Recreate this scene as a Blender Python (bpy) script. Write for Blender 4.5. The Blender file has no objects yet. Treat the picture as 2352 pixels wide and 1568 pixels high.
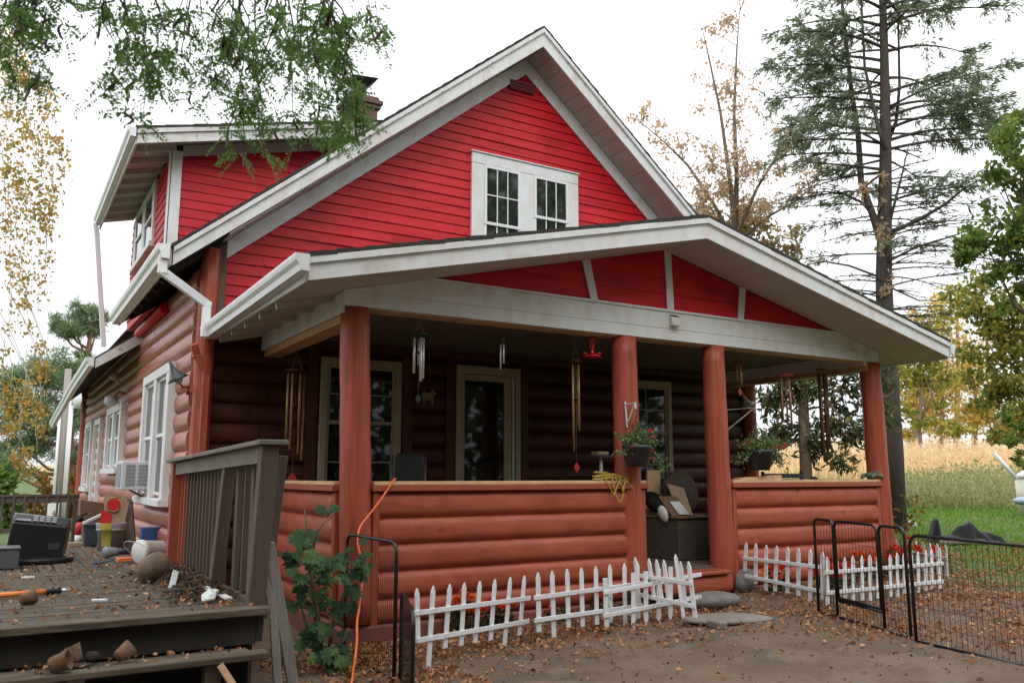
import bpy, math, random
import numpy as np
from mathutils import Vector, Matrix

S = bpy.context.scene
COL = S.collection
R = math.radians
PI = math.pi

# ------------------------------------------------------------------ camera, world, sun, exposure
EYE = Vector((0.0, 0.0, 1.6))
FPX, CX, CY = 1929.92, 1176.0, 784.0            # focal length and centre in 2352 px wide photo units
PITCH, YAW = R(9.0096), R(31.2985)
cam_d = bpy.data.cameras.new('camera')
cam = bpy.data.objects.new('camera', cam_d)
COL.objects.link(cam)
cam.location = EYE
cam.rotation_euler = (R(90) + PITCH, 0, -YAW)
cam_d.sensor_width = 36.0
cam_d.lens = 36.0 * FPX / 2352.0
cam_d.clip_end = 2000.0
cam_d.dof.use_dof = True
cam_d.dof.focus_distance = 11.5
cam_d.dof.aperture_fstop = 2.4
S.camera = cam

W_ = bpy.data.worlds.new('World')
S.world = W_
W_.use_nodes = True
nt = W_.node_tree
nt.nodes.clear()
sky = nt.nodes.new('ShaderNodeTexSky')
sky.sky_type = 'NISHITA'
sky.sun_disc = False
sky.sun_elevation = R(40)
sky.sun_rotation = R(205)
sky.dust_density = 4.0
# an overcast deck of cloud over the blue, brighter overhead than at the horizon as overcast skies are
tcw = nt.nodes.new('ShaderNodeTexCoord')
spw = nt.nodes.new('ShaderNodeSeparateXYZ')
nt.links.new(tcw.outputs['Generated'], spw.inputs[0])
rpw = nt.nodes.new('ShaderNodeValToRGB')
rpw.color_ramp.elements[0].position = 0.0
rpw.color_ramp.elements[0].color = (.375, .385, .40, 1)
rpw.color_ramp.elements[1].position = 1.0
rpw.color_ramp.elements[1].color = (.97, .985, 1.0, 1)
nt.links.new(spw.outputs[2], rpw.inputs['Fac'])
mulw = nt.nodes.new('ShaderNodeMix')
mulw.data_type = 'RGBA'
mulw.blend_type = 'MULTIPLY'
mulw.inputs['Factor'].default_value = 1.0
mulw.inputs['B'].default_value = (28, 28, 28, 1)
nt.links.new(rpw.outputs[0], mulw.inputs['A'])
mixn = nt.nodes.new('ShaderNodeMix')
mixn.data_type = 'RGBA'
mixn.inputs['Factor'].default_value = 0.93
nt.links.new(mulw.outputs['Result'], mixn.inputs['B'])
bg = nt.nodes.new('ShaderNodeBackground')
bg.inputs['Strength'].default_value = 0.1
wo = nt.nodes.new('ShaderNodeOutputWorld')
nt.links.new(sky.outputs[0], mixn.inputs['A'])
nt.links.new(mixn.outputs['Result'], bg.inputs['Color'])
nt.links.new(bg.outputs[0], wo.inputs[0])

sun_d = bpy.data.lights.new('sun', 'SUN')
sun_d.energy = 0.95
sun_d.angle = R(35)
sun_d.color = (1.0, 0.97, 0.93)
sun = bpy.data.objects.new('sun', sun_d)
COL.objects.link(sun)
# light from the front left, behind the camera
sun.rotation_euler = (R(90 - 40), 0, R(-25))
S.view_settings.view_transform = 'Standard'
S.view_settings.look = 'None'
S.view_settings.exposure = 0.0
S.view_settings.gamma = 1.0
S.cycles.max_bounces = 8
S.cycles.transparent_max_bounces = 6

_f = Vector((math.sin(YAW) * math.cos(PITCH), math.cos(YAW) * math.cos(PITCH), math.sin(PITCH)))
_r = Vector((math.cos(YAW), -math.sin(YAW), 0))
_u = _r.cross(_f)


def ray(px, py):
    return _f * FPX + _r * (px - CX) - _u * (py - CY)


def P(px, py, ax, val):
    """the point of the plane coordinate[ax] = val that the photograph shows at px, py"""
    d = ray(px, py)
    return EYE + d * ((val - EYE[ax]) / d[ax])


def DP(px, py, dist):
    """the point at horizontal distance dist in the direction of px, py"""
    d = ray(px, py)
    return EYE + d * (dist / math.hypot(d.x, d.y))


def smooth(a, b, x):
    t = np.clip((np.asarray(x, float) - a) / (b - a), 0, 1)
    return t * t * (3 - 2 * t)


def ground_z(x, y):
    x = np.asarray(x, float)
    y = np.asarray(y, float)
    g = 0.028 * np.clip(x - 3, 0, 9) + 0.01 * np.sin(x * 1.7 + y * .6) + 0.008 * np.sin(y * 2.3 - x)
    w = x * .72 + y * .69
    g = g + smooth(2, 14, x) * (0.03 * np.clip(w - 17, 0, 12) + 0.052 * np.clip(w - 29, 0, 40) + .012 * np.clip(w - 69, 0, 200))
    g = g - 0.12 * smooth(9, 20, y) * smooth(3, 0, x)
    return g


def gz(x, y):
    return float(ground_z(x, y))


# ------------------------------------------------------------------ materials
def lin(r, g, b):
    f = lambda c: ((c / 255 + .055) / 1.055) ** 2.4 if c > 10 else c / 255 / 12.92
    return (f(r), f(g), f(b))


def mat(name, col, rough=.6, var=.15, scale=6.0, stretch=(1, 1, 1), bump=0.0, bscale=None, island=0.0,
        col2=None, spots=None, spot_at=.62, spec=.5, metal=0.0, detail=5.0, spot_scale=None, knots=0.0, kscale=3.0, kstretch=(1, 1, 1), grain=0.0, gstretch=(1, 1, 1), gscale=20.0):
    m = bpy.data.materials.new(name)
    m.use_nodes = True
    t = m.node_tree
    b = t.nodes['Principled BSDF']
    b.inputs['Roughness'].default_value = rough
    b.inputs['Metallic'].default_value = metal
    b.inputs['Specular IOR Level'].default_value = spec
    tc = t.nodes.new('ShaderNodeTexCoord')
    mp = t.nodes.new('ShaderNodeMapping')
    mp.inputs['Scale'].default_value = stretch
    t.links.new(tc.outputs['Object'], mp.inputs['Vector'])
    nz = t.nodes.new('ShaderNodeTexNoise')
    nz.inputs['Scale'].default_value = scale
    nz.inputs['Detail'].default_value = detail
    nz.inputs['Roughness'].default_value = .62
    t.links.new(mp.outputs[0], nz.inputs['Vector'])
    rp = t.nodes.new('ShaderNodeValToRGB')
    rp.color_ramp.elements[0].position = .28
    rp.color_ramp.elements[1].position = .72
    c0 = tuple(c * (1 - var) for c in col)
    c1 = col2 if col2 else tuple(min(1, c * (1 + var)) for c in col)
    rp.color_ramp.elements[0].color = (*c0, 1)
    rp.color_ramp.elements[1].color = (*c1, 1)
    t.links.new(nz.outputs['Fac'], rp.inputs['Fac'])
    out = rp.outputs['Color']
    if spots:
        n2 = t.nodes.new('ShaderNodeTexNoise')
        n2.inputs['Scale'].default_value = spot_scale or scale * .6
        n2.inputs['Detail'].default_value = 6
        t.links.new(mp.outputs[0], n2.inputs['Vector'])
        r2 = t.nodes.new('ShaderNodeValToRGB')
        r2.color_ramp.elements[0].position = spot_at
        r2.color_ramp.elements[1].position = spot_at + .1
        t.links.new(n2.outputs['Fac'], r2.inputs['Fac'])
        mx = t.nodes.new('ShaderNodeMix')
        mx.data_type = 'RGBA'
        mx.inputs['B'].default_value = (*spots, 1)
        t.links.new(r2.outputs['Color'], mx.inputs['Factor'])
        t.links.new(out, mx.inputs['A'])
        out = mx.outputs['Result']
    def mulc(fac, strength, src_):
        mm = t.nodes.new('ShaderNodeMix')
        mm.data_type = 'RGBA'
        mm.blend_type = 'MULTIPLY'
        mm.inputs['B'].default_value = (strength, strength * .9, strength * .85, 1)
        t.links.new(fac, mm.inputs['Factor'])
        t.links.new(src_, mm.inputs['A'])
        return mm.outputs['Result']

    if grain:
        mg = t.nodes.new('ShaderNodeMapping')
        mg.inputs['Scale'].default_value = gstretch
        t.links.new(tc.outputs['Object'], mg.inputs['Vector'])
        ng = t.nodes.new('ShaderNodeTexNoise')
        ng.inputs['Scale'].default_value = gscale
        ng.inputs['Detail'].default_value = 4
        t.links.new(mg.outputs[0], ng.inputs['Vector'])
        rg_ = t.nodes.new('ShaderNodeValToRGB')
        rg_.color_ramp.elements[0].position = .46
        rg_.color_ramp.elements[1].position = .70
        t.links.new(ng.outputs['Fac'], rg_.inputs['Fac'])
        out = mulc(rg_.outputs['Color'], 1 - grain, out)
    if knots:
        mk = t.nodes.new('ShaderNodeMapping')
        mk.inputs['Scale'].default_value = kstretch
        t.links.new(tc.outputs['Object'], mk.inputs['Vector'])
        vo = t.nodes.new('ShaderNodeTexVoronoi')
        vo.inputs['Scale'].default_value = kscale
        t.links.new(mk.outputs[0], vo.inputs['Vector'])
        rk = t.nodes.new('ShaderNodeValToRGB')
        rk.color_ramp.elements[0].position = .04
        rk.color_ramp.elements[0].color = (1, 1, 1, 1)
        rk.color_ramp.elements[1].position = .13
        rk.color_ramp.elements[1].color = (0, 0, 0, 1)
        t.links.new(vo.outputs['Distance'], rk.inputs['Fac'])
        out = mulc(rk.outputs['Color'], 1 - knots, out)
    if island:
        ge = t.nodes.new('ShaderNodeNewGeometry')
        mr = t.nodes.new('ShaderNodeMapRange')
        mr.inputs['To Min'].default_value = 1 - island
        mr.inputs['To Max'].default_value = 1 + island
        t.links.new(ge.outputs['Random Per Island'], mr.inputs['Value'])
        hs = t.nodes.new('ShaderNodeHueSaturation')
        t.links.new(mr.outputs[0], hs.inputs['Value'])
        t.links.new(out, hs.inputs['Color'])
        out = hs.outputs[0]
    t.links.new(out, b.inputs['Base Color'])
    if bump:
        bn = t.nodes.new('ShaderNodeBump')
        bn.inputs['Strength'].default_value = bump
        bn.inputs['Distance'].default_value = .02
        n3 = t.nodes.new('ShaderNodeTexNoise')
        n3.inputs['Scale'].default_value = bscale or scale * 4
        n3.inputs['Detail'].default_value = 6
        t.links.new(mp.outputs[0], n3.inputs['Vector'])
        t.links.new(n3.outputs['Fac'], bn.inputs['Height'])
        t.links.new(bn.outputs[0], b.inputs['Normal'])
    return m


def leafmat(name, cols, trans=.35, rough=.5, spec=.3):
    """leaves: one of several hues for each leaf, some light through them"""
    m = bpy.data.materials.new(name)
    m.use_nodes = True
    t = m.node_tree
    b = t.nodes['Principled BSDF']
    b.inputs['Roughness'].default_value = rough
    b.inputs['Specular IOR Level'].default_value = spec
    ge = t.nodes.new('ShaderNodeNewGeometry')
    rp = t.nodes.new('ShaderNodeValToRGB')
    rp.color_ramp.interpolation = 'LINEAR'
    n = len(cols)
    rp.color_ramp.elements[0].color = (*cols[0], 1)
    rp.color_ramp.elements[1].color = (*cols[-1], 1)
    for i in range(1, n - 1):
        e = rp.color_ramp.elements.new(i / (n - 1))
        e.color = (*cols[i], 1)
    t.links.new(ge.outputs['Random Per Island'], rp.inputs['Fac'])
    t.links.new(rp.outputs[0], b.inputs['Base Color'])
    tr = t.nodes.new('ShaderNodeBsdfTranslucent')
    t.links.new(rp.outputs[0], tr.inputs['Color'])
    mx = t.nodes.new('ShaderNodeMixShader')
    mx.inputs[0].default_value = trans
    o = t.nodes['Material Output']
    t.links.new(b.outputs[0], mx.inputs[1])
    t.links.new(tr.outputs[0], mx.inputs[2])
    t.links.new(mx.outputs[0], o.inputs[0])
    return m


M = {}
M['white'] = mat('white_paint', (.68, .70, .705), .5, .06, 3, spots=(.56, .55, .51), spot_at=.58, bump=.08, grain=.07, gstretch=(1.2, 1.2, .5), gscale=4)
M['white_worn'] = mat('worn_white_paint', (.65, .665, .66), .6, .07, 14, (1, 1, 1), .1, spots=(.40, .37, .32), spot_at=.63, grain=.10, gstretch=(1.2, 1.2, .5), gscale=4)
M['vinyl'] = mat('white_vinyl', (.72, .735, .74), .4, .03, 4)
M['soffit'] = mat('soffit_paint', (.47, .44, .41), .65, .07, 2, spots=(.45, .36, .32), spot_at=.62)
M['tan_trim'] = mat('cream_trim', (.36, .31, .215), .6, .08, 4)
M['red'] = mat('barn_red_paint', (.53, .012, .020), .5, .12, 1.6, (1, 1, 3), .05, 40, island=.06, spec=.28, spots=(.40, .010, .016), spot_at=.55, grain=.22, gstretch=(.06, 1, 1.2), gscale=18)
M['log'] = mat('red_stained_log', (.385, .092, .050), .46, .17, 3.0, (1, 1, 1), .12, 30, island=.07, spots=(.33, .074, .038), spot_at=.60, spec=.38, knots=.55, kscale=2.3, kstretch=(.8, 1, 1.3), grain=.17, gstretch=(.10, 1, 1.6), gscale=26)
M['log_back'] = mat('shade_dark_brown_red_log', (.066, .019, .0115), .5, .3, 3.0, (1, 1, 1), .12, 30, island=.2, spots=(.05, .017, .011), spot_at=.58, spec=.3, grain=.35, gstretch=(.1, 1, 1.6), gscale=24)  # brown-red stain, darkened further so the colour carries the porch shade
M['log_side'] = mat('red_stained_side_log', (.38, .125, .082), .38, .15, 2.5, (1, .4, 3), .12, 30, island=.08, spots=(.29, .085, .055), spot_at=.62, knots=.5, kscale=2.2, kstretch=(1, .8, 1.3), grain=.3, gstretch=(1, .10, 1.6), gscale=24)
M['column'] = mat('red_stained_column', (.38, .083, .044), .46, .17, 5.0, (3, 3, .5), .14, 18, spots=(.31, .064, .033), spot_at=.62, spec=.42, knots=.55, kscale=2.0, kstretch=(1.4, 1.4, .8), grain=.28, gstretch=(2.2, 2.2, .06), gscale=14)
M['postred'] = mat('red_trim_board', (.33, .073, .038), .5, .12, 5.0, (3, 3, .6), .08)
M['newwood'] = mat('bare_pine', (.62, .40, .22), .6, .18, 4.0, (1, 1, 1), .06, spots=(.38, .2, .09), spot_at=.68)
M['newwood_y'] = mat('bare_pine_beam', (.50, .30, .14), .6, .16, 3.0, (4, .5, 4), .06)
M['oldwood'] = mat('old_brown_wood', (.085, .066, .052), .8, .25, 6.0, (1, 1, .25), .3, 30)
M['rake_wood'] = mat('bare_weathered_board', (.12, .075, .05), .8, .3, 5.0, (2, 2, .4), .2)
M['railbrown'] = mat('brown_rail_stain', (.085, .062, .045), .75, .18, 5.0, (3, 3, .4), .15, 30, spots=(.13, .11, .09), spot_at=.66)
M['capwood'] = mat('grey_cap_board', (.16, .14, .115), .75, .25, 7.0, (3, .5, 3), .25, 30, spots=(.08, .07, .055), spot_at=.62)
M['deck_x'] = mat('weathered_deck_board', (.100, .082, .060), .85, .40, 5.0, (.5, 5, 3), .35, 14, island=.16, spots=(.045, .037, .029), spot_at=.58, spec=.25, grain=.45, gstretch=(.12, 4, 2), gscale=9)
M['deck_y'] = mat('weathered_deck_plank', (.098, .081, .060), .85, .40, 5.0, (5, .5, 3), .35, 14, island=.16, spots=(.045, .037, .029), spot_at=.58, spec=.25, grain=.45, gstretch=(4, .12, 2), gscale=9)
M['under'] = mat('shade_darkened_board', (.03, .025, .021), .85, .3, 5.0, (.5, 2, 3), .2)  # board colour taken near black to stand for the shade underneath
M['shingle'] = mat('asphalt_shingle', (.036, .030, .026), .9, .35, 18, bump=.5)
M['glass'] = mat('dark_window_glass', (.010, .013, .012), .03, .3, 1.5, spec=.5)
M['glassgreen'] = mat('greenish_window_glass', (.022, .030, .022), .04, .6, 5.0, spec=.6)
M['black'] = mat('black_plastic', (.012, .012, .013), .35, .1, 5)
M['blackmetal'] = mat('black_powder_coat', (.010, .010, .011), .35, .1, 5)
M['darkgrey'] = mat('dark_grey_plastic', (.035, .04, .047), .45, .12, 8)
M['grey'] = mat('grey_plastic', (.22, .23, .24), .5, .1, 8)
M['acgrey'] = mat('pale_grey_metal', (.55, .56, .58), .45, .06, 4)
M['slot'] = mat('dark_slot_plastic', (.08, .085, .09), .6, .1, 5)  # dark grey plastic behind the louvres and for the grey case
M['steel'] = mat('brushed_aluminium', (.75, .76, .78), .3, .05, 5, metal=.5)
M['bronze'] = mat('bronze_tube', (.40, .23, .12), .35, .12, 5, metal=.3)
M['dkbronze'] = mat('dark_bronze_tube', (.17, .09, .05), .4, .12, 5, metal=.3)
M['greenpl'] = mat('dark_green_wood', (.012, .04, .032), .45, .2, 8)
M['redwoodcap'] = mat('dark_cherry_wood', (.12, .025, .02), .45, .2, 8)
M['redglass'] = mat('red_plastic', (.50, .012, .02), .18, .1, 5)
M['redsail'] = mat('red_wind_sail', (.42, .04, .03), .45, .1, 8)
M['yellow'] = mat('yellow_plastic', (.65, .42, .04), .45, .1, 8)
M['rope'] = mat('yellow_rope', (.46, .34, .06), .7, .2, 30, bump=.3)
M['orange'] = mat('orange_vinyl', (.80, .16, .04), .4, .06, 5)
M['orange2'] = mat('orange_fibreglass', (.75, .22, .05), .35, .08, 5)
M['stone'] = mat('grey_fieldstone', (.16, .145, .135), .85, .3, 6, bump=.6, spots=(.25, .23, .21), spot_at=.6)
M['brownstone'] = mat('brown_mossy_stone', (.17, .118, .082), .85, .3, 7, bump=.6, spots=(.20, .07, .035), spot_at=.60)
M['slab'] = mat('pale_stone_slab', (.21, .185, .16), .85, .2, 5, bump=.4)
M['concrete'] = mat('stained_foundation', (.20, .06, .038), .8, .25, 6, bump=.3)
M['peat'] = mat('peat_fibre', (.15, .082, .045), .95, .25, 30, bump=.5)
M['soil'] = mat('dark_potting_soil', (.035, .024, .018), .95, .4, 40, bump=.6)
M['card'] = mat('cardboard', (.36, .24, .15), .8, .12, 6)
M['browncard'] = mat('brown_box_board', (.16, .085, .05), .8, .15, 6)
M['plasticwhite'] = mat('white_bucket_plastic', (.68, .67, .64), .4, .06, 6, spots=(.6, .35, .22), spot_at=.66)
M['bluebox'] = mat('blue_box_print', (.04, .09, .25), .5, .15, 9, spots=(.3, .35, .45), spot_at=.64)
M['bucketgrey'] = mat('grey_bucket_plastic', (.30, .30, .31), .5, .1, 5)
M['ylwpaint'] = mat('spilt_yellow_paint', (.40, .34, .07), .5, .15, 7)
M['greenbin'] = mat('dark_tote_plastic', (.05, .065, .07), .35, .25, 4)
M['redpl'] = mat('bright_red_plastic', (.55, .03, .03), .35, .08, 5)
M['plaque'] = mat('yellowed_plaque', (.26, .21, .10), .7, .2, 12, spots=(.05, .035, .03), spot_at=.58)
M['chest'] = mat('grey_brown_chest', (.075, .060, .045), .75, .3, 5, (1, 1, 4), .2)
M['chestside'] = M['chest']
M['bark'] = mat('grey_brown_bark', (.07, .058, .048), .9, .35, 9, (2, 2, .5), .6, 20)
M['barkpale'] = mat('pale_brown_bark', (.20, .15, .11), .9, .25, 9, (2, 2, .5), .4, 20)
M['birchbark'] = mat('white_birch_bark', (.55, .52, .47), .8, .2, 6, (1, 1, 4), .3, spots=(.06, .05, .045), spot_at=.6)
M['pinebark'] = mat('orange_pine_bark', (.19, .10, .06), .9, .3, 8, (2, 2, .5), .5, 20)
M['polewood'] = mat('grey_pole_wood', (.30, .27, .24), .85, .15, 8, (3, 3, .3), .2)
M['pvc'] = mat('pale_conduit', (.68, .70, .71), .4, .04, 5)
M['greywood'] = mat('silver_grey_lumber', (.25, .235, .21), .8, .2, 7, (3, 3, .4), .3)
M['frogg'] = mat('mottled_green_glaze', (.10, .13, .10), .35, .4, 12, spots=(.25, .15, .04), spot_at=.55)
M['tarp'] = mat('black_tarpaulin', (.008, .0085, .010), .55, .2, 6, spec=.25, bump=.3, bscale=10)
M['tankwhite'] = mat('cream_tank_plastic', (.72, .70, .62), .45, .06, 3)
M['bluetarp'] = mat('pale_blue_cover', (.32, .42, .52), .5, .1, 4)
M['brick'] = None


def brickmat():
    m = mat('old_chimney_brick', (.2, .1, .07), .9, .3, 8, bump=.3)
    t = m.node_tree
    b = t.nodes['Principled BSDF']
    br = t.nodes.new('ShaderNodeTexBrick')
    br.inputs['Scale'].default_value = 1.0
    br.inputs['Brick Width'].default_value = .22
    br.inputs['Row Height'].default_value = .075
    br.inputs['Mortar Size'].default_value = .008
    br.inputs['Color1'].default_value = (.17, .085, .055, 1)
    br.inputs['Color2'].default_value = (.075, .045, .035, 1)
    br.inputs['Mortar'].default_value = (.13, .115, .10, 1)
    tc = t.nodes.new('ShaderNodeTexCoord')
    sx = t.nodes.new('ShaderNodeSeparateXYZ')
    ad = t.nodes.new('ShaderNodeMath')
    cb = t.nodes.new('ShaderNodeCombineXYZ')
    t.links.new(tc.outputs['Object'], sx.inputs[0])
    t.links.new(sx.outputs[0], ad.inputs[0])
    t.links.new(sx.outputs[1], ad.inputs[1])
    t.links.new(ad.outputs[0], cb.inputs[0])
    t.links.new(sx.outputs[2], cb.inputs[1])
    t.links.new(cb.outputs[0], br.inputs['Vector'])
    t.links.new(br.outputs['Color'], b.inputs['Base Color'])
    return m


M['brick'] = brickmat()


# ------------------------------------------------------------------ mesh helpers
class MB:
    def __init__(s):
        s.v = []
        s.f = []
        s.sm = []

    def add(s, vs, fs, smooth=False):
        o = len(s.v)
        s.v += [tuple(p) for p in vs]
        s.f += [tuple(i + o for i in f) for f in fs]
        s.sm += [smooth] * len(fs)

    def quad(s, *p):
        s.add(p, [tuple(range(len(p)))])

    def hexa(s, b, t):
        """box from four bottom and four top points, both counter-clockwise seen from above"""
        s.add(list(b) + list(t), [(3, 2, 1, 0), (4, 5, 6, 7), (0, 1, 5, 4), (1, 2, 6, 5), (2, 3, 7, 6), (3, 0, 4, 7)])

    def box(s, x0, x1, y0, y1, z0, z1):
        s.hexa([(x0, y0, z0), (x1, y0, z0), (x1, y1, z0), (x0, y1, z0)], [(x0, y0, z1), (x1, y0, z1), (x1, y1, z1), (x0, y1, z1)])

    def bar(s, a, b, w, h, up=(0, 0, 1)):
        """a board from a to b, w wide across and h deep along up"""
        a, b = Vector(a), Vector(b)
        d = (b - a).normalized()
        u = Vector(up)
        sd = d.cross(u)
        if sd.length < 1e-4:
            sd = Vector((1, 0, 0))
        sd.normalize()
        u = sd.cross(d).normalized()
        c = [(-1, -1), (1, -1), (1, 1), (-1, 1)]
        s.add([a + sd * (x * w / 2) + u * (y * h / 2) for x, y in c] + [b + sd * (x * w / 2) + u * (y * h / 2) for x, y in c],
              [(0, 1, 2, 3), (7, 6, 5, 4), (0, 4, 5, 1), (1, 5, 6, 2), (2, 6, 7, 3), (3, 7, 4, 0)])

    def tube(s, pts, r, n=8, cap=True, smooth=True):
        pts = [Vector(p) for p in pts]
        if not hasattr(r, '__len__'):
            r = [r] * len(pts)
        vs, fs = [], []
        d0 = (pts[1] - pts[0]).normalized()
        a = d0.orthogonal().normalized()
        for i, p in enumerate(pts):
            d = (pts[min(i + 1, len(pts) - 1)] - pts[max(i - 1, 0)])
            if d.length < 1e-9:
                d = d0
            d.normalize()
            a = (a - d * a.dot(d))
            if a.length < 1e-6:
                a = d.orthogonal()
            a.normalize()
            b = d.cross(a)
            for k in range(n):
                t = 2 * PI * k / n
                vs.append(p + (a * math.cos(t) + b * math.sin(t)) * r[i])
        for i in range(len(pts) - 1):
            for k in range(n):
                fs.append((i * n + k, i * n + (k + 1) % n, (i + 1) * n + (k + 1) % n, (i + 1) * n + k))
        s.add(vs, fs, smooth)
        if cap:
            o = len(s.v) - len(vs)
            s.f.append(tuple(o + k for k in range(n - 1, -1, -1)))
            s.f.append(tuple(o + (len(pts) - 1) * n + k for k in range(n)))
            s.sm += [False, False]

    def lathe(s, prof, c=(0, 0, 0), n=20, smooth=True, rot=None):
        """profile of (radius, height) turned about the vertical through c"""
        c = Vector(c)
        vs, fs = [], []
        for r_, z in prof:
            for k in range(n):
                t = 2 * PI * k / n
                p = Vector((r_ * math.cos(t), r_ * math.sin(t), z))
                if rot:
                    p = rot @ p
                vs.append(c + p)
        for i in range(len(prof) - 1):
            for k in range(n):
                fs.append((i * n + k, i * n + (k + 1) % n, (i + 1) * n + (k + 1) % n, (i + 1) * n + k))
        s.add(vs, fs, smooth)
        o = len(s.v) - len(vs)
        if prof[0][0] > 1e-4:
            s.f.append(tuple(o + k for k in range(n - 1, -1, -1)))
            s.sm.append(False)
        if prof[-1][0] > 1e-4:
            s.f.append(tuple(o + (len(prof) - 1) * n + k for k in range(n)))
            s.sm.append(False)

    def prism(s, poly, d):
        """a flat outline given thickness d (a vector)"""
        d = Vector(d)
        n = len(poly)
        a = [Vector(p) for p in poly]
        s.add(a + [p + d for p in a], [tuple(range(n - 1, -1, -1)), tuple(range(n, 2 * n))] + [(i, (i + 1) % n, n + (i + 1) % n, n + i) for i in range(n)])

    def blob(s, c, rad, seed=0, n=2, rough=.2, flat=None):
        """an uneven stone or lump"""
        import bmesh
        bm = bmesh.new()
        bmesh.ops.create_icosphere(bm, subdivisions=n, radius=1)
        rg = random.Random(seed)
        ks = [(Vector((rg.uniform(-1, 1), rg.uniform(-1, 1), rg.uniform(-1, 1))) * 2.2, rg.uniform(0, 6)) for _ in range(7)]
        vs = []
        for v in bm.verts:
            p = v.co.copy()
            q = 1 + rough * sum(math.sin(k.dot(p) + ph) for k, ph in ks) / 3
            p *= q
            vs.append(Vector((p.x * rad[0] + c[0], p.y * rad[1] + c[1], p.z * rad[2] + c[2])))
        s.add(vs, [tuple(v.index for v in f.verts) for f in bm.faces], True)
        bm.free()

    def build(s, name, m, parent=None, loc=None, bevel=0.0, seg=1):
        o_ = Vector((0, 0, 0))
        if loc is not None:
            o_ = Vector(loc)
        p = parent
        while p is not None:
            o_ = o_ + Vector(p.location)
            p = p.parent
        me = bpy.data.meshes.new(name)
        me.from_pydata([tuple(Vector(v) - o_) for v in s.v], [], s.f)
        me.polygons.foreach_set('use_smooth', s.sm)
        me.materials.append(m)
        me.update()
        ob = bpy.data.objects.new(name, me)
        COL.objects.link(ob)
        if parent is not None:
            ob.parent = parent
        if loc is not None:
            ob.location = loc
        if bevel:
            md = ob.modifiers.new('edge', 'BEVEL')
            md.width = bevel
            md.segments = seg
            md.limit_method = 'ANGLE'
            md.angle_limit = R(40)
        return ob


def tag(o, label, cat=None, group=None, kind=None):
    if label:
        o['label'] = label
    if cat:
        o['category'] = cat
    if group:
        o['group'] = group
    if kind:
        o['kind'] = kind
    return o


def thing(name, loc, label, cat, group=None):
    o = bpy.data.objects.new(name, None)
    o.empty_display_size = .2
    COL.objects.link(o)
    o.location = loc
    return tag(o, label, cat, group)


def copy_tree(o, parent=None):
    c = o.copy()
    COL.objects.link(c)
    if parent is not None:
        c.parent = parent
    for ch in list(o.children):
        copy_tree(ch, c)
    return c


def quads_obj(name, V, m, parent=None, loc=None, tris=False):
    """many small faces at once: V is (N, 4, 3) or (N, 3, 3)"""
    V = np.asarray(V, float)
    N, k, _ = V.shape
    o_ = np.zeros(3)
    if loc is not None:
        o_ = o_ + np.array(loc)
    p = parent
    while p is not None:
        o_ = o_ + np.array(p.location)
        p = p.parent
    me = bpy.data.meshes.new(name)
    me.vertices.add(N * k)
    me.vertices.foreach_set('co', (V.reshape(-1, 3) - o_).ravel())
    me.loops.add(N * k)
    me.loops.foreach_set('vertex_index', np.arange(N * k))
    me.polygons.add(N)
    me.polygons.foreach_set('loop_start', np.arange(N) * k)
    me.polygons.foreach_set('loop_total', np.full(N, k))
    me.materials.append(m)
    me.update(calc_edges=True)
    ob = bpy.data.objects.new(name, me)
    COL.objects.link(ob)
    if parent is not None:
        ob.parent = parent
    if loc is not None:
        ob.location = loc
    return ob


def unit(a):
    return a / np.maximum(np.linalg.norm(a, axis=-1, keepdims=True), 1e-9)


def leaves(rg, C, size, dirs=None, wide=.5, jit=.35, spread=1.0, droop=0.0):
    """rhombic leaves at the points C; dirs = preferred axis"""
    C = np.asarray(C, float)
    N = len(C)
    d = unit(rg.normal(size=(N, 3)))
    if dirs is not None:
        d = unit(np.asarray(dirs) + d * spread)
    d[:, 2] -= droop
    d = unit(d)
    s = unit(np.cross(d, unit(rg.normal(size=(N, 3)))))
    nrm = np.cross(d, s)
    L = (size * (1 + jit * rg.uniform(-1, 1, size=N)))[:, None]
    a = C
    b = C + d * L * .45 + s * L * wide / 2 + nrm * L * .08
    c = C + d * L
    e = C + d * L * .45 - s * L * wide / 2 + nrm * L * .08
    return np.stack([a, b, c, e], 1)
# ------------------------------------------------------------------ the house
rg = np.random.default_rng(5)
rr = random.Random(11)
WY = 11.0                     # front wall plane
XL, XR = 2.0, 11.86           # outer faces of the side walls
AX = 6.93                     # ridge line
RS, RZ = 0.82, 8.68           # main roof slope, apex height
YF, YB = 10.43, 26.4          # front rake, back of the roof
house = thing('log_house', (7, 11, 0), 'red house with log walls, clapboard gable and white trimmed front porch', 'house')


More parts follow.
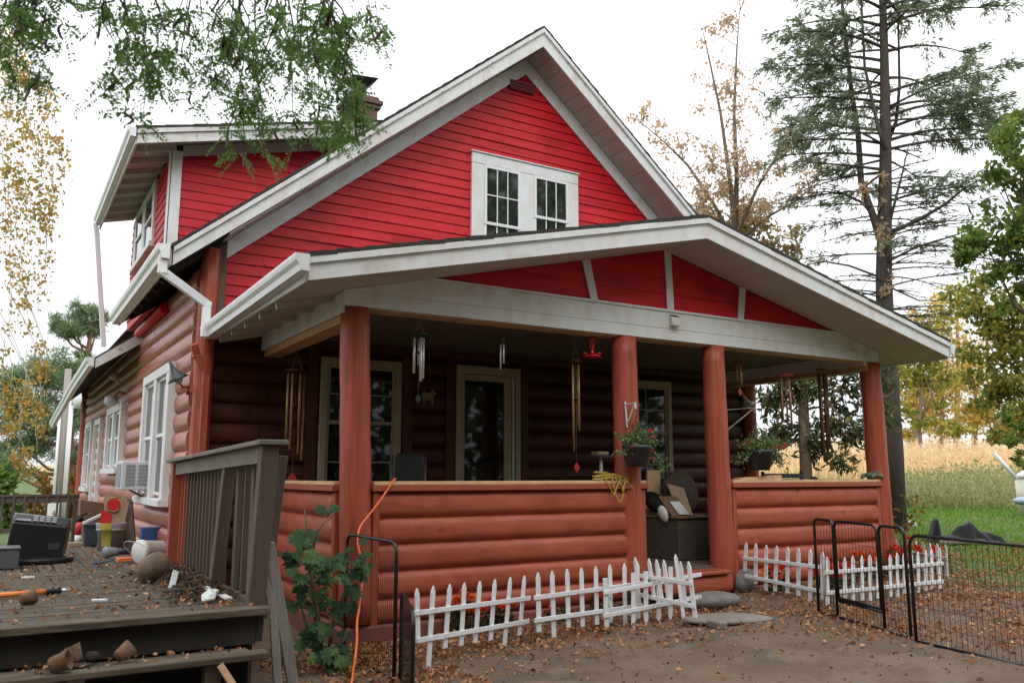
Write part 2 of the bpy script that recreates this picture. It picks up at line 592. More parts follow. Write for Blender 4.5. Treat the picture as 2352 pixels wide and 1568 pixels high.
def log_strip(mb, fr, u0, u1, z0, z1, pitch=.255, bulge=.06, joints=None, rnd=None):
    """courses of half-round log siding on the plane fr(u, n, z)"""
    k = 7
    z = z1
    while z > z0 + .02:
        zb = max(z0, z - pitch)
        cuts = [u0, u1]
        if joints:
            n_ = int((u1 - u0) / joints)
            cuts = [u0] + sorted(rnd.uniform(u0 + .5, u1 - .5) for _ in range(max(0, n_))) + [u1]
            cuts = [c for i, c in enumerate(cuts) if i == 0 or c - cuts[i - 1] > .05]
        for a, b in zip(cuts, cuts[1:]):
            ga = .003 if a > u0 else 0
            gb = .003 if b < u1 else 0
            off = rnd.uniform(0, .004) if rnd else 0
            vs = []
            for i in range(k + 1):
                t = i / k
                zz = zb + (z - zb) * t
                n = off + bulge * (max(0, 1 - abs(2 * t - 1) ** 2.6)) ** .5
                vs += [fr(a + ga, n, zz), fr(b - gb, n, zz)]
            fs = [(2 * i, 2 * i + 1, 2 * i + 3, 2 * i + 2) for i in range(k)]
            mb.add(vs, fs, True)
            mb.add([vs[2 * i] for i in range(k + 1)], [tuple(range(k + 1))])
            mb.add([vs[2 * i + 1] for i in range(k + 1)], [tuple(range(k, -1, -1))])
        z -= pitch


front = lambda u, n, z: (u, WY - n, z)
side = lambda u, n, z: (XL + .05 - n, u, z)


def fbox(mb, fr, u0, u1, n0, n1, z0, z1):
    mb.hexa([fr(u0, n0, z0), fr(u1, n0, z0), fr(u1, n1, z0), fr(u0, n1, z0)], [fr(u0, n0, z1), fr(u1, n0, z1), fr(u1, n1, z1), fr(u0, n1, z1)])


# --- log walls (front one under the porch, both sides, the back)
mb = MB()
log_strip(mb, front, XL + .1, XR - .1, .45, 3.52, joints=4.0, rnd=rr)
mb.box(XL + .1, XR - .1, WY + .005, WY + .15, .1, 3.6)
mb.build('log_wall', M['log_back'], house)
mb = MB()
log_strip(mb, side, WY + .05, 26.0, .1, 4.2, joints=3.2, rnd=rr)
mb.box(XL + .055, XL + .2, WY + .16, 26.0, .0, 4.25)
mb.build('log_wall', M['log_side'], house)
mb = MB()
log_strip(mb, lambda u, n, z: (XR - .05 + n, u, z), WY + .05, 26.0, .1, 4.2, joints=3.2, rnd=rr)
mb.box(XR - .2, XR - .055, WY + .16, 26.0, .0, 4.25)
mb.build('log_wall', M['log_side'], house)
mb = MB()
mb.box(XL + .21, XR - .21, 25.85, 26.0, 0, 4.2)
mb.prism([(XL + .2, 25.9, 4.2), (XR - .2, 25.9, 4.2), (AX, 25.9, 8.2)], (0, .1, 0))
mb.build('back_wall', M['log_side'], house)
mb = MB()
mb.box(XL + .03, XR - .03, WY + .02, 26.0, -.4, .44)
mb.build('foundation', M['concrete'], house)

for (x, y, r_, z1) in ((2.13, 10.93, .115, 4.45), (2.03, 25.95, .14, 4.1), (11.72, 10.9, .12, 3.4)):
    mb = MB()
    n_ = 9
    mb.tube([(x + rr.uniform(-.006, .006), y, .05 + (z1 - .05) * i / n_) for i in range(n_ + 1)], [r_ * rr.uniform(.97, 1.03) for _ in range(n_ + 1)], 14)
    mb.build('corner_post', M['column'], house)

# --- clapboard gable
def under(x, off=.31):
    return RZ - off - RS * abs(x - AX)


mb = MB()
z = 3.3
xa0, xb0 = 2.34, XR - .1
while z < 8.3:
    z1 = z + .147
    def ext(zz):
        h = (RZ - .34 - zz) / RS
        return max(xa0, AX - h), min(xb0, AX + h)
    a0, b0 = ext(z)
    a1, b1 = ext(min(z1, RZ - .35))
    if b0 - a0 < .05:
        break
    zz1 = min(z1, RZ - .35)
    o1, o0 = .004, .022
    cuts = [None] + sorted(c for c in [rr.uniform(xa0, xb0) for _ in range(3)] if a1 + .3 < c < b1 - .3) + [None]
    for ci in range(len(cuts) - 1):
        l0, l1 = (a0, a1) if cuts[ci] is None else (cuts[ci] + .0025, cuts[ci] + .0025)
        r0_, r1_ = (b0, b1) if cuts[ci + 1] is None else (cuts[ci + 1] - .0025, cuts[ci + 1] - .0025)
        w0_, w1_ = rr.uniform(-.003, .003), rr.uniform(-.003, .003)
        oo = o0 + rr.uniform(-.002, .004)
        p = [(l0, WY - oo, z + w0_), (r0_, WY - oo, z + w1_), (r1_, WY - o1, zz1 + .006), (l1, WY - o1, zz1 + .006), (l0, WY - o1, z + w0_), (r0_, WY - o1, z + w1_)]
        mb.add(p, [(0, 1, 2, 3), (4, 5, 1, 0)])
    z = z1
mb.prism([(xa0, WY + .01, 3.61), (xb0, WY + .01, 3.61), (xb0, WY + .01, 4.3), (AX, WY + .01, 8.3), (xa0, WY + .01, 4.5)], (0, .12, 0))
gable = mb.build('gable_siding', M['red'], house)
mb = MB()
mb.box(2.20, 2.338, WY - .06, WY + .1, 3.53, 4.62)
mb.build('corner_board', M['rake_wood'], house)

# --- main roof
def slope_pt(x, y, off):
    return (x, y, RZ - off - RS * abs(x - AX))


mb = MB()
ex = 1.58
for sgn, (xe, y0, y1) in ((-1, (ex, YF, 15.4)), (-1, (2.35, 15.4, YB)), (1, (2 * AX - ex, YF, YB))):
    n_ = 30
    rows = np.linspace(xe, AX, n_ + 1)
    a, b = (y0 - .03 if y0 == YF else y0), y1
    for i in range(n_):
        xa, xb = rows[i], rows[i + 1]
        lift = .012
        p = [(xa, a + rr.uniform(-.008, .008) if y0 == YF else a, RZ + .02 + lift - RS * abs(xa - AX)), (xa, b, RZ + .02 + lift - RS * abs(xa - AX)),
             (xb, b, RZ + .018 - RS * abs(xb - AX)), (xb, a, RZ + .018 - RS * abs(xb - AX))]
        q = [(v[0], v[1], v[2] - .045) for v in p]
        mb.hexa(q, p)
mb.build('main_roof', M['shingle'], house)
# rake fascia with its upper trim strip
mb = MB()
for sgn in (-1, 1):
    xe = AX + sgn * (AX - ex - .03)
    def pl(x, off, y):
        return (x, y, RZ - off - RS * abs(x - AX))
    mb.prism([pl(xe, .03, YF), pl(AX, .03, YF), pl(AX, .33, YF), pl(xe, .25, YF)], (0, .035, 0))
    mb.prism([pl(xe, .026, YF - .03), pl(AX, .026, YF - .03), pl(AX, .10, YF - .03), pl(xe, .09, YF - .03)], (0, .029, 0))
    mb.prism([pl(xe, .10, YF - .012), pl(AX, .11, YF - .012), pl(AX, .125, YF - .012), pl(xe, .105, YF - .012)], (0, .011, 0))
mb.build('rake_fascia', M['white_worn'], house)
# gable overhang: boards laid along the eave direction
mb = MB()
for sgn in (-1, 1):
    n_ = 25
    xs = np.linspace(0, AX - 2.25, n_ + 1)
    for i in range(n_):
        xa, xb = AX + sgn * (xs[i] + .004), AX + sgn * (xs[i + 1] - .004)
        ya, yb = YF + .037, WY - .03
        dz = rr.uniform(-.003, .003)
        p = [(xa, ya, under(xa) + dz + .01), (xb, ya, under(xb) + dz + .01), (xb, yb, under(xb) + dz + .01), (xa, yb, under(xa) + dz + .01)]
        mb.hexa(p, [(v[0], v[1], v[2] + .03) for v in p])
mb.build('gable_soffit', M['soffit'], house)
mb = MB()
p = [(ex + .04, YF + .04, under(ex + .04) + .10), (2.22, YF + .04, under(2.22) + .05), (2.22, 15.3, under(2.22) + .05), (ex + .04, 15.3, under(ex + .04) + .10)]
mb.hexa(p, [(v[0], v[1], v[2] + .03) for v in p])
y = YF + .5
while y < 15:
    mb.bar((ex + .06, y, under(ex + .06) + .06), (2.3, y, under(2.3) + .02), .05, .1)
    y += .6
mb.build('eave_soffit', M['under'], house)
# frieze boards on the wall just under the gable overhang
mb = MB()
for sgn, xe in ((-1, 2.26), (1, XR)):
    pts = [(xe, under(xe)), (AX, under(AX)), (AX, under(AX) - .27), (xe, under(xe) - .24)]
    mb.prism([(x, WY - .05, zz) for x, zz in pts], (0, .025, 0))
mb.build('frieze_board', M['white'], house)
# red vent under the peak
mb = MB()
mb.box(6.62, 7.08, WY - .06, WY - .02, 7.78, 7.94)
for i in range(3):
    mb.box(6.64, 7.06, WY - .075, WY - .061, 7.80 + i * .045, 7.82 + i * .045)
mb.build('gable_vent', mat('dark_red_vent', (.16, .012, .015), .5, .1), house)


def gutter(name, a, b, m, out, w=.11, h=.11, parent=None):
    """K-style gutter from a to b; out = unit vector away from the roof"""
    a, b, o = Vector(a), Vector(b), Vector(out)
    prof = [(0, 0), (0, -h), (w * .62, -h), (w * .70, -h * .62), (w * .92, -h * .40), (w, -h * .16), (w, 0), (w * .9, -.008), (w * .9, -h * .2), (w * .62, -h * .55), (w * .5, -h * .88), (.01, -h * .88), (.01, 0)]
    mb = MB()
    n = len(prof)
    A = [a + o * u + Vector((0, 0, z)) for u, z in prof]
    B = [b + o * u + Vector((0, 0, z)) for u, z in prof]
    mb.add(A + B, [(i, (i + 1) % n, n + (i + 1) % n, n + i) for i in range(n)])
    for T in (a, b):
        mb.add([T + o * u + Vector((0, 0, z)) for u, z in prof[:7]], [tuple(range(7))])
    return mb.build(name, m, parent or house)


gutter('gutter', (1.56, YF - .06, 4.30), (1.56, 15.35, 4.26), M['vinyl'], (-1, 0, 0), .14, .17)
mb = MB()
mb.box(1.565, 1.60, YF + .04, 15.35, 4.08, 4.32)
mb.build('eave_fascia', M['white_worn'], house)


def downspout(pts, m, w=.085, parent=None):
    mb = MB()
    for a, b in zip(pts, pts[1:]):
        a, b = Vector(a), Vector(b)
        d = (b - a).normalized()
        mb.bar(a - d * .02, b + d * .02, w, w * .72, (0, 1, 0) if abs(d.y) < .8 else (0, 0, 1))
    for p in pts[1:-1]:
        mb.bar(Vector(p) - Vector((0, 0, .03)), Vector(p) + Vector((0, 0, .03)), w * 1.08, w * .8, (0, 1, 0))
    return mb.build('downspout', m, parent or house, bevel=.008)


downspout([(1.50, 10.45, 4.16), (1.50, 10.45, 3.98), (2.06, 10.62, 3.67), (2.06, 10.62, 3.28)], M['vinyl'], .10)
downspout([(1.95, 10.66, 3.16), (1.99, 10.70, 3.04), (2.12, 10.72, 2.86), (2.12, 10.72, .5)], M['column'], .085)

# --- dormer with a low shed roof on the left slope
DY0, DY1 = 13.5, 17.9
mb = MB()
z = 4.55
dl = lambda x: 6.66 + .252 * (x - 1.4) - .24       # underside of the dormer roof
while z < 7.8:
    z1 = z + .147
    lo = lambda zz: max(1.99, 1.4 + (zz + .24 - 6.66) / .252)
    hi = lambda zz: min(6.4, AX - (RZ - zz) / RS + .15)
    a0, a1, b0, b1 = lo(z), lo(z1), hi(z), hi(z1)
    if a0 > b0:
        break
    mb.add([(a0, DY0 - .02, z), (b0, DY0 - .02, z), (max(b1, a1), DY0 - .004, z1), (a1, DY0 - .004, z1)], [(0, 1, 2, 3)])
    mb.add([(a0, DY0 - .004, z), (b0, DY0 - .004, z), (b0, DY0 - .02, z), (a0, DY0 - .02, z)], [(0, 1, 2, 3)])
    z = z1
z = 4.55
while z < 6.6:
    z1 = min(z + .147, 6.62)
    mb.add([(1.97, DY0 + .05, z), (1.97, DY1, z), (1.985, DY1, z1), (1.985, DY0 + .05, z1)], [(0, 1, 2, 3)])
    mb.add([(1.985, DY0 + .05, z), (1.985, DY1, z), (1.97, DY1, z), (1.97, DY0 + .05, z)], [(0, 1, 2, 3)])
    z = z1
mb.prism([(1.99, DY0 + .005, 4.5), (6.0, DY0 + .005, 7.6), (1.99, DY0 + .005, 6.6)], (0, .1, 0))
mb.box(1.99, 2.1, DY0 + .01, DY1, 4.4, 6.6)
mb.prism([(1.99, DY1 - .1, 4.5), (6.0, DY1 - .1, 7.6), (1.99, DY1 - .1, 6.6)], (0, .1, 0))
dorm = mb.build('dormer_wall', M['red'], house)
mb = MB()
mb.box(1.955, 2.12, DY0 - .045, DY0 - .022, 4.6, 6.62)
mb.box(1.945, 1.968, DY0 - .045, DY0 + .12, 4.6, 6.62)
mb.build('corner_board', M['white'], house)
mb = MB()
dz = lambda x: 6.70 + .252 * (x - 1.4)
n_ = 12
xs = np.linspace(1.36, 6.2, n_ + 1)
for i in range(n_):
    xa, xb = xs[i], xs[i + 1]
    ya, yb = DY0 - .56, DY1 + .3
    p = [(xa, ya + rr.uniform(-.01, .01), dz(xa) + .01), (xb, ya, dz(xb)), (xb, yb, dz(xb)), (xa, yb, dz(xa) + .01)]
    mb.hexa([(v[0], v[1], v[2] - .05) for v in p], p)
mb.build('dormer_roof', M['shingle'], house)
mb = MB()
mb.prism([(1.40, DY0 - .53, dz(1.4) - .04), (6.0, DY0 - .53, dz(6.0) - .04), (6.0, DY0 - .53, dz(6.0) - .28), (1.40, DY0 - .53, dz(1.4) - .26)], (0, .03, 0))
mb.prism([(1.39, DY0 - .56, dz(1.39) - .042), (6.0, DY0 - .56, dz(6.0) - .042), (6.0, DY0 - .56, dz(6.0) - .11), (1.39, DY0 - .56, dz(1.39) - .11)], (0, .028, 0))
mb.box(1.38, 1.41, DY0 - .49, DY1 + .25, dz(1.4) - .26, dz(1.4) - .05)
mb.build('dormer_fascia', M['white_worn'], house)
mb = MB()
p = [(1.42, DY0 - .49, dz(1.42) - .14), (6.0, DY0 - .49, dz(6.0) - .14), (6.0, DY0 - .02, dz(6.0) - .14), (1.42, DY0 - .02, dz(1.42) - .14)]
mb.hexa(p, [(v[0], v[1], v[2] + .02) for v in p])
p = [(1.42, DY0 - .015, dz(1.42) - .14), (2.0, DY0 - .015, dz(2.0) - .14), (2.0, DY1 + .2, dz(2.0) - .14), (1.42, DY1 + .2, dz(1.42) - .14)]
mb.hexa(p, [(v[0], v[1], v[2] + .02) for v in p])
y = DY0 - .02
while y < DY1:
    mb.bar((1.415, y, dz(1.42) - .18), (2.02, y, dz(2.0) - .18), .05, .10)
    y += .58
mb.box(2.12, 5.6, DY0 - .04, DY0 - .022, 0, 0.001) if False else None
mb.prism([(2.12, DY0 - .05, dz(2.12) - .16), (5.8, DY0 - .05, dz(5.8) - .16), (5.8, DY0 - .05, dz(5.8) - .34), (2.12, DY0 - .05, dz(2.12) - .34)], (0, .02, 0))
mb.build('dormer_soffit', M['soffit'], house)
gutter('gutter', (1.375, DY0 - .56, dz(1.4) - .03), (1.375, DY1 + .2, dz(1.4) - .06), M['vinyl'], (-1, 0, 0), .12, .14)
downspout([(1.30, DY1 + .1, 6.50), (1.34, DY1 + .12, 6.30), (1.62, DY1 + .2, 4.1)], M['vinyl'], .09)

# --- lower eave of the rear half
mb = MB()
z_e = lambda x: 4.10 - .74 * (2.0 - x)
p = [(1.28, 15.75, z_e(1.28)), (2.4, 15.75, z_e(2.4)), (2.4, 26.4, z_e(2.4)), (1.28, 26.4, z_e(1.28) - .1)]
mb.hexa([(v[0], v[1], v[2] - .04) for v in p], p)
mb.build('lower_roof', M['shingle'], house)
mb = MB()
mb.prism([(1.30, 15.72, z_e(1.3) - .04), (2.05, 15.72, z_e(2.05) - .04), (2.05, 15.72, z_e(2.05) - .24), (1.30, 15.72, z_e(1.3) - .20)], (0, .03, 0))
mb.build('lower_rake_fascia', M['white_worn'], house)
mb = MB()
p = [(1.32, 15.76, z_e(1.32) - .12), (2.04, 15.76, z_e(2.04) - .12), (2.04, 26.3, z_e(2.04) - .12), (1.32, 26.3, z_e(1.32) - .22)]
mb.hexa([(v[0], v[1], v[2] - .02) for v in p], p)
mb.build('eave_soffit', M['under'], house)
ga = [(1.28, 15.7, 3.56), (1.28, 19.2, 3.44), (1.28, 22.0, 3.26), (1.28, 26.2, 3.0)]
for a, b in zip(ga, ga[1:]):
    gutter('gutter', a, b, M['vinyl'], (-1, 0, 0), .13, .15)
mb = MB()
mb.tube([(1.95, 13.0, 4.02), (1.95, 14.5, 4.03), (1.95, 15.7, 4.03)], .08, 12)
mb.build('wall_cap_log', M['red'], house)

# --- chimney
ch = MB()
cx, cy = 6.03, 16.2
ch.box(cx - .30, cx + .30, cy - .30, cy + .30, 7.5, 9.25)
ch.box(cx - .35, cx + .35, cy - .35, cy + .35, 9.253, 9.34)
ch.box(cx - .39, cx + .39, cy - .39, cy + .39, 9.343, 9.44)
ch.box(cx - .32, cx + .32, cy - .32, cy + .32, 9.443, 9.53)
chim = ch.build('chimney', M['brick'], house, bevel=.012)
mb = MB()
mb.lathe([(.15, 9.535), (.14, 9.76), (.14, 9.82)], (cx - .02, cy - .05, 0), 14)
mb.add([(cx - .26, cy - .28, 9.93), (cx + .32, cy - .28, 9.99), (cx + .12, cy - .1, 9.80), (cx - .16, cy - .1, 9.78),
        (cx - .26, cy + .25, 9.93), (cx + .32, cy + .25, 9.99), (cx + .12, cy + .1, 9.80), (cx - .16, cy + .1, 9.78)],
       [(0, 1, 2, 3), (7, 6, 5, 4), (0, 4, 5, 1), (1, 5, 6, 2), (2, 6, 7, 3), (3, 7, 4, 0)])
mb.build('chimney_cowl', mat('rusted_black_steel', (.02, .017, .016), .6, .3, 9), chim)


# --- windows and door
def window(fr, u0, u1, z0, z1, units, name='window', cas=.11, head=.14, m='white', sash='vinyl', glass='glass', dep=.10, sill=True, cap=False, rec=.066):
    """casing (the part) with sash and glass sub-parts; units = (u0, u1, z0, z1, meeting z, muntins across upper, muntins up upper, both)"""
    mb = MB()
    ub = [u0] + [x for un in units for x in un[:2]] + [u1]
    for i in range(0, len(ub), 2):
        fbox(mb, fr, ub[i], ub[i + 1], .0, dep, z0, z1 - head - .0015)
    fbox(mb, fr, u0, u1, 0, dep + .003, z1 - head, z1)
    if cap:
        fbox(mb, fr, u0 - .02, u1 + .02, 0, dep + .025, z1 + .001, z1 + .025)
    if sill:
        fbox(mb, fr, u0 - .03, u1 + .03, 0, dep + .045, z0 - .10, z0 - .0015)
    w = mb.build(name, M[m], house, bevel=.006)
    sm, gm = MB(), MB()
    for (a, b, c, d, zm, na, nu, both) in units:
        d = z1 - head - .002
        t = .045
        n0, n1 = rec, rec + .025
        for k, (za, zb, dn) in enumerate(((zm - .02, d, .012), (c, zm + .02, 0))):
            n0_, n1_ = n0 + dn, n1 + dn
            fbox(sm, fr, a, a + t, n0_, n1_, za, zb)
            fbox(sm, fr, b - t, b, n0_, n1_, za, zb)
            fbox(sm, fr, a + t, b - t, n0_, n1_, zb - t, zb)
            fbox(sm, fr, a + t, b - t, n0_, n1_, za, za + t)
            fbox(gm, fr, a + t, b - t, n0_ + .004, n0_ + .010, za + t, zb - t)
            if k == 0 or both:
                for i in range(1, na + 1):
                    zz = za + t + (zb - za - 2 * t) * i / (na + 1)
                    fbox(sm, fr, a + t, b - t, n0_ + .0105, n0_ + .018, zz - .009, zz + .009)
                for i in range(1, nu + 1):
                    uu = a + t + (b - a - 2 * t) * i / (nu + 1)
                    fbox(sm, fr, uu - .009, uu + .009, n0_ + .011, n0_ + .0175, za + t, zb - t)
        fbox(sm, fr, a, b, 0, rec - .001, c, d)
    sm.build('sash', M[sash], w)
    gm.build('glass_pane', M[glass], w)
    return w


window(front, 5.93, 7.95, 4.9, 6.56, [(6.15, 6.81, 4.95, 6.33, 5.45, 1, 2, True), (7.07, 7.74, 4.95, 6.33, 5.70, 0, 2, True)], glass='glassgreen', head=.17, cap=True, dep=.06, rec=.03)
window(front, 3.63, 4.80, 1.15, 3.17, [(3.72, 4.71, 1.22, 3.06, 2.30, 1, 0, True)], m='tan_trim', sash='tan_trim', head=.09, dep=.125)
window(front, 8.72, 9.82, 1.15, 3.17, [(8.81, 9.73, 1.22, 3.06, 2.30, 1, 1, True)], m='tan_trim', sash='tan_trim', head=.09, dep=.125)
window(side, 12.05, 14.42, 1.28, 3.12, [(12.25, 13.12, 1.32, 2.95, 2.15, 0, 0, False), (13.32, 14.25, 1.32, 2.95, 2.15, 0, 0, False)], glass='glass', dep=.15)
window(side, 17.1, 19.5, 1.72, 2.95, [(17.3, 18.2, 1.76, 2.82, 2.3, 0, 0, False), (18.4, 19.3, 1.76, 2.82, 2.3, 0, 0, False)], dep=.15)
window(side, 22.8, 24.4, 1.3, 2.9, [(23.0, 24.2, 1.34, 2.78, 2.1, 0, 0, False)], dep=.15)
window((lambda u, n, z: (1.99 - n, u, z)), 14.9, 17.3, 5.5, 6.58, [(15.05, 15.95, 5.55, 6.46, 6.0, 0, 0, False), (16.2, 17.1, 5.55, 6.46, 6.0, 0, 0, False)], dep=.055, cas=.1, head=.1, rec=.022)

mb = MB()
fbox(mb, side, 20.95, 21.08, 0, .13, .75, 2.88)
fbox(mb, side, 22.2, 22.33, 0, .13, .75, 2.88)
fbox(mb, side, 21.081, 22.199, 0, .125, 2.75, 2.878)
d = mb.build('door', M['white'], house)
mb = MB()
fbox(mb, side, 21.081, 22.199, 0, .05, .75, 2.749)
mb.build('door_leaf', M['vinyl'], d)

# front door with a full-glass storm door
mb = MB()
fbox(mb, front, 5.68, 5.77, 0, .105, .5, 3.20)
fbox(mb, front, 6.69, 6.78, 0, .105, .5, 3.20)
fbox(mb, front, 5.771, 6.689, 0, .10, 3.08, 3.198)
d = mb.build('front_door', M['tan_trim'], house)
mb = MB()
for a, b, z0, z1 in ((5.775, 5.82, .52, 3.07), (6.50, 6.62, .52, 3.07), (5.821, 6.499, 2.98, 3.069), (5.821, 6.499, .52, .7)):
    fbox(mb, front, a, b, .02, .09, z0, z1)
mb.build('storm_door_frame', M['tan_trim'], d)
mb = MB()
fbox(mb, front, 5.821, 6.499, .03, .064, .7, 2.98)
mb.build('glass_pane', M['glass'], d)
mb = MB()
fbox(mb, front, 6.635, 6.67, .02, .10, .52, 3.07)
mb.build('screen_track', M['acgrey'], d)
mb = MB()
mb.lathe([(.0, 0), (.045, 0), (.045, .004), (0, .004)], (0, 0, 0), 14, rot=Matrix.Rotation(R(90), 3, 'X'))
mb.v = [(v[0] + 5.92, v[1] + WY - .0655, v[2] + 2.17) for v in mb.v]
mb.build('round_sticker', mat('pale_green_sticker', (.36, .45, .38), .6, .1), d)
mb = MB()
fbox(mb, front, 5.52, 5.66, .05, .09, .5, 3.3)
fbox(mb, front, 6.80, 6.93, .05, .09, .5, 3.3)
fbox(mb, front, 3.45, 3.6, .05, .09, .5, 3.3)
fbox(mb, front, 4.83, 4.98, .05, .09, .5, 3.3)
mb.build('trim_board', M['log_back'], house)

# ------------------------------------------------------------------ porch
PX, PZ, PS = 7.05, 4.66, .236        # porch ridge, apex height, slope
PY0 = 7.1
PEL, PER = 2.2, 11.85
FY = 7.87                            # face of the front beam
pu = lambda x, off=.24: PZ - off - PS * abs(x - PX)
mb = MB()
for xe in (PEL, PER):
    n_ = 18
    xs = np.linspace(xe, PX, n_ + 1)
    for i in range(n_):
        xa, xb = xs[i], xs[i + 1]
        ya, yb = PY0 - .03, WY - .03
        za, zb = PZ - PS * abs(xa - PX), PZ - PS * abs(xb - PX)
        p = [(xa, ya + rr.uniform(-.012, .012), za + .03), (xb, ya, zb + .018), (xb, yb, zb + .018), (xa, yb, za + .03)]
        mb.hexa([(v[0], v[1], v[2] - .045) for v in p], p)
mb.build('porch_roof', M['shingle'], house)
mb = MB()
for xe in (PEL + .02, PER - .02):
    q = lambda x, off, y: (x, y, PZ - off - PS * abs(x - PX))
    mb.prism([q(xe, .02, PY0), q(PX, .02, PY0), q(PX, .27, PY0), q(xe, .23, PY0)], (0, .03, 0))
    mb.prism([q(xe, .018, PY0 - .03), q(PX, .018, PY0 - .03), q(PX, .085, PY0 - .03), q(xe, .08, PY0 - .03)], (0, .029, 0))
    mb.prism([q(xe, .085, PY0 - .010), q(PX, .09, PY0 - .010), q(PX, .105, PY0 - .010), q(xe, .095, PY0 - .010)], (0, .009, 0))
mb.build('porch_fascia', M['white'], house)
mb = MB()
for sgn, xe in ((-1, PEL + .05), (1, PER - .05)):
    p = [(xe, PY0 + .032, pu(xe)), (PX, PY0 + .032, pu(PX)), (PX, FY - .002, pu(PX)), (xe, FY - .002, pu(xe))]
    mb.hexa(p, [(v[0], v[1], v[2] + .02) for v in p])
    for k in range(1, 6):
        xx = PX + sgn * k * .78
    xb = 2.84 if sgn < 0 else 11.25
    p = [(xe, FY, pu(xe)), (xb, FY, pu(xb)), (xb, WY - .05, pu(xb)), (xe, WY - .05, pu(xe))]
    mb.hexa(p, [(v[0], v[1], v[2] + .02) for v in p])
    y = FY + .35
    while y < WY - .3:
        mb.bar((xe, y, pu(xe) - .03), (xb, y, pu(xb) - .03), .045, .07)
        y += .62
mb.build('porch_soffit', M['soffit'], house)
gutter('gutter', (PEL - .005, PY0 - .10, 3.50), (PEL - .03, WY - .12, 3.42), M['vinyl'], (-1, 0, 0), .13, .15)
gutter('gutter', (PER + .005, PY0 - .02, 3.50), (PER + .03, WY - .12, 3.42), M['vinyl'], (1, 0, 0), .13, .15)
mb = MB()
for xa in (PEL, PER - .03):
    mb = MB()
    mb.box(xa, xa + .03, PY0 + .035, WY - .06, 3.28, 3.5)
    mb.build('eave_fascia', M['white'], house)
# front beam in two boards, and the side beams with a bare pine underside
BX0, BX1 = 2.83, 11.26
mb = MB()
mb.box(BX0, BX1, FY, FY + .05, 3.27, 3.4125)
xa = PX - (PZ - .242 - 3.65) / PS
xb = 2 * PX - xa
mb.prism([(BX0, FY - .006, 3.4145), (BX1, FY - .006, 3.4145), (BX1, FY - .006, pu(BX1) - .004), (xb, FY - .006, 3.65), (xa, FY - .006, 3.65), (BX0, FY - .006, pu(BX0) - .004)], (0, .054, 0))
mb.box(xa - .1, xb + .1, FY - .026, FY - .0065, 3.628, 3.655)
mb.build('porch_beam', M['white'], house)
mb = MB()
mb.box(BX0 + .002, BX0 + .04, FY + .052, WY - .06, 3.20, pu(BX0) - .006)
mb.build('side_beam', M['white'], house)
for a, b, za, zb in ((BX1 - .28, BX1 - .24, 3.22, 3.44), (BX1 - .04, BX1 - .002, 3.20, pu(BX1) - .006)):
    mb = MB()
    mb.box(a, b, FY + .052, WY - .06, za, zb)
    mb.build('side_beam', M['white'], house)
mb = MB()
mb.box(BX0 + .045, BX0 + .26, FY + .055, WY - .06, 3.12, 3.28)
mb.box(BX1 - .22, BX1 - .045, FY + .055, WY - .06, 3.14, 3.28)
mb.box(BX0 + .27, BX1 - .27, FY + .055, FY + .24, 3.255, 3.40)
mb.build('beam_core', M['newwood_y'], house)
# pediment: red boards, three white struts
mb = MB()
z = 3.655
while z < 4.40:
    z1 = min(z + .2, 4.415)
    h0, h1 = (PZ - .242 - z) / PS, max(.01, (PZ - .242 - z1) / PS)
    mb.add([(PX - h0, FY + .012, z), (PX + h0, FY + .012, z), (PX + h1, FY + .022, z1), (PX - h1, FY + .022, z1)], [(0, 1, 2, 3)])
    mb.add([(PX - h0, FY + .03, z), (PX + h0, FY + .03, z), (PX + h0, FY + .012, z), (PX - h0, FY + .012, z)], [(0, 1, 2, 3)])
    z = z1
mb.prism([(PX - 3, FY + .026, 3.66), (PX + 3, FY + .026, 3.66), (PX, FY + .026, 4.4)], (0, .05, 0))
mb.build('pediment', M['red'], house)
for (xt, xbm) in ((5.82, 5.93), (7.11, 7.13), (8.43, 8.37)):
    mb = MB()
    mb.prism([(xbm - .055, FY - .006, 3.657), (xbm + .055, FY - .006, 3.657), (xt + .055, FY - .006, pu(xt + .055) - .003), (xt - .055, FY - .006, pu(xt - .055) - .003)], (0, .016, 0))
    mb.build('pediment_strut', M['white'], house)
mb = MB()
n_ = 26
xs = np.linspace(BX0 + .27, BX1 - .29, n_ + 1)
for i in range(n_):
    mb.box(xs[i] + .002, xs[i + 1] - .002, FY + .25, WY - .06, 3.40, 3.42)
mb.build('porch_ceiling', mat('dull_ceiling_paint', (.145, .12, .098), .7, .15, 3, island=.08), house)

# columns
for (x, y, z0, ztop, r0) in ((3.04, 7.99, .19, 3.265, .156), (6.48, 7.99, .2, 3.265, .160), (7.97, 7.99, .2, 3.265, .155), (11.23, 7.99, .22, 3.265, .158)):
    mb = MB()
    n_ = 14
    lean = .05 if x < 4 else .02
    mb.tube([(x + lean * (1 - 2 * i / n_) + rr.uniform(-.004, .004), y + rr.uniform(-.004, .004), z0 + (ztop - z0) * i / n_) for i in range(n_ + 1)],
            [r0 * (1.03 - .09 * i / n_) * rr.uniform(.985, 1.015) for i in range(n_ + 1)], 22)
    c = mb.build('column', M['column'], house)

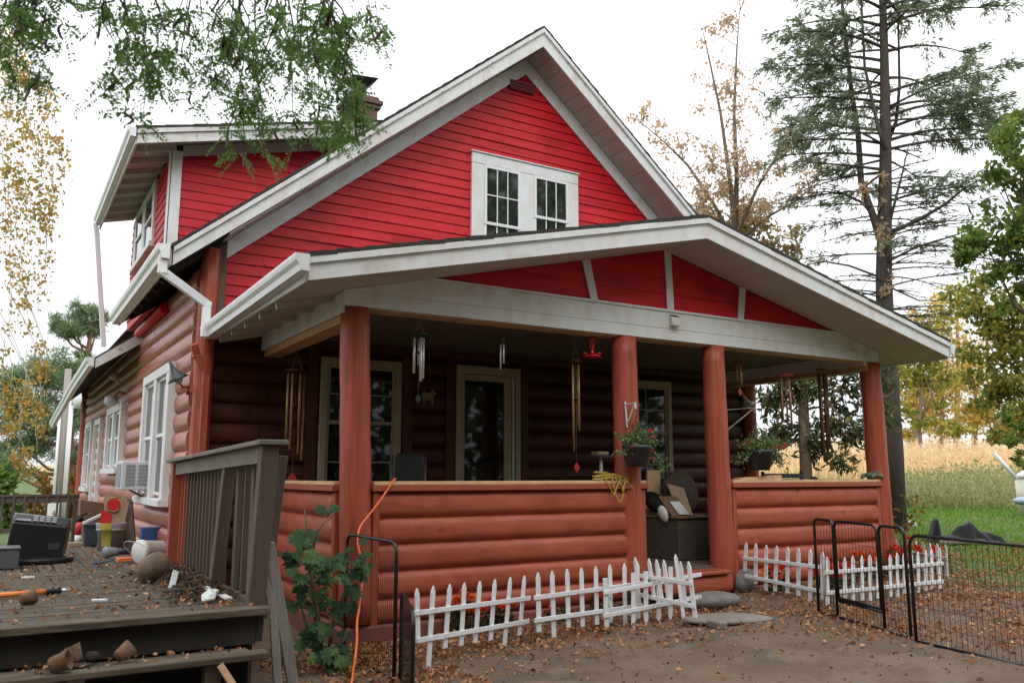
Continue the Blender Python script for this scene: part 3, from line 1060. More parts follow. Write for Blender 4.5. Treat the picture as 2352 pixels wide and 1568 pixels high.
# low log walls with a rail board on top
def porch_wall(fr, u0, u1, z0, ends=True):
    mb = MB()
    log_strip(mb, fr, u0 + .07, u1 - .07, z0, 1.435, pitch=.258, bulge=.060, rnd=rr)
    fbox(mb, fr, u0 + .07, u1 - .07, -.1, -.004, z0, 1.435)
    w = mb.build('porch_wall', M['log'], house)
    mb = MB()
    for a in ((u0, u0 + .07), (u1 - .07, u1)):
        fbox(mb, fr, a[0], a[1], -.1, .06, z0 - .02, 1.43)
    fbox(mb, fr, u0 - .02, u1 + .02, -.12, .10, 1.438, 1.495)
    mb.build('trim_board', M['postred'], w, bevel=.006)
    mb = MB()
    fbox(mb, fr, u0, u1, -.15, .08, 1.497, 1.535)
    mb.build('handrail', M['newwood'], w, bevel=.005)
    return w


pf = lambda u, n, z: (u, 7.94 - n, z)
porch_wall(pf, 3.20, 6.66, .17)
w = porch_wall(pf, 8.10, 11.10, .2)
porch_wall(lambda u, n, z: (2.95 - n, u, z), 8.12, 10.95, .2)
porch_wall(lambda u, n, z: (11.3 + n, u, z), 8.12, 10.95, .2)
mb = MB()
mb.box(2.9, 6.7, 7.86, 8.1, -.15, .168)
mb.box(8.05, 11.4, 7.86, 8.1, -.15, .198)
mb.box(2.88, 3.0, 8.11, 10.9, -.15, .198)
mb.box(11.25, 11.4, 8.11, 10.9, -.15, .198)
mb.build('porch_footing', M['concrete'], house, bevel=.02)
mb = MB()
n_ = 20
ys = np.linspace(8.12, 10.96, n_ + 1)
for i in range(n_):
    mb.box(3.03, 11.25, ys[i] + .002, ys[i + 1] - .002, .44, .47)
mb.box(6.68, 8.06, 8.0, 8.118, .44, .47)
mb.build('porch_floor', mat('worn_porch_boards', (.10, .075, .06), .8, .25, 5, (.5, 4, 3), .2, island=.12), house)
mb = MB()
mb.box(6.66, 7.86, 7.70, 7.995, .40, .445)
mb.build('step_tread', M['postred'], house, bevel=.01)
mb = MB()
log_strip(mb, lambda u, n, z: (u, 7.80 - n, z), 6.66, 7.9, .17, .398, pitch=.23, bulge=.06, rnd=rr)
mb.build('step_riser', M['log'], house)
# ------------------------------------------------------------------ ground
def axis_pts(lo, hi, fine0, fine1, step):
    a = list(np.arange(fine0, fine1 + 1e-6, step))
    s, x = step, fine1
    while x < hi:
        s *= 1.22
        x += s
        a.append(x)
    s, x = step, fine0
    while x > lo:
        s *= 1.22
        x -= s
        a.insert(0, x)
    return np.array(a)


gx = axis_pts(-300, 700, -3, 16, .11)
gy = axis_pts(-60, 700, 2.5, 14, .11)
X, Y = np.meshgrid(gx, gy)
rgg = np.random.default_rng(3)
Z = ground_z(X, Y)
near = smooth(22, 12, np.hypot(X - 6, Y - 6))
Z = Z + near * rgg.normal(0, .006, X.shape)
nx, ny = len(gx), len(gy)
me = bpy.data.meshes.new('ground')
idx = np.arange(nx * ny).reshape(ny, nx)
F = np.stack([idx[:-1, :-1], idx[:-1, 1:], idx[1:, 1:], idx[1:, :-1]], -1).reshape(-1, 4)
me.vertices.add(nx * ny)
me.vertices.foreach_set('co', np.stack([X, Y, Z], -1).ravel())
me.loops.add(F.size)
me.loops.foreach_set('vertex_index', F.ravel())
me.polygons.add(len(F))
me.polygons.foreach_set('loop_start', np.arange(len(F)) * 4)
me.polygons.foreach_set('loop_total', np.full(len(F), 4))
me.polygons.foreach_set('use_smooth', np.ones(len(F), bool))
# kinds of ground: bare dirt, leaf litter, grass, stubble field
W2 = X * .72 + Y * .69
grass = np.clip(smooth(10.2, 12.5, X + .25 * (Y - 6) + .5 * np.sin(Y * 1.3)) + smooth(0, -3, X) * smooth(9, 13, Y) + smooth(20, 26, Y), 0, 1)
field = smooth(36, 40, W2) * smooth(4, 10, X)
att = me.color_attributes.new('kind', 'FLOAT_COLOR', 'POINT')
cc = np.zeros((nx * ny, 4))
cc[:, 0] = grass.ravel()
cc[:, 1] = field.ravel()
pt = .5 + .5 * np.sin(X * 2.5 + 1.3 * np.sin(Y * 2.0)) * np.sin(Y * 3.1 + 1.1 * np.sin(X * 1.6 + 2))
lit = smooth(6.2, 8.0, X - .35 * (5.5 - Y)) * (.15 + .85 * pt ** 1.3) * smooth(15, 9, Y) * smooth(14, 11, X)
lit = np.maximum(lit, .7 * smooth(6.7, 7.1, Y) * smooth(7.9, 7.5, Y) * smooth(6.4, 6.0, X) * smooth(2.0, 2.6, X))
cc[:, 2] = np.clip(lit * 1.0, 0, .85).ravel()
cc[:, 3] = 1
att.data.foreach_set('color', cc.ravel())
gm = mat('ground_dirt', (.125, .085, .056), .95, .36, 1.1, bump=.9, bscale=26, spots=(.150, .108, .076), spot_at=.50, detail=10, spot_scale=2.4)
t = gm.node_tree
b = t.nodes['Principled BSDF']
src = b.inputs['Base Color'].links[0].from_socket
at_ = t.nodes.new('ShaderNodeAttribute')
at_.attribute_name = 'kind'
sp = t.nodes.new('ShaderNodeSeparateColor')
t.links.new(at_.outputs['Color'], sp.inputs[0])


def ramp_noise(scale, c0, c1):
    n = t.nodes.new('ShaderNodeTexNoise')
    n.inputs['Scale'].default_value = scale
    n.inputs['Detail'].default_value = 8
    tc = t.nodes.new('ShaderNodeTexCoord')
    t.links.new(tc.outputs['Object'], n.inputs['Vector'])
    r = t.nodes.new('ShaderNodeValToRGB')
    r.color_ramp.elements[0].position = .35
    r.color_ramp.elements[1].position = .65
    r.color_ramp.elements[0].color = (*c0, 1)
    r.color_ramp.elements[1].color = (*c1, 1)
    t.links.new(n.outputs['Fac'], r.inputs['Fac'])
    return r.outputs['Color']


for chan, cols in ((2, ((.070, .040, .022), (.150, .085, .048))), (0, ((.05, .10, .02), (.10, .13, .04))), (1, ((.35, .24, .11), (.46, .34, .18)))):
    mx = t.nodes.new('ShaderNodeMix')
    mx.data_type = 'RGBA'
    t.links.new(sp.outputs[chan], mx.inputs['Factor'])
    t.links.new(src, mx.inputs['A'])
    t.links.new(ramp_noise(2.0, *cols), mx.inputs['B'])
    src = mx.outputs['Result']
t.links.new(src, b.inputs['Base Color'])
me.materials.append(gm)
me.update(calc_edges=True)
ground = bpy.data.objects.new('ground', me)
COL.objects.link(ground)
tag(ground, kind='structure', label=None)
# ------------------------------------------------------------------ things hung on and standing in the porch
def px2m(p):
    """metres per photo pixel at the distance of p"""
    d = Vector(p) - EYE
    return d.dot(_f) / FPX


def chime(label, px, cap_py, y, cap_w, tubes, tube_r, tm, capm, hang_z=3.26, sail=None, sailm='redsail', plane=1, sail_h=.10, cone=False):
    """tubes = list of (pixel x offset, pixel length, depth offset)"""
    c = P(px, cap_py, plane, y)
    k = px2m(c)
    t = thing('wind_chime', (c.x, c.y, c.z), label, 'wind chime', 'wind chimes hung around the porch')
    r = cap_w * k / 2
    mb = MB()
    if cone:
        mb.lathe([(r * .18, .11), (r * .45, .08), (r * 1.0, .01), (r * 1.0, -.012), (r * .5, -.015)], c, 16)
    else:
        mb.lathe([(r * .5, .014), (r, .006), (r, -.010), (r * .9, -.014)], c, 20)
    mb.build('cap', M[capm], t)
    mb = MB()
    for a in range(4):
        x, yy = r * .8 * math.cos(a * PI / 2 + .5), r * .8 * math.sin(a * PI / 2 + .5)
        mb.tube([(c.x + x, c.y + yy, c.z), (c.x, c.y, c.z + min(.2, (hang_z - c.z) * .75))], .0022, 4)
    mb.tube([(c.x, c.y, c.z + min(.2, (hang_z - c.z) * .75)), (c.x, c.y, hang_z)], .0025, 4)
    ztop = c.z - 9 * k
    for dx, ln, dy in tubes:
        mb.tube([(c.x + dx * k * .86, c.y + dy, c.z), (c.x + dx * k * .86, c.y + dy, ztop)], .0018, 4)
    if sail:
        mb.tube([(c.x, c.y, c.z), (c.x, c.y, c.z - (sail - cap_py) * k)], .0018, 4)
    mb.build('cord', M['card'], t)
    for dx, ln, dy in tubes:
        mb = MB()
        x, yy = c.x + dx * k * .86, c.y + dy - dx * k * .5 * .2
        mb.lathe([(tube_r, ztop), (tube_r, ztop - ln * k), (tube_r * .72, ztop - ln * k), (tube_r * .72, ztop - ln * k + .01)], (x, yy, 0), 10)
        mb.build('tube', M[tm], t)
    mb = MB()
    zc = ztop - min(l for _, l, _ in tubes) * k * .55
    mb.lathe([(r * .5, zc - .008), (r * .5, zc + .008)], (c.x, c.y, 0), 14)
    mb.build('clapper', M['redwoodcap'], t)
    if sail:
        z = c.z - (sail - cap_py) * k
        h = sail_h
        mb = MB()
        mb.prism([(c.x, c.y - .004, z + h / 2), (c.x - h * .33, c.y - .004, z), (c.x, c.y - .004, z - h / 2), (c.x + h * .33, c.y - .004, z)], (0, .008, 0))
        mb.build('sail', M[sailm], t)
    return t


chime('large bronze tube wind chime hanging left of the nearest red column', 681, 850, 3.12, 46,
      [(-20, 152, .0), (-11, 140, -.04), (-6, 172, .05), (8, 128, -.05), (14, 182, .03), (22, 196, 0)], .017, 'bronze', 'redwoodcap', 3.2, 1098, 'redsail', 0, .20)
chime('silver tube wind chime with dark green cap and pale green sail', 963, 768, 8.06, 37,
      [(-13, 72, .0), (-10, 80, .03), (0, 100, -.05), (12, 92, .0), (5, 60, .05)], .0135, 'steel', 'greenpl', 3.25, 915, 'greenpl', 1, .10)
chime('smallest silver wind chime with a dark green cone top', 1154, 782, 8.15, 12,
      [(-5, 52, .0), (-3, 58, .02), (1, 44, -.02), (4, 42, 0)], .009, 'steel', 'greenpl', 3.25, None, cone=True)
chime('slim bronze wind chime with hanging red diamond sail beside the hummingbird feeder', 1322, 829, 8.3, 28,
      [(-9, 165, 0), (-3, 196, .03), (5, 150, -.03), (8, 140, .02)], .0115, 'bronze', 'redwoodcap', 3.3, 1070, 'redsail', 1, .13)
chime('short bronze wind chime just right of the third column', 1697, 832, 8.3, 22,
      [(-7, 32, 0), (-1, 40, -.03), (4, 38, .03), (8, 44, 0)], .011, 'bronze', 'redwoodcap', 3.3, 900, 'redsail', 1, .12)
chime('mid length bronze wind chime with bright red disc cap', 1803, 861, 8.25, 36,
      [(-14, 92, 0), (-9, 100, .04), (4, 70, -.04), (9, 98, .04), (15, 112, 0)], .0135, 'bronze', 'redsail', 3.3, 920, 'redwoodcap', 1, .08)
chime('very long dark wind chime nearest the far right column', 1888, 849, 8.3, 28,
      [(-9, 200, 0), (-4, 186, .05), (3, 172, -.05), (10, 184, .03)], .018, 'dkbronze', 'redwoodcap', 3.3, None)
chime('little dark wind chime tucked under the beam beside the far right column', 1937, 846, 8.5, 12,
      [(-3, 34, 0), (2, 40, .02), (5, 36, 0)], .008, 'dkbronze', 'greenpl', 3.3, 896, 'redsail', 1, .07)

# hummingbird feeder
c = P(1360, 800, 1, 8.1)
k = px2m(c)
t = thing('bird_feeder', c, 'bright red hummingbird feeder hanging from the front beam', 'bird feeder')
mb = MB()
mb.lathe([(.0, .30 - .16), (.045, .135), (.047, .115), (.036, .09), (.033, .03), (.022, -.03), (.026, -.055)], c, 18)
mb.build('bottle', M['redglass'], t)
mb = MB()
mb.lathe([(.02, -.05), (.05, -.062), (.105, -.092), (.11, -.104), (.08, -.118), (.02, -.12)], c, 22)
for a in range(4):
    x, y = .082 * math.cos(a * PI / 2 + .9), .082 * math.sin(a * PI / 2 + .9)
    mb.lathe([(.012, -.09), (.036, -.068), (.038, -.062), (.01, -.06)], c + Vector((x, y, 0)), 10)
mb.build('base', M['redglass'], t)
for a in range(4):
    mb = MB()
    x, y = .088 * math.cos(a * PI / 2 + .9), .088 * math.sin(a * PI / 2 + .9)
    mb.blob(c + Vector((x, y, -.055)), (.014, .014, .009), a)
    mb.build('feeding_port', M['yellow'], t)
mb = MB()
mb.tube([c + Vector((0, 0, .14)), c + Vector((0, 0, .25)), (c.x, c.y, 3.25)], .003, 5)
mb.build('hanger', M['blackmetal'], t)

# goat plaque
c = P(985, 912, 1, WY - .075)
pts = [(-.13, .06), (-.12, .09), (.02, .075), (.05, .10), (.055, .15), (.075, .15), (.08, .11), (.10, .14), (.115, .135), (.11, .10), (.15, .075), (.145, .05), (.10, .04), (.10, -.02),
       (.09, -.15), (.05, -.15), (.05, -.07), (.03, -.05), (-.05, -.05), (-.06, -.15), (-.10, -.15), (-.11, -.05), (-.125, .0), (-.15, .04)]
mb = MB()
mb.prism([(c.x + x * .78, c.y, c.z + z * .85) for x, z in pts], (0, .015, 0))
o = mb.build('wall_plaque', M['plaque'], None, c)
tag(o, 'yellowed goat shaped plaque on the porch wall between window and door', 'wall plaque')

# black mesh office chair, only the back shows above the rail
c = P(938, 1090, 1, 9.35)
t = thing('office_chair', (c.x, c.y, .47), 'black office chair with its back showing over the porch rail', 'chair')
rot = Matrix.Rotation(R(-28), 3, 'Z')


def rbox(mb, cx, cy, w, d, z0, z1, rotm, tilt=0.0, rnd=.0, n=8):
    """rounded upright slab"""
    pts = []
    for i in range(4):
        sx, sz = ((1, -1), (1, 1), (-1, 1), (-1, -1))[i]
        for j in range(5):
            a = (i - 1) * PI / 2 + j / 4 * PI / 2
            pts.append((sx * (w / 2 - rnd) + rnd * math.cos(a), (z0 + z1) / 2 + sz * ((z1 - z0) / 2 - rnd) + rnd * math.sin(a)))
    f = [Vector((x, -d / 2 + (z - z0) * tilt, z)) for x, z in pts]
    b = [Vector((x, d / 2 + (z - z0) * tilt, z)) for x, z in pts]
    m = len(f)
    vs = [rotm @ p + Vector((cx, cy, 0)) for p in f + b]
    mb.add(vs, [tuple(range(m)), tuple(range(2 * m - 1, m - 1, -1))] + [(i, m + i, m + (i + 1) % m, (i + 1) % m) for i in range(m)])


mb = MB()
rbox(mb, c.x, c.y, .36, .05, 1.05, 1.86, rot, .12, .07)
mb.build('backrest', M['black'], t, bevel=.012, seg=2)
mb2 = MB()
mb2.tube([rot @ Vector((-.20, -.02 + .12 * z, 1.05 + z)) + Vector((c.x, c.y, 0)) for z in (0, .4, .78)], .015, 6)
mb2.tube([rot @ Vector((.20, -.02 + .12 * z, 1.05 + z)) + Vector((c.x, c.y, 0)) for z in (0, .4, .78)], .015, 6)
mb2.build('back_frame', M['darkgrey'], t)
mb = MB()
rr_ = rot @ Vector((0, -.25, 0))
mb.box(c.x + rr_.x - .25, c.x + rr_.x + .25, c.y + rr_.y - .24, c.y + rr_.y + .24, .93, 1.0)
mb.build('seat', M['black'], t, bevel=.03, seg=2)
mb = MB()
mb.tube([(c.x + rr_.x, c.y + rr_.y, .55), (c.x + rr_.x, c.y + rr_.y, .93)], .03, 10)
for a in range(5):
    q = (c.x + rr_.x + .3 * math.cos(a * 1.257), c.y + rr_.y + .3 * math.sin(a * 1.257), .51)
    mb.tube([(c.x + rr_.x, c.y + rr_.y, .58), q], .018, 6)
    mb.blob((q[0], q[1], .50), (.03, .03, .03), a)
mb.build('swivel_base', M['darkgrey'], t)

# yellow rope coil
rg1 = random.Random(4)
c = P(1398, 1094, 1, 7.93)
mb = MB()
pts = []
for i in range(150):
    a = i * .42
    r_ = .17 + .06 * math.sin(i * .37) + rg1.uniform(-.02, .02)
    pts.append((c.x + 1.05 * r_ * math.cos(a), 7.93 + .32 * r_ * math.sin(a), 1.545 + .02 * rg1.random() + .07 * (i / 150) * (1 + math.sin(a * .5)) * .6))
mb.tube(pts, .0075, 6)
for (x0, x1, dep, sh) in ((-.12, .10, .20, .03), (-.02, .17, .27, .0), (.03, .22, .15, .05)):
    pts = []
    for i in range(15):
        u = i / 14
        pts.append((c.x + x0 + (x1 - x0) * u + sh * math.sin(u * PI * 2), 7.84 - .02 * math.sin(u * PI), 1.565 - dep * math.sin(u * PI) ** .8))
    pts = [(pts[0][0], 7.93, 1.57), (pts[0][0], 7.86, 1.57)] + pts + [(pts[-1][0], 7.86, 1.57), (pts[-1][0], 7.93, 1.57)]
    mb.tube(pts, .0075, 6)
pts = [P(x, y, 1, 7.84) for x, y in ((1425, 1100), (1442, 1108), (1455, 1122), (1467, 1140))]
mb.tube(pts, .007, 6)
o = mb.build('rope_coil', M['rope'], None, c)
tag(o, 'tangled coil of yellow rope draped over the porch rail', 'rope')

# pedestal with a white box on it
c = P(1380, 1040, 1, 9.4)
t = thing('pedestal_table', (c.x, c.y, .47), 'dark pedestal stand against the log wall behind the rope', 'stand')
mb = MB()
mb.box(c.x - .17, c.x + .17, c.y - .12, c.y + .12, c.z - .06, c.z - .03)
mb.build('top', M['oldwood'], t)
mb = MB()
mb.lathe([(.15, .475), (.12, .52), (.03, .6), (.022, .9), (.03, 1.2), (.022, c.z - .06)], (c.x, c.y, 0), 12)
mb.build('pedestal', M['acgrey'], t)
mb = MB()
mb.box(c.x - .11, c.x + .08, c.y - .08, c.y + .08, c.z - .028, c.z + .02)
o = mb.build('white_box', M['tan_trim'], None, (c.x, c.y, c.z), bevel=.008)
tag(o, 'small cream box lying on the dark pedestal stand', 'box')


def bracket(label, pts, m, w=.022):
    a, b, d = pts
    t = MB()
    t.bar(a, b, w, .008)
    t.bar(d, b, w, .008)
    t.bar(Vector(a) + Vector((0, 0, .03)), Vector(d) - Vector((0, 0, .03)), w, .008, (0, 1, 0))
    t.bar(Vector(b) + Vector((0, 0, .005)), Vector(b) - Vector((0, 0, .07)), w * 1.2, .012, (0, 1, 0))
    o = t.build('plant_bracket', m, None, a)
    return tag(o, label, 'bracket', 'brackets holding the hanging baskets')


M['flowerleaf'] = leafmat('fuchsia_leaf', [lin(84, 110, 62), lin(112, 136, 80), lin(140, 156, 108)], .3)
M['pinkflower'] = leafmat('pink_flower', [lin(200, 20, 60), lin(225, 35, 75)], .2)


def basket(label, px, top, bot, wpx, y, hang, trail, seed):
    c = P(px, (top + bot) / 2, 1, y)
    k = px2m(c)
    h = (bot - top) * k * 1.02
    r = wpx * k / 2
    z0 = c.z - h / 2
    t = thing('hanging_basket', (c.x, c.y, z0), label, 'hanging basket', 'hanging flower baskets on the porch columns')
    mb = MB()
    mb.lathe([(r * .70, z0), (r * .76, z0 + h * .22), (r * .84, z0 + h * .24), (r * .95, z0 + h * .86), (r * 1.02, z0 + h * .87), (r * 1.02, z0 + h), (r * .93, z0 + h), (r * .9, z0 + h * .85)], (c.x, c.y, 0), 26)
    mb.build('pot', M['darkgrey'], t)
    mb = MB()
    mb.lathe([(0, z0 + h * .9), (r * .92, z0 + h * .88)], (c.x, c.y, 0), 20)
    mb.build('soil', M['soil'], t)
    mb = MB()
    for a in range(3):
        q = (c.x + r * .98 * math.cos(a * 2.09 + 1), c.y + r * .98 * math.sin(a * 2.09 + 1), z0 + h * .97)
        mb.tube([q, (hang[0], hang[1], hang[2] - .12)], .004, 5)
    mb.tube([(hang[0], hang[1], hang[2] - .12), (hang[0] + .02, hang[1], hang[2] - .06), (hang[0] + .02, hang[1], hang[2] - .01), hang], .007, 6)
    mb.build('hanger', M['darkgrey'], t)
    g = np.random.default_rng(seed)
    C, D, Fl = [], [], []
    for dx, dz, n, sp in trail:
        for i in range(n):
            u = g.random() ** .8
            x = c.x + dx * u + g.normal(0, sp)
            yv = c.y + g.normal(0, sp * 1.2)
            zz = z0 + h + (dz * u if dz > 0 else .08 * math.sin(min(1, u * 1.6) * PI) + dz * u ** 2) + g.normal(0, sp * .8)
            C.append((x, yv, zz))
            if u > .35 and g.random() < .016:
                Fl.append((x, yv - .05, zz))
    C = np.array(C)
    quads_obj('foliage', leaves(g, C, .046, wide=.55, droop=.2), M['flowerleaf'], t)
    Fl = np.array(Fl)
    V = np.concatenate([leaves(g, Fl, .032, wide=.9, droop=.4) for _ in range(6)])
    quads_obj('blossoms', V, M['pinkflower'], t)
    mb = MB()
    for dx, dz, n, sp in trail:
        pts = [(c.x + dx * u, c.y + .3 * sp * math.sin(dx * 40 + u * 3), z0 + h * .9 + (dz * u if dz > 0 else .08 * math.sin(min(1, u * 1.6) * PI) + dz * u ** 2)) for u in (0, .2, .4, .6, .8, 1)]
        mb.tube(pts, .004, 5)
    mb.build('stems', M['oldwood'], t)
    return t


h1 = P(1459, 925, 1, 7.72)
bracket('metal plant bracket on the second column from the deck', (P(1436, 928, 1, 7.83), h1, P(1440, 975, 1, 7.83)), M['acgrey'])
basket('hanging basket on the second column from the deck with pink flowers trailing right', 1462, 1023, 1071, 64, 7.70, tuple(h1 - Vector((0, 0, .08))),
       [(-.24, .10, 90, .035), (-.30, -.12, 60, .03), (.02, .26, 110, .04), (.20, .18, 130, .045), (.42, -.28, 190, .04), (.30, .06, 90, .04), (-.08, .14, 90, .04)], 3)
h2 = P(1733, 936, 1, 7.9)
bracket('long diagonal plant bracket on the third column from the deck', (P(1667, 941, 1, 7.9), h2, P(1667, 990, 1, 7.9)), M['greywood'])
basket('shaded hanging basket right of the third column with leafy sides', 1745, 1034, 1079, 62, 7.9, tuple(h2 - Vector((0, 0, .05))),
       [(-.34, .10, 150, .05), (-.42, -.18, 120, .045), (.02, .22, 110, .05), (.30, .16, 190, .06), (.46, -.20, 210, .06), (.5, .08, 90, .05), (-.1, .14, 100, .05)], 8)

# storage chest and the clutter on it
c = P(1561, 1287, 2, .475)
t = thing('storage_chest', (c.x, c.y, .475), 'grey brown wooden chest standing just inside the porch step', 'chest')
x0, y0 = c.x, c.y
zt = P(1561, 1186, 1, y0).z
mb = MB()
mb.box(x0, x0 + .62, y0, y0 + 1.15, .475, zt - .03)
mb.build('chest_body', M['chest'], t, bevel=.008)
mb = MB()
mb.box(x0 - .03, x0 + .65, y0 - .03, y0 + 1.18, zt - .028, zt)
mb.build('lid', M['browncard'], t, bevel=.006)
c = P(1562, 1118, 1, y0 + .55)
k = px2m(c)
mb = MB()
rot = Matrix.Rotation(R(78), 3, 'X')
prof = [(.0, -.06), (.30, -.06), (.31, -.03), (.305, .04), (.29, .06), (0, .06)]
mb.lathe(prof, c, 26, rot=rot)
q = math.pi
lowest = min(v[2] for v in mb.v)
o = mb.build('log_round', mat('dark_log_slice', (.05, .033, .022), .8, .4, 14, bump=.4), None, c)
o.location.z += zt - lowest + .001
tag(o, 'dark round log slice propped upright on the chest', 'log slice')
b0 = P(1512, 1150, 1, y0 + .75)
mb = MB()
mb.box(b0.x - .16, b0.x + .08, y0 + .78, y0 + .81, zt + .002, P(1512, 1079, 1, y0 + .75).z)
o = mb.build('pine_board', M['newwood'], None, (b0.x, y0 + .8, zt))
tag(o, 'yellow pine board standing behind the dark log slice', 'board')
b0 = P(1608, 1160, 1, y0 + .25)
mb = MB()
zz = P(1600, 1110, 1, y0 + .3).z
mb.prism([(x0 + .26, y0 + .25, zt + .002), (x0 + .5, y0 + .25, zt + .002), (x0 + .5, y0 + .42, zz - .06), (x0 + .2, y0 + .42, zz)], (0, .03, .004))
o = mb.build('cardboard_sheet', M['card'], None, (x0 + .4, y0 + .3, zt))
tag(o, 'tan cardboard sheet leaning over the chest beside the third column', 'cardboard')
mb = MB()
mb.prism([(x0 + .0, y0 + .12, zt + .002), (x0 + .34, y0 + .12, zt + .002), (x0 + .26, y0 + .32, zt + .26), (x0 - .06, y0 + .32, zt + .26)], (0, .012, .003))
f_ = mb.build('picture_frame', M['browncard'], None, (x0 + .1, y0 + .2, zt))
tag(f_, 'brown backed frame with a pale sheet leaning on the chest', 'picture frame')
mb = MB()
mb.prism([(x0 + .12, y0 + .115, zt + .02), (x0 + .31, y0 + .115, zt + .02), (x0 + .25, y0 + .245, zt + .19), (x0 + .07, y0 + .245, zt + .19)], (0, -.004, .002))
mb.build('paper_sheet', M['white_worn'], f_)
mb = MB()
c = P(1500, 1140, 0, x0 + .1)
mb.blob((x0 + .12, y0 + .62, zt + .13), (.16, .2, .14), 5, 3, .35)
o = mb.build('black_bag', M['tarp'], None, (x0 + .12, y0 + .62, zt))
o.location.z += .015
tag(o, 'crumpled black bag on the chest in front of the log slice', 'bag')
mb = MB()
mb.blob((x0 - .02, y0 + .28, zt + .03), (.05, .09, .10), 7, 3, .35)
o = mb.build('crumpled_paper', M['white_worn'], None, (x0 - .02, y0 + .28, zt))
tag(o, 'crumpled white paper hanging over the chest edge', 'paper')
mb = MB()
mb.box(x0 - .02, x0 + .1, y0 + .34, y0 + .42, zt + .002, zt + .035)
o = mb.build('tape_measure', M['yellow'], None, (x0, y0 + .4, zt), bevel=.01)
tag(o, 'small yellow tool lying on the chest by the black bag', 'tool')
b0 = P(1612, 1276, 2, .475)
mb = MB()
mb.box(b0.x - .16, b0.x + .2, b0.y + .05, b0.y + .2, .475, .53)
o = mb.build('wood_offcut', M['newwood'], None, b0, bevel=.005)
tag(o, 'yellow wood offcut on the porch floor beside the third column', 'wood block')

# things on the right-hand rail
a, b_ = P(1690, 1096, 1, 7.99), P(1758, 1096, 1, 7.99)
mb = MB()
mb.hexa([(a.x, 7.90, 1.536), (b_.x + .25, 7.93, 1.536), (b_.x + .25, 8.06, 1.536), (a.x, 8.03, 1.536)], [(a.x, 7.90, 1.56), (b_.x + .25, 7.93, 1.60), (b_.x + .25, 8.06, 1.60), (a.x, 8.03, 1.56)])
o = mb.build('loose_board', M['newwood'], None, a)
tag(o, 'loose pale board lying on the rail under the shaded basket', 'board')
c = P(2003, 1098, 1, 7.95)
t = thing('frog_figurine', (c.x, c.y, 1.537), 'green and brown frog figurine on the rail beside the far right column', 'figurine')
mb = MB()
mb.blob((c.x, c.y, 1.60), (.12, .08, .05), 3, 3, .12)
mb.blob((c.x + .11, c.y - .02, 1.635), (.06, .055, .038), 4, 3, .08)
mb.build('frog_body', M['frogg'], t)
for sx, sy in ((-.09, -.07), (.09, -.075), (-.09, .07), (.1, .07)):
    mb = MB()
    mb.tube([(c.x + sx * .5, c.y + sy * .7, 1.60), (c.x + sx * 1.1, c.y + sy * 1.3, 1.585), (c.x + sx * 1.3, c.y + sy * 1.2, 1.547)], [.035, .026, .02], 8)
    mb.build('leg', M['frogg'], t)
for sy in (-.035, .035):
    mb = MB()
    mb.blob((c.x + .12, c.y + sy, 1.675), (.016, .016, .016), 1)
    mb.build('eye', M['black'], t)
c = P(1870, 1100, 1, 7.95)
mb = MB()
mb.lathe([(.05, 1.537), (.055, 1.55), (.03, 1.575), (0, 1.58)], (c.x, c.y, 0), 12)
o = mb.build('small_dish', M['soil'], None, (c.x, c.y, 1.537))
tag(o, 'little dark upturned dish on the rail below the longest chime', 'dish')

# dark bench inside the right end of the porch
c = P(1800, 1080, 1, 9.0)
t = thing('porch_bench', (c.x, 9.0, .472), 'dark metal bench behind the right rail with its back showing', 'bench')
mb = MB()
for z in (1.55, 1.42, 1.29):
    mb.box(c.x - .42, c.x + .42, 9.0, 9.03, z, z + .07)
mb.build('backrest', M['darkgrey'], t)
mb = MB()
mb.box(c.x - .45, c.x + .45, 8.6, 9.0, .88, .92)
mb.build('seat', M['darkgrey'], t)
for sx in (-.43, .43):
    for sy in (8.63, 9.03):
        mb = MB()
        mb.box(c.x + sx - .02, c.x + sx + .02, sy - .02, sy + .02, .472, 1.65 if sy > 9 else .88)
        mb.build('leg', M['blackmetal'], t)

# lamps on the walls
def horn_lamp(label, base, tip, name='wall_lamp', arm='column', shade='darkgrey'):
    base, tip = Vector(base), Vector(tip)
    t = thing(name, base, label, 'wall lamp')
    mb = MB()
    mid = (base + tip) / 2 + Vector((0, 0, -.06))
    mb.tube([base, mid, tip - Vector((0, 0, .02))], [.014, .012, .012], 8)
    mb.tube([base + Vector((0, 0, -.10)), base + Vector((0, 0, .04))], .022, 8)
    mb.build('arm', M[arm], t)
    mb = MB()
    d = (tip - base)
    rot = Matrix.Rotation(R(-28), 3, 'Y')
    mb.lathe([(.012, .24), (.02, .16), (.045, .08), (.085, .02), (.135, -.02), (.13, -.022)], tip, 18, rot=rot)
    mb.build('lamp_shade', M[shade], t)
    mb = MB()
    mb.blob(tip + Vector((.01, 0, -.02)), (.045, .045, .05), 2)
    mb.build('bulb', M['white_worn'], t)
    return t


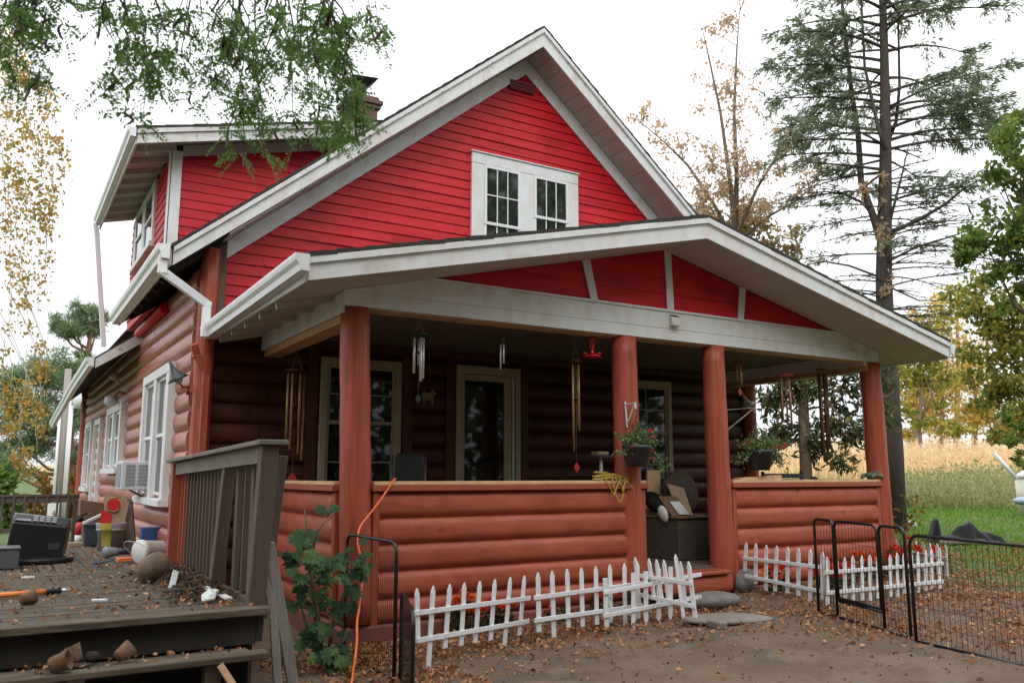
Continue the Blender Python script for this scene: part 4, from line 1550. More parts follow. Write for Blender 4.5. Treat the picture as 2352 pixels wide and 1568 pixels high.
horn_lamp('dark horn shaped wall lamp on the log corner beside the nearest side window', P(432, 888, 0, 1.97), P(408, 868, 0, 1.78))
horn_lamp('red and silver wall lamp on the right end of the porch wall', (11.55, WY - .08, 2.78), (11.45, WY - .3, 2.85), arm='redsail', shade='acgrey')
c = P(267, 866, 0, 1.9)
t = thing('flood_light', c, 'small white flood lamp high on the side log wall', 'wall lamp')
mb = MB()
mb.tube([(1.99, c.y, c.z - .1), (1.93, c.y, c.z - .08), (1.9, c.y, c.z)], .018, 8)
mb.build('bracket', M['white_worn'], t)
mb = MB()
mb.lathe([(.03, .10), (.05, .04), (.075, -.06), (.07, -.062)], (1.86, c.y, c.z + .02), 14, rot=Matrix.Rotation(R(35), 3, 'Y'))
mb.build('lamp_head', M['white_worn'], t)
c = P(258, 918, 0, 1.78)
t = thing('jar_lamp', c, 'jar shaped lamp on an orange arm above the far side window', 'wall lamp')
mb = MB()
mb.tube([(1.99, c.y, c.z + .12), (1.9, c.y, c.z + .16), (1.8, c.y, c.z + .07)], .022, 8)
mb.build('arm', mat('orange_copper', (.42, .14, .05), .4, .1, 5), t)
mb = MB()
mb.lathe([(.06, .08), (.11, .05), (.12, -.06), (.08, -.11), (.0, -.12)], (1.76, c.y, c.z), 16)
mb.build('lamp_glass', M['acgrey'], t)
c = P(1547, 737, 1, FY - .02)
t = thing('solar_light', c, 'small white solar light on the front beam below the pediment', 'solar light')
mb = MB()
mb.hexa([(c.x - .065, FY - .09, c.z - .07), (c.x + .065, FY - .09, c.z - .07), (c.x + .065, FY - .001, c.z - .07), (c.x - .065, FY - .001, c.z - .07)],
        [(c.x - .065, FY - .06, c.z + .045), (c.x + .065, FY - .06, c.z + .045), (c.x + .065, FY - .001, c.z + .075), (c.x - .065, FY - .001, c.z + .075)])
mb.build('lamp_case', M['white_worn'], t, bevel=.006)
mb = MB()
mb.hexa([(c.x - .055, FY - .062, c.z + .048), (c.x + .055, FY - .062, c.z + .048), (c.x + .055, FY - .012, c.z + .073), (c.x - .055, FY - .012, c.z + .073)],
        [(c.x - .055, FY - .062, c.z + .055), (c.x + .055, FY - .062, c.z + .055), (c.x + .055, FY - .012, c.z + .08), (c.x - .055, FY - .012, c.z + .08)])
mb.build('solar_panel', M['black'], t)

# window air conditioner
az0 = P(300, 1128, 0, 1.56).z
az1 = P(300, 1056, 0, 1.56).z
ya = 13.42
t = thing('air_conditioner', (1.75, ya + .3, az0), 'grey window air conditioner sticking out of the nearest side window', 'air conditioner')
mb = MB()
mb.box(1.56, 1.98, ya, ya + .62, az0, az1)
mb.build('case', M['acgrey'], t, bevel=.012)
for a, b_ in ((1.62, 1.745), (1.785, 1.92)):
    mb = MB()
    mb.box(a, b_, ya - .006, ya - .001, az0 + .06, az1 - .05)
    g_ = mb.build('grille', M['slot'], t)
    mb = MB()
    z = az0 + .07
    while z < az1 - .06:
        mb.box(a, b_, ya - .012, ya - .0065, z, z + .008)
        z += .020
    mb.build('louvre', M['acgrey'], g_)
mb = MB()
mb.box(1.552, 1.559, ya + .05, ya + .57, az0 + .04, az1 - .04)
mb.build('condenser_fins', M['grey'], t)
mb = MB()
mb.bar((1.72, ya + .3, az0 - .002), (1.93, ya + .3, az0 - .12), .05, .03)
mb.build('support_bracket', M['grey'], t)
# ------------------------------------------------------------------ deck, its railing and steps
DZ = .68
DX1, DYF = 1.74, 6.11
deck = thing('wooden_deck', (0, 8, 0), 'weathered wooden deck with dark brown railing along the side of the house', 'deck')
mb = MB()
y = DYF
first = True
while y < 9.35:
    w_ = .14
    xo = DX1 + (0.0 if first else rr.uniform(-.015, .0))
    dzz = rr.uniform(-.004, .004)
    cuts = [-3.2, rr.uniform(-1.5, 1.2), xo]
    for a, b in zip(cuts, cuts[1:]):
        tk = .05 if first else .038
        mb.box(a + .002, b - .002, y + .003, min(y + w_, 9.4) - .004, DZ - tk + dzz, DZ + dzz)
    first = False
    y += w_
mb.build('deck_boards', M['deck_x'], deck, bevel=.006)
mb = MB()
x = -3.2
while x < 1.88:
    dzz = rr.uniform(-.004, .004)
    mb.box(x + .004, min(x + .14, 1.9) - .004, 9.41, 12.75, DZ - .038 + dzz, DZ + dzz)
    x += .14
mb.build('deck_boards', M['deck_y'], deck, bevel=.006)
mb = MB()
mb.box(-3.2, DX1 - .08, DYF + .10, DYF + .14, DZ - .25, DZ - .052)
mb.box(DX1 - .075, DX1 - .03, DYF + .10, 9.4, DZ - .24, DZ - .05)
mb.build('rim_joist', M['under'], deck)
for (x, y) in ((1.40, 6.32), (.55, 6.3), (-.6, 6.3), (1.6, 7.9), (1.6, 9.3)):
    mb = MB()
    mb.box(x - .05, x + .05, y - .05, y + .05, -.1, DZ - .045)
    mb.build('support_post', M['railbrown'], deck)
mb = MB()
mb.box(-3.2, 1.6, 8.6, 8.63, -.1, DZ - .06)
mb.box(1.655, 1.68, 6.35, 9.35, -.1, DZ - .25)
mb.build('skirting', M['under'], deck)
mb = MB()
mb.hexa([(-3.2, 5.78, .405), (1.64, 5.77, .405), (1.64, 5.91, .405), (-3.2, 5.92, .405)], [(-3.2, 5.78, .45), (1.64, 5.77, .45), (1.64, 5.91, .45), (-3.2, 5.92, .45)])
mb.hexa([(-3.2, 5.93, .40), (1.56, 5.92, .40), (1.56, 6.06, .40), (-3.2, 6.07, .40)], [(-3.2, 5.93, .44), (1.56, 5.92, .44), (1.56, 6.06, .44), (-3.2, 6.07, .44)])
mb.build('step_tread', M['deck_x'], deck, bevel=.008)
for x in (1.30, .1, -1.3):
    mb = MB()
    mb.box(x - .05, x + .05, 5.82, 5.92, -.1, .404)
    mb.build('step_post', M['railbrown'], deck)
mb = MB()
mb.bar((1.33, 5.80, .40), (1.62, 5.68, -.05), .04, .09, (0, 1, 0))
mb.build('step_brace', M['newwood'], deck)
# railing
pb, pt_ = P(583, 1387, 2, DZ), P(618, 1030, 1, 6.33)
capz0, capz1 = 1.82, 1.72
cx0 = P(600, 1022, 2, capz0).x + .02
mb = MB()
mb.bar((pb.x, pb.y, DZ - .2), (pt_.x, pt_.y, capz0 - .002), .125, .11, (0, 1, 0))
rl = mb.build('newel_post', M['railbrown'], deck, bevel=.006)
a, b_ = P(650, 1046, 1, 6.56), P(600, 1420, 1, 6.62)
mb = MB()
mb.bar(b_, a, .075, .04, (0, 1, 0))
mb.build('splice_board', M['railbrown'], deck, bevel=.004)
mp_b, mp_t = P(492, 1348, 2, DZ), P(520, 1050, 1, 7.62)
mb = MB()
mb.bar((mp_b.x, mp_b.y, DZ - .1), (mp_t.x, mp_b.y + .02, 1.775), .10, .10, (0, 1, 0))
mb.build('rail_post', M['railbrown'], deck, bevel=.005)
fp = P(393, 1300, 2, DZ)
mb = MB()
mb.box(fp.x - .05, fp.x + .05, fp.y - .05, fp.y + .05, DZ, 1.715)
o = mb.build('rail_post', M['postred'], deck, bevel=.004)
o['label'] = 'red painted rail post'
mb = MB()
xa = (pt_.x - .10, fp.x - .09)
xb = (pt_.x + .12, fp.x + .11)
y0, y1 = pt_.y - .10, fp.y + .14
mb.hexa([(xa[0], y0, capz0), (xb[0], y0, capz0), (xb[1], y1, capz1), (xa[1], y1, capz1)], [(xa[0], y0, capz0 + .036), (xb[0], y0, capz0 + .036), (xb[1], y1, capz1 + .036), (xa[1], y1, capz1 + .036)])
mb.build('rail_cap', M['capwood'], deck, bevel=.005)
mb = MB()
mb.hexa([(pt_.x - .045, pt_.y + .06, capz0 - .13), (pt_.x - .01, pt_.y + .06, capz0 - .13), (fp.x + .01, fp.y - .06, capz1 - .12), (fp.x - .025, fp.y - .06, capz1 - .12)],
        [(pt_.x - .045, pt_.y + .06, capz0 - .003), (pt_.x - .01, pt_.y + .06, capz0 - .003), (fp.x + .01, fp.y - .06, capz1 - .003), (fp.x - .025, fp.y - .06, capz1 - .003)])
mb.build('upper_rail', M['capwood'], deck)
ys = np.linspace(fp.y - .14, mp_b.y + .12, 14)
for i, y in enumerate(ys):
    u = (y - pt_.y) / (fp.y - pt_.y)
    x = pt_.x + (fp.x - pt_.x) * u + .045
    mb = MB()
    mb.box(x - .018, x + .018, y - .018, y + .018, DZ + .03, capz0 - .01 - .1 * u)
    o = mb.build('baluster', M['postred'] if i < 2 else M['railbrown'], deck)
    if i < 2:
        o['label'] = 'red painted baluster'
for y, w_ in ((pb.y + .28, .05), (pb.y + .48, .09), (pb.y + .68, .04), (pb.y + .90, .09)):
    u = (y - pt_.y) / (fp.y - pt_.y)
    x = pt_.x + (fp.x - pt_.x) * u + .05
    mb = MB()
    mb.box(x - .02, x + .02, y - w_ / 2, y + w_ / 2, DZ + .01, capz0 - .01 - .1 * u)
    mb.build('baluster', M['railbrown'], deck)
mb = MB()
mb.box(fp.x + .02, fp.x + .06, pb.y + .1, fp.y - .06, DZ + .002, DZ + .04)
mb.build('bottom_rail', M['railbrown'], deck)

# brown railing beyond the house
fence = thing('baluster_railing', (0, 24, -.1), 'brown baluster railing beyond the far end of the deck', 'railing')
mb = MB()
zt = P(60, 1137, 1, 24).z
zb = P(60, 1222, 1, 24).z
mb.box(-6, 1.86, 23.94, 24.06, zt - .03, zt + .02)
mb.box(-6, 1.86, 23.98, 24.02, zt - .18, zt - .031)
mb.build('top_rail', M['oldwood'], fence)
mb = MB()
mb.box(-6, 1.86, 23.98, 24.02, zb, zb + .08)
mb.build('bottom_rail', M['oldwood'], fence)
x = -5.9
while x < 1.8:
    mb = MB()
    mb.box(x - .025, x + .025, 23.94, 23.979, zb - .02, zt - .031)
    mb.build('baluster', M['oldwood'], fence)
    x += .235
for x in (-5.0, -2.5, .0, 1.8):
    mb = MB()
    mb.box(x - .05, x + .05, 24.021, 24.12, -.3, zt - .032)
    mb.build('post', M['oldwood'], fence)


# ------------------------------------------------------------------ clutter on the deck
def on(px, py, z=DZ + .005):
    return P(px, py, 2, z)


# black television seen from behind
yt = on(75, 1292).y
q = lambda x, y, d=0: P(x, y, 1, yt + d)
t = thing('television', on(80, 1292), 'big black television standing with its back to the yard on the deck', 'television')
bl, br, tr_, tl = q(6, 1290), q(140, 1280), q(157, 1207), q(27, 1196)
dv = Vector((.06, .30, .0))
up_ = Vector((.02, .14, .07))
mb = MB()
mb.hexa([bl, br, br + dv, bl + dv], [tl, tr_, tr_ + dv + Vector((0, 0, .03)), tl + dv + Vector((0, 0, .03))])
mb.hexa([tl, tr_, tr_ + dv + Vector((0, 0, .03)), tl + dv + Vector((0, 0, .03))],
        [tl + up_, tr_ + up_ + Vector((.02, 0, -.01)), tr_ + up_ + Vector((.02, .12, .0)), tl + up_ + Vector((0, .12, .015))])
mb.build('housing', M['black'], t, bevel=.02, seg=2)
mb = MB()
nrm = (tr_ - tl).cross(up_).normalized() * -1
for r_ in range(3):
    for c_ in range(4):
        u0, v0 = .36 + c_ * .11, .12 + r_ * .27
        A = tl + (tr_ - tl) * u0 + up_ * v0 - nrm * .004
        B = (tr_ - tl) * .085
        Cc = up_ * .18
        mb.hexa([A, A + B, A + B + Cc, A + Cc], [p - nrm * -.0 + Vector((0, -.006, .012)) for p in (A, A + B, A + B + Cc, A + Cc)])
mb.build('port_panel', M['grey'], t)
A = tl + (tr_ - tl) * .05 + up_ * .08
mb = MB()
mb.prism([A + Vector((0, -.004, .006)), tl + (tr_ - tl) * .33 + up_ * .05 + Vector((0, -.004, .006)), tl + (tr_ - tl) * .31 + up_ * .35 + Vector((0, -.004, .006)), tl + (tr_ - tl) * .08 + up_ * .25 + Vector((0, -.004, .006))], (0, -.004, .008))
mb.build('vent_panel', M['grey'], t)
cb = (bl + br) / 2
mb = MB()
e = [(math.cos(a) * .33, math.sin(a) * .20) for a in np.linspace(0, 2 * PI, 25)[:-1]]
z0 = DZ + .006
mb.prism([(cb.x + .06 + x, yt - .02 + y, z0) for x, y in e], (0, 0, .05))
mb.build('stand_base', M['black'], t, bevel=.015, seg=2)
mb = MB()
mb.box(cb.x - .08, cb.x + .14, yt - .02, yt + .1, z0 + .045, bl.z + .12)
mb.build('stand_neck', M['black'], t)
mb = MB()
lp = bl + (br - bl) * .72 + (tl - bl) * .22 + Vector((0, -.006, 0))
mb.hexa([lp, lp + Vector((.11, 0, 0)), lp + Vector((.11, .004, 0)), lp + Vector((0, .004, 0))], [lp + Vector((0.012, 0, .07)), lp + Vector((.122, 0, .07)), lp + Vector((.122, .004, .07)), lp + Vector((.012, .004, .07))])
mb.build('rating_plate', M['darkgrey'], t)

c = on(26, 1306)
mb = MB()
mb.box(c.x - .40, c.x + .06, c.y, c.y + .3, DZ + .005, DZ + .19)
mb.box(c.x - .41, c.x + .07, c.y - .01, c.y + .31, DZ + .191, DZ + .212)
o = mb.build('grey_case', M['slot'], None, c, bevel=.008)
tag(o, 'grey plastic case beside the black television', 'case')

c = on(180, 1246)
k = px2m(c)
t = thing('fire_extinguisher', c, 'small red and white canister with black top on the deck', 'canister')
mb = MB()
r = 8.6 * k
mb.lathe([(r, c.z), (r, c.z + 18 * k)], c * 1 - Vector((0, 0, c.z)), 16)
mb.build('white_label', M['plasticwhite'], t)
mb = MB()
mb.lathe([(r * 1.01, c.z + 18 * k), (r * 1.01, c.z + 42 * k), (r * .6, c.z + 47 * k)], c - Vector((0, 0, c.z)), 16)
mb.build('body', M['redpl'], t)
mb = MB()
mb.lathe([(r * .6, c.z + 47 * k), (r * .6, c.z + 58 * k), (r * .3, c.z + 62 * k)], c - Vector((0, 0, c.z)), 12)
mb.bar(c + Vector((-r, 0, 58 * k)), c + Vector((r * 1.6, 0, 66 * k)), .02, .025)
mb.bar(c + Vector((-r, 0, 50 * k)), c + Vector((r * 1.2, 0, 52 * k)), .02, .02)
mb.build('trigger_handle', M['black'], t)

c = on(165, 1254)
mb = MB()
mb.box(c.x - .55, c.x + .28, c.y, c.y + .14, DZ + .004, DZ + .05)
o = mb.build('loose_board', M['card'], None, c, bevel=.004)
tag(o, 'pale loose board lying across the deck behind the television', 'board')

c = on(207, 1254)
k = px2m(c)
t = thing('storage_tote', c, 'dark plastic tote standing left of the paint stained bucket', 'tote')
mb = MB()
w_, h_ = 17 * k, 50 * k
mb.hexa([(c.x - w_ * .8, c.y, c.z), (c.x + w_ * .8, c.y, c.z), (c.x + w_ * .8, c.y + .3, c.z), (c.x - w_ * .8, c.y + .3, c.z)],
        [(c.x - w_, c.y - .02, c.z + h_), (c.x + w_, c.y - .02, c.z + h_), (c.x + w_, c.y + .36, c.z + h_), (c.x - w_, c.y + .36, c.z + h_)])
mb.build('bin', M['greenbin'], t, bevel=.02, seg=2)
mb = MB()
mb.box(c.x - w_ * 1.08, c.x + w_ * 1.08, c.y - .04, c.y + .38, c.z + h_ - .02, c.z + h_ + .001)
mb.build('rim', M['greenbin'], t)
mb = MB()
mb.bar(c + Vector((-w_ * 1.1, .02, h_ + .01)), c + Vector((w_ * 2.4, .1, h_ + .17)), .04, .03)
o = mb.build('white_strip', M['plasticwhite'], None, c + Vector((0, 0, h_)))
tag(o, 'white plastic strip lying across the dark tote', 'strip')
c2 = on(212, 1249)
mb = MB()
mb.hexa([(c2.x - .12, c2.y + .55, DZ + .005), (c2.x + .3, c2.y + .55, DZ + .005), (c2.x + .3, c2.y + .9, DZ + .005), (c2.x - .12, c2.y + .9, DZ + .005)],
        [(c2.x - .14, c2.y + .5, DZ + .58), (c2.x + .3, c2.y + .5, DZ + .50), (c2.x + .3, c2.y + .9, DZ + .50), (c2.x - .14, c2.y + .9, DZ + .58)])
o = mb.build('cardboard_box', M['browncard'], None, c2, bevel=.005)
tag(o, 'brown cardboard box behind the dark tote', 'box')

c = on(255, 1262)
k = px2m(c)
t = thing('paint_bucket', c, 'grey bucket with spilt yellow paint standing by the log wall', 'bucket')
mb = MB()
h_, r0, r1 = 60 * k, 26 * k, 31 * k
base = Vector((c.x, c.y + r0, 0))
z = c.z
rb = lambda u: r0 + (r1 - r0) * u
mb.lathe([(r0, z), (rb(.70), z + h_ * .70), (rb(.70) + .012, z + h_ * .71), (rb(.78) + .012, z + h_ * .78), (rb(.79), z + h_ * .79), (rb(.86) + .012, z + h_ * .85), (rb(.86) + .012, z + h_ * .87), (r1 + .01, z + h_ * .95), (r1 + .012, z + h_), (r1 - .006, z + h_), (r0, z + h_ * .4)], base, 28)
bk = mb.build('pail', M['bucketgrey'], t)
mb = MB()
n_ = 8
vs = []
pr_ = [(.02, 0), (rb(.70) - r0, .70), (rb(.70) - r0 + .014, .715), (rb(.79) - r0 + .014, .79), (rb(.87) - r0 + .014, .87), (r1 - r0 + .016, .96), (r1 - r0 + .016, 1.0)]
for i in range(n_ + 1):
    a = R(-90) + R(-48) + R(44) * i / n_
    for dr, u in pr_:
        uu = u
        if u == 0:
            uu = .06 + .12 * abs(math.sin(i * 1.9))
            dr = (r1 - r0) * uu
        vs.append((base.x + (r0 + dr + .003) * math.cos(a), base.y + (r0 + dr + .003) * math.sin(a), z + h_ * uu + .001))
m_ = len(pr_)
mb.add(vs, [(i * m_ + j, (i + 1) * m_ + j, (i + 1) * m_ + j + 1, i * m_ + j + 1) for i in range(n_) for j in range(m_ - 1)], True)
mb.build('yellow_paint_spill', M['ylwpaint'], t)

# painted panel and dark board in and behind the bucket
t0 = Vector((base.x, base.y, z + h_ * .5))
mb = MB()
mb.hexa([(base.x + .10, base.y + .12, DZ + .004), (base.x + .30, base.y + .05, DZ + .004), (base.x + .33, base.y + .16, DZ + .004), (base.x + .13, base.y + .22, DZ + .004)],
        [(base.x + .14, base.y + .30, z + h_ * 1.9), (base.x + .24, base.y + .26, z + h_ * 1.85), (base.x + .27, base.y + .32, z + h_ * 1.8), (base.x + .17, base.y + .36, z + h_ * 1.9)])
o = mb.build('dark_plank', M['oldwood'], None, t0 + Vector((.2, .15, -.3)))
tag(o, 'dark upright plank leaning between the bucket and log wall', 'plank')
t = thing('painted_panel', t0, 'tan and red painted wooden cutout standing in the grey bucket', 'painted panel')
mb = MB()
pts = [(-.12, -.1), (.16, -.1), (.20, .36), (.14, .50), (.08, .36), (.02, .56), (-.06, .58), (-.10, .45), (-.08, .2)]
mb.prism([(base.x + x, base.y + .10 + .06 * zz, z + h_ + .02 + zz * .62) for x, zz in pts], (0, .02, 0))
mb.build('panel', M['card'], t)
mb = MB()
mb.lathe([(0, -.0), (.075, .0), (.075, .02), (0, .02)], (base.x + .02, base.y + .10, z + h_ + .22), 16, False, rot=Matrix.Rotation(R(90), 3, 'X'))
mb.prism([(base.x - .13, base.y + .085, z + h_ - .03), (base.x + .0, base.y + .085, z + h_ - .03), (base.x + .0, base.y + .088, z + h_ + .10), (base.x - .06, base.y + .088, z + h_ + .14), (base.x - .12, base.y + .088, z + h_ + .16)], (0, -.012, 0))
mb.build('red_figure', M['redpl'], t)
mb = MB()
mb.tube([(base.x + .02 + .088 * math.cos(a), base.y + .083, z + h_ + .22 + .088 * math.sin(a)) for a in np.linspace(1.2, 5.6, 14)], .009, 6)
mb.build('pale_ring', M['card'], t)

c = on(328, 1245)
k = px2m(c)
mb = MB()
mb.box(c.x - .02, c.x + .26, c.y, c.y + .22, DZ + .004, DZ + .20)
o = mb.build('blue_box', M['bluebox'], None, c, bevel=.004)
tag(o, 'blue printed carton against the log wall', 'carton')
mb = MB()
rot = Matrix.Rotation(R(18), 3, 'Y')
c3 = c + Vector((.27, -.12, 0))
mb.hexa([(c3.x, c3.y, DZ + .004), (c3.x + .22, c3.y, DZ + .004), (c3.x + .22, c3.y + .2, DZ + .004), (c3.x, c3.y + .2, DZ + .004)],
        [(c3.x + .03, c3.y, DZ + .26), (c3.x + .2, c3.y, DZ + .34), (c3.x + .2, c3.y + .2, DZ + .34), (c3.x + .03, c3.y + .2, DZ + .26)])
o = mb.build('torn_carton', M['browncard'], None, c3, bevel=.004)
tag(o, 'torn brown carton beside the blue one', 'carton')

# white bucket on its side
c = on(346, 1294)
k = px2m(c)
t = thing('white_bucket', c, 'white bucket with orange stains lying on its side behind the rock', 'bucket')
r0, r1, h_ = 21 * k, 25 * k, 62 * k
rot = Matrix.Rotation(R(28), 3, 'Z') @ Matrix.Rotation(R(90), 3, 'Y')
mb = MB()
mb.lathe([(0, .0), (r1, .0), (r1 + .008, .01), (r1 + .008, .05), (r1, .055), (r0, h_), (r0 * .9, h_ + .005), (0, h_ + .005)], (c.x - .12, c.y + .06, DZ + r1 + .014), 26, rot=rot)
mb.build('pail', M['plasticwhite'], t)
mb = MB()
pts = []
for i in range(13):
    a = PI * i / 12
    p = rot @ Vector((r1 * 1.02 * math.cos(a + 1.2), r1 * 1.02 * math.sin(a + 1.2), .03 - .16 * math.sin(a)))
    pts.append(p + Vector((c.x - .12, c.y + .06, DZ + r1 + .014)))
mb.tube(pts, .004, 5)
mb.build('wire_handle', M['acgrey'], t)

c = on(355, 1338)
k = px2m(c)
mb = MB()
mb.blob((c.x + .01, c.y + .08, DZ + .115), (.128, .11, .128), 12, 4, .2)
o = mb.build('rock', M['brownstone'], None, c)
o.location.z += .005
tag(o, 'big brown rock sitting on the deck by the red rail post', 'rock')

# grey torch with a clear head
c = on(270, 1282)
t = thing('hand_lamp', c, 'grey hand lamp with clear head lying on the deck', 'torch')
mb = MB()
rot = Matrix.Rotation(R(12), 3, 'Z') @ Matrix.Rotation(R(90), 3, 'Y')
mb.lathe([(0, -.15), (.058, -.145), (.066, -.13), (.06, -.09), (.045, -.02), (.04, .0)], c + Vector((0, .05, .07)), 18, rot=rot)
mb.build('lamp_head', M['grey'], t)
mb = MB()
mb.lathe([(.04, .0), (.035, .05), (.034, .36), (.02, .37)], c + Vector((0, .05, .07)), 14, rot=rot)
mb.build('handle', M['darkgrey'], t)
c = on(296, 1291)
mb = MB()
mb.bar(c + Vector((-.12, 0, .03)), c + Vector((.16, .05, .035)), .06, .05)
o = mb.build('orange_tool', M['orange2'], None, c, bevel=.008)
tag(o, 'short orange tool lying in front of the white bucket', 'tool')
for (x, y, x2, y2, m, lab) in ((213, 1296, 262, 1288, 'bluebox', 'blue strip of litter on the deck near the hand lamp'), (252, 1289, 312, 1284, 'white_worn', 'thin white slat lying on the deck near the hand lamp')):
    a, b_ = on(x, y), on(x2, y2)
    mb = MB()
    mb.bar(a + Vector((0, 0, .01)), b_ + Vector((0, 0, .012)), .03, .012)
    o = mb.build('slat', M[m], None, a)
    tag(o, lab, 'slat')
a, b_ = on(393, 1352), P(404, 1311, 1, on(393, 1352).y + .14)
mb = MB()
mb.bar(a + Vector((0, 0, .0)), b_, .045, .015, (0, 1, 0))
o = mb.build('lath_piece', M['white_worn'], None, a)
tag(o, 'short white slat leaning beside the rock', 'slat')

# orange pole with black grip
a, b_ = on(-90, 1374, DZ + .03), on(106, 1358, DZ + .03)
c_, d_ = on(140, 1355, DZ + .032), on(155, 1354, DZ + .032)
t = thing('extension_pole', a, 'orange extension pole with black grip lying across the deck', 'pole')
mb = MB()
mb.tube([a, b_], .021, 12)
mb.build('shaft', M['orange2'], t)
mb = MB()
dd = (c_ - b_)
mb.tube([b_, b_ + dd * .05, b_ + dd * .45, b_ + dd * .5, b_ + dd * .55, b_ + dd * .98, c_], [.024, .034, .034, .028, .028, .025, .016], 14)
mb.build('grip', M['black'], t)
mb = MB()
mb.tube([c_, c_ + (d_ - c_) * .5, d_], [.011, .013, .011], 10)
mb.build('threaded_tip', M['steel'], t)


def peat_pot(label, px, py, zsurf, rad, ang, az, m='peat', filled=False):
    c = P(px, py, 2, zsurf)
    t = thing('peat_pot', c, label, 'plant pot', 'peat pots left on the deck and steps')
    rot = Matrix.Rotation(R(az), 3, 'Z') @ Matrix.Rotation(R(ang), 3, 'Y')
    h = rad * 1.75
    mb = MB()
    rj = random.Random(px)
    mb.lathe([(0, 0), (rad * .68, 0), (rad * .72, h * .1), (rad, h), (rad * .9, h * 1.0), (rad * .66, h * .2), (0, h * .16)], (0, 0, 0), 16, rot=rot)
    mb.v = [(v[0] * (1 + rj.uniform(-.04, .04)), v[1] * (1 + rj.uniform(-.04, .04)), v[2] + rj.uniform(-.003, .003)) for v in mb.v]
    zm = min(v[2] for v in mb.v)
    mb.v = [(v[0] + c.x, v[1] + c.y, v[2] - zm + zsurf + .001) for v in mb.v]
    mb.build('pot', M[m], t)
    if filled:
        mb = MB()
        ctr = rot @ Vector((0, 0, h * 1.0))
        mb.blob((c.x + ctr.x * .9, c.y + ctr.y * .9, zsurf + max(.02, ctr.z * .5 + rad * .2)), (rad * .6, rad * .6, rad * .5), px, 2, .3)
        mb.build('soil', M['soil'], t)
    return t


peat_pot('peat pot lying on the deck under the orange pole', 47, 1390, DZ + .004, .052, 82, 25)
peat_pot('peat pot tipped over with open mouth, leftmost on the lower step', 114, 1545, .452, .060, 72, -20)
peat_pot('upright leaning peat pot second along the lower step', 175, 1526, .452, .055, 25, 160)
peat_pot('crushed peat pot farthest along the lower step', 268, 1522, .452, .055, 62, 20)
c = P(209, 1522, 2, .452)
mb = MB()
mb.blob((c.x, c.y, .488), (.042, .04, .035), 77, 2, .3)
mb.blob((c.x - .12, c.y - .06, .462), (.11, .05, .014), 78, 2, .4)
o = mb.build('soil_plug', M['soil'], None, c)
tag(o, 'dark lump of potting soil between peat pots on the step', 'soil')

# white scraps and pale cards
c = on(492, 1380)
t = thing('plastic_scraps', c, 'torn white plastic scraps at the foot of the deck post', 'scrap')
mb = MB()
mb.bar(on(472, 1362) + Vector((0, 0, .05)), on(526, 1384) + Vector((0, 0, .03)), .05, .012)
mb.build('strip', M['white_worn'], t)
mb = MB()
c1 = on(480, 1384)
mb.prism([(c1.x - .05, c1.y, DZ + .01), (c1.x + .04, c1.y + .01, DZ + .02), (c1.x + .10, c1.y + .16, DZ + .06), (c1.x + .02, c1.y + .14, DZ + .07), (c1.x - .04, c1.y + .08, DZ + .04)], (.0, .0, .02))
mb.build('cup_piece', M['white_worn'], t, bevel=.006)
for x0, x1, y, lab in ((49, 79, 1328, 'pale card lying on the deck near the television'), (212, 247, 1381, 'pale folded card lying on the middle of the deck')):
    a, b_ = on(x0, y), on(x1, y - 1)
    mb = MB()
    mb.hexa([a, b_, b_ + Vector((.0, .06, 0)), a + Vector((0, .06, 0))], [p + Vector((0, 0, .012)) for p in (a, b_, b_ + Vector((.0, .06, 0)), a + Vector((0, .06, 0)))])
    o = mb.build('paper_card', M['white_worn'], None, a)
    tag(o, lab, 'card')
c = on(412, 1362)
mb = MB()
mb.tube([on(372, 1363) + Vector((0, 0, .02)), on(400, 1362) + Vector((0, 0, .022)), on(432, 1360) + Vector((0, 0, .02))], [.016, .02, .014], 7)
o = mb.build('stick', M['bark'], None, c)
tag(o, 'mossy stick on the deck in front of the rock', 'stick')

# two grey planks leaning against the end of the railing
for (tp, bt, w_, th, lab) in (((612, 1228, 6.45), (640, 1600, .0), .055, .03, 'grey weathered lath leaning on the rail post, the left one of the pair'),
                              ((618, 1246, 6.42), (676, 1590, .0), .075, .035, 'grey weathered lath leaning on the rail post, the wider right one')):
    a = P(tp[0], tp[1], 1, tp[2])
    b_ = P(bt[0], bt[1], 2, bt[2])
    mb = MB()
    m1 = a + (b_ - a) * .55 + Vector((.0, -.012, .012))
    mb.bar(a, m1, w_, th, (0, 1, 0))
    mb.bar(m1, b_, w_ * 1.1, th, (0, 1, 0))
    o = mb.build('leaning_lath', M['greywood'], None, b_, bevel=.003)
    tag(o, lab, 'lath')

# utility pole with conduits
c = DP(133, 1180, 34)
zt = DP(133, 846, 34).z
t = thing('utility_pole', (c.x, c.y, gz(c.x, c.y)), 'grey utility pole with white conduits beyond the railing', 'utility pole')
mb = MB()
mb.tube([(c.x, c.y, gz(c.x, c.y) - .2), (c.x - .05, c.y, zt)], [.13, .11], 12)
mb.build('pole', M['polewood'], t)
for sx, ztt in ((-.17, DP(133, 945, 34).z), (.13, DP(133, 918, 34).z), (.19, DP(133, 930, 34).z)):
    mb = MB()
    mb.tube([(c.x + sx, c.y - .08, -.1), (c.x + sx - .03, c.y - .08, ztt)], .05, 8)
    mb.build('conduit', M['pvc'], t)
mb = MB()
mb.lathe([(.10, ztt - .1), (.16, ztt + .2), (.12, ztt + .45), (0, ztt + .5)], (c.x + .3, c.y - .1, 0), 12)
mb.build('weather_head', M['pvc'], t)
mb = MB()
for (sx, z0, z1) in ((-.1, 1.0, 1.6), (.24, .8, 1.55)):
    pass
mb.box(c.x - .35, c.x + .0, c.y - .3, c.y - .14, P(133, 1190, 1, c.y).z, P(133, 1155, 1, c.y).z)
mb.build('meter_box', M['pvc'], t)
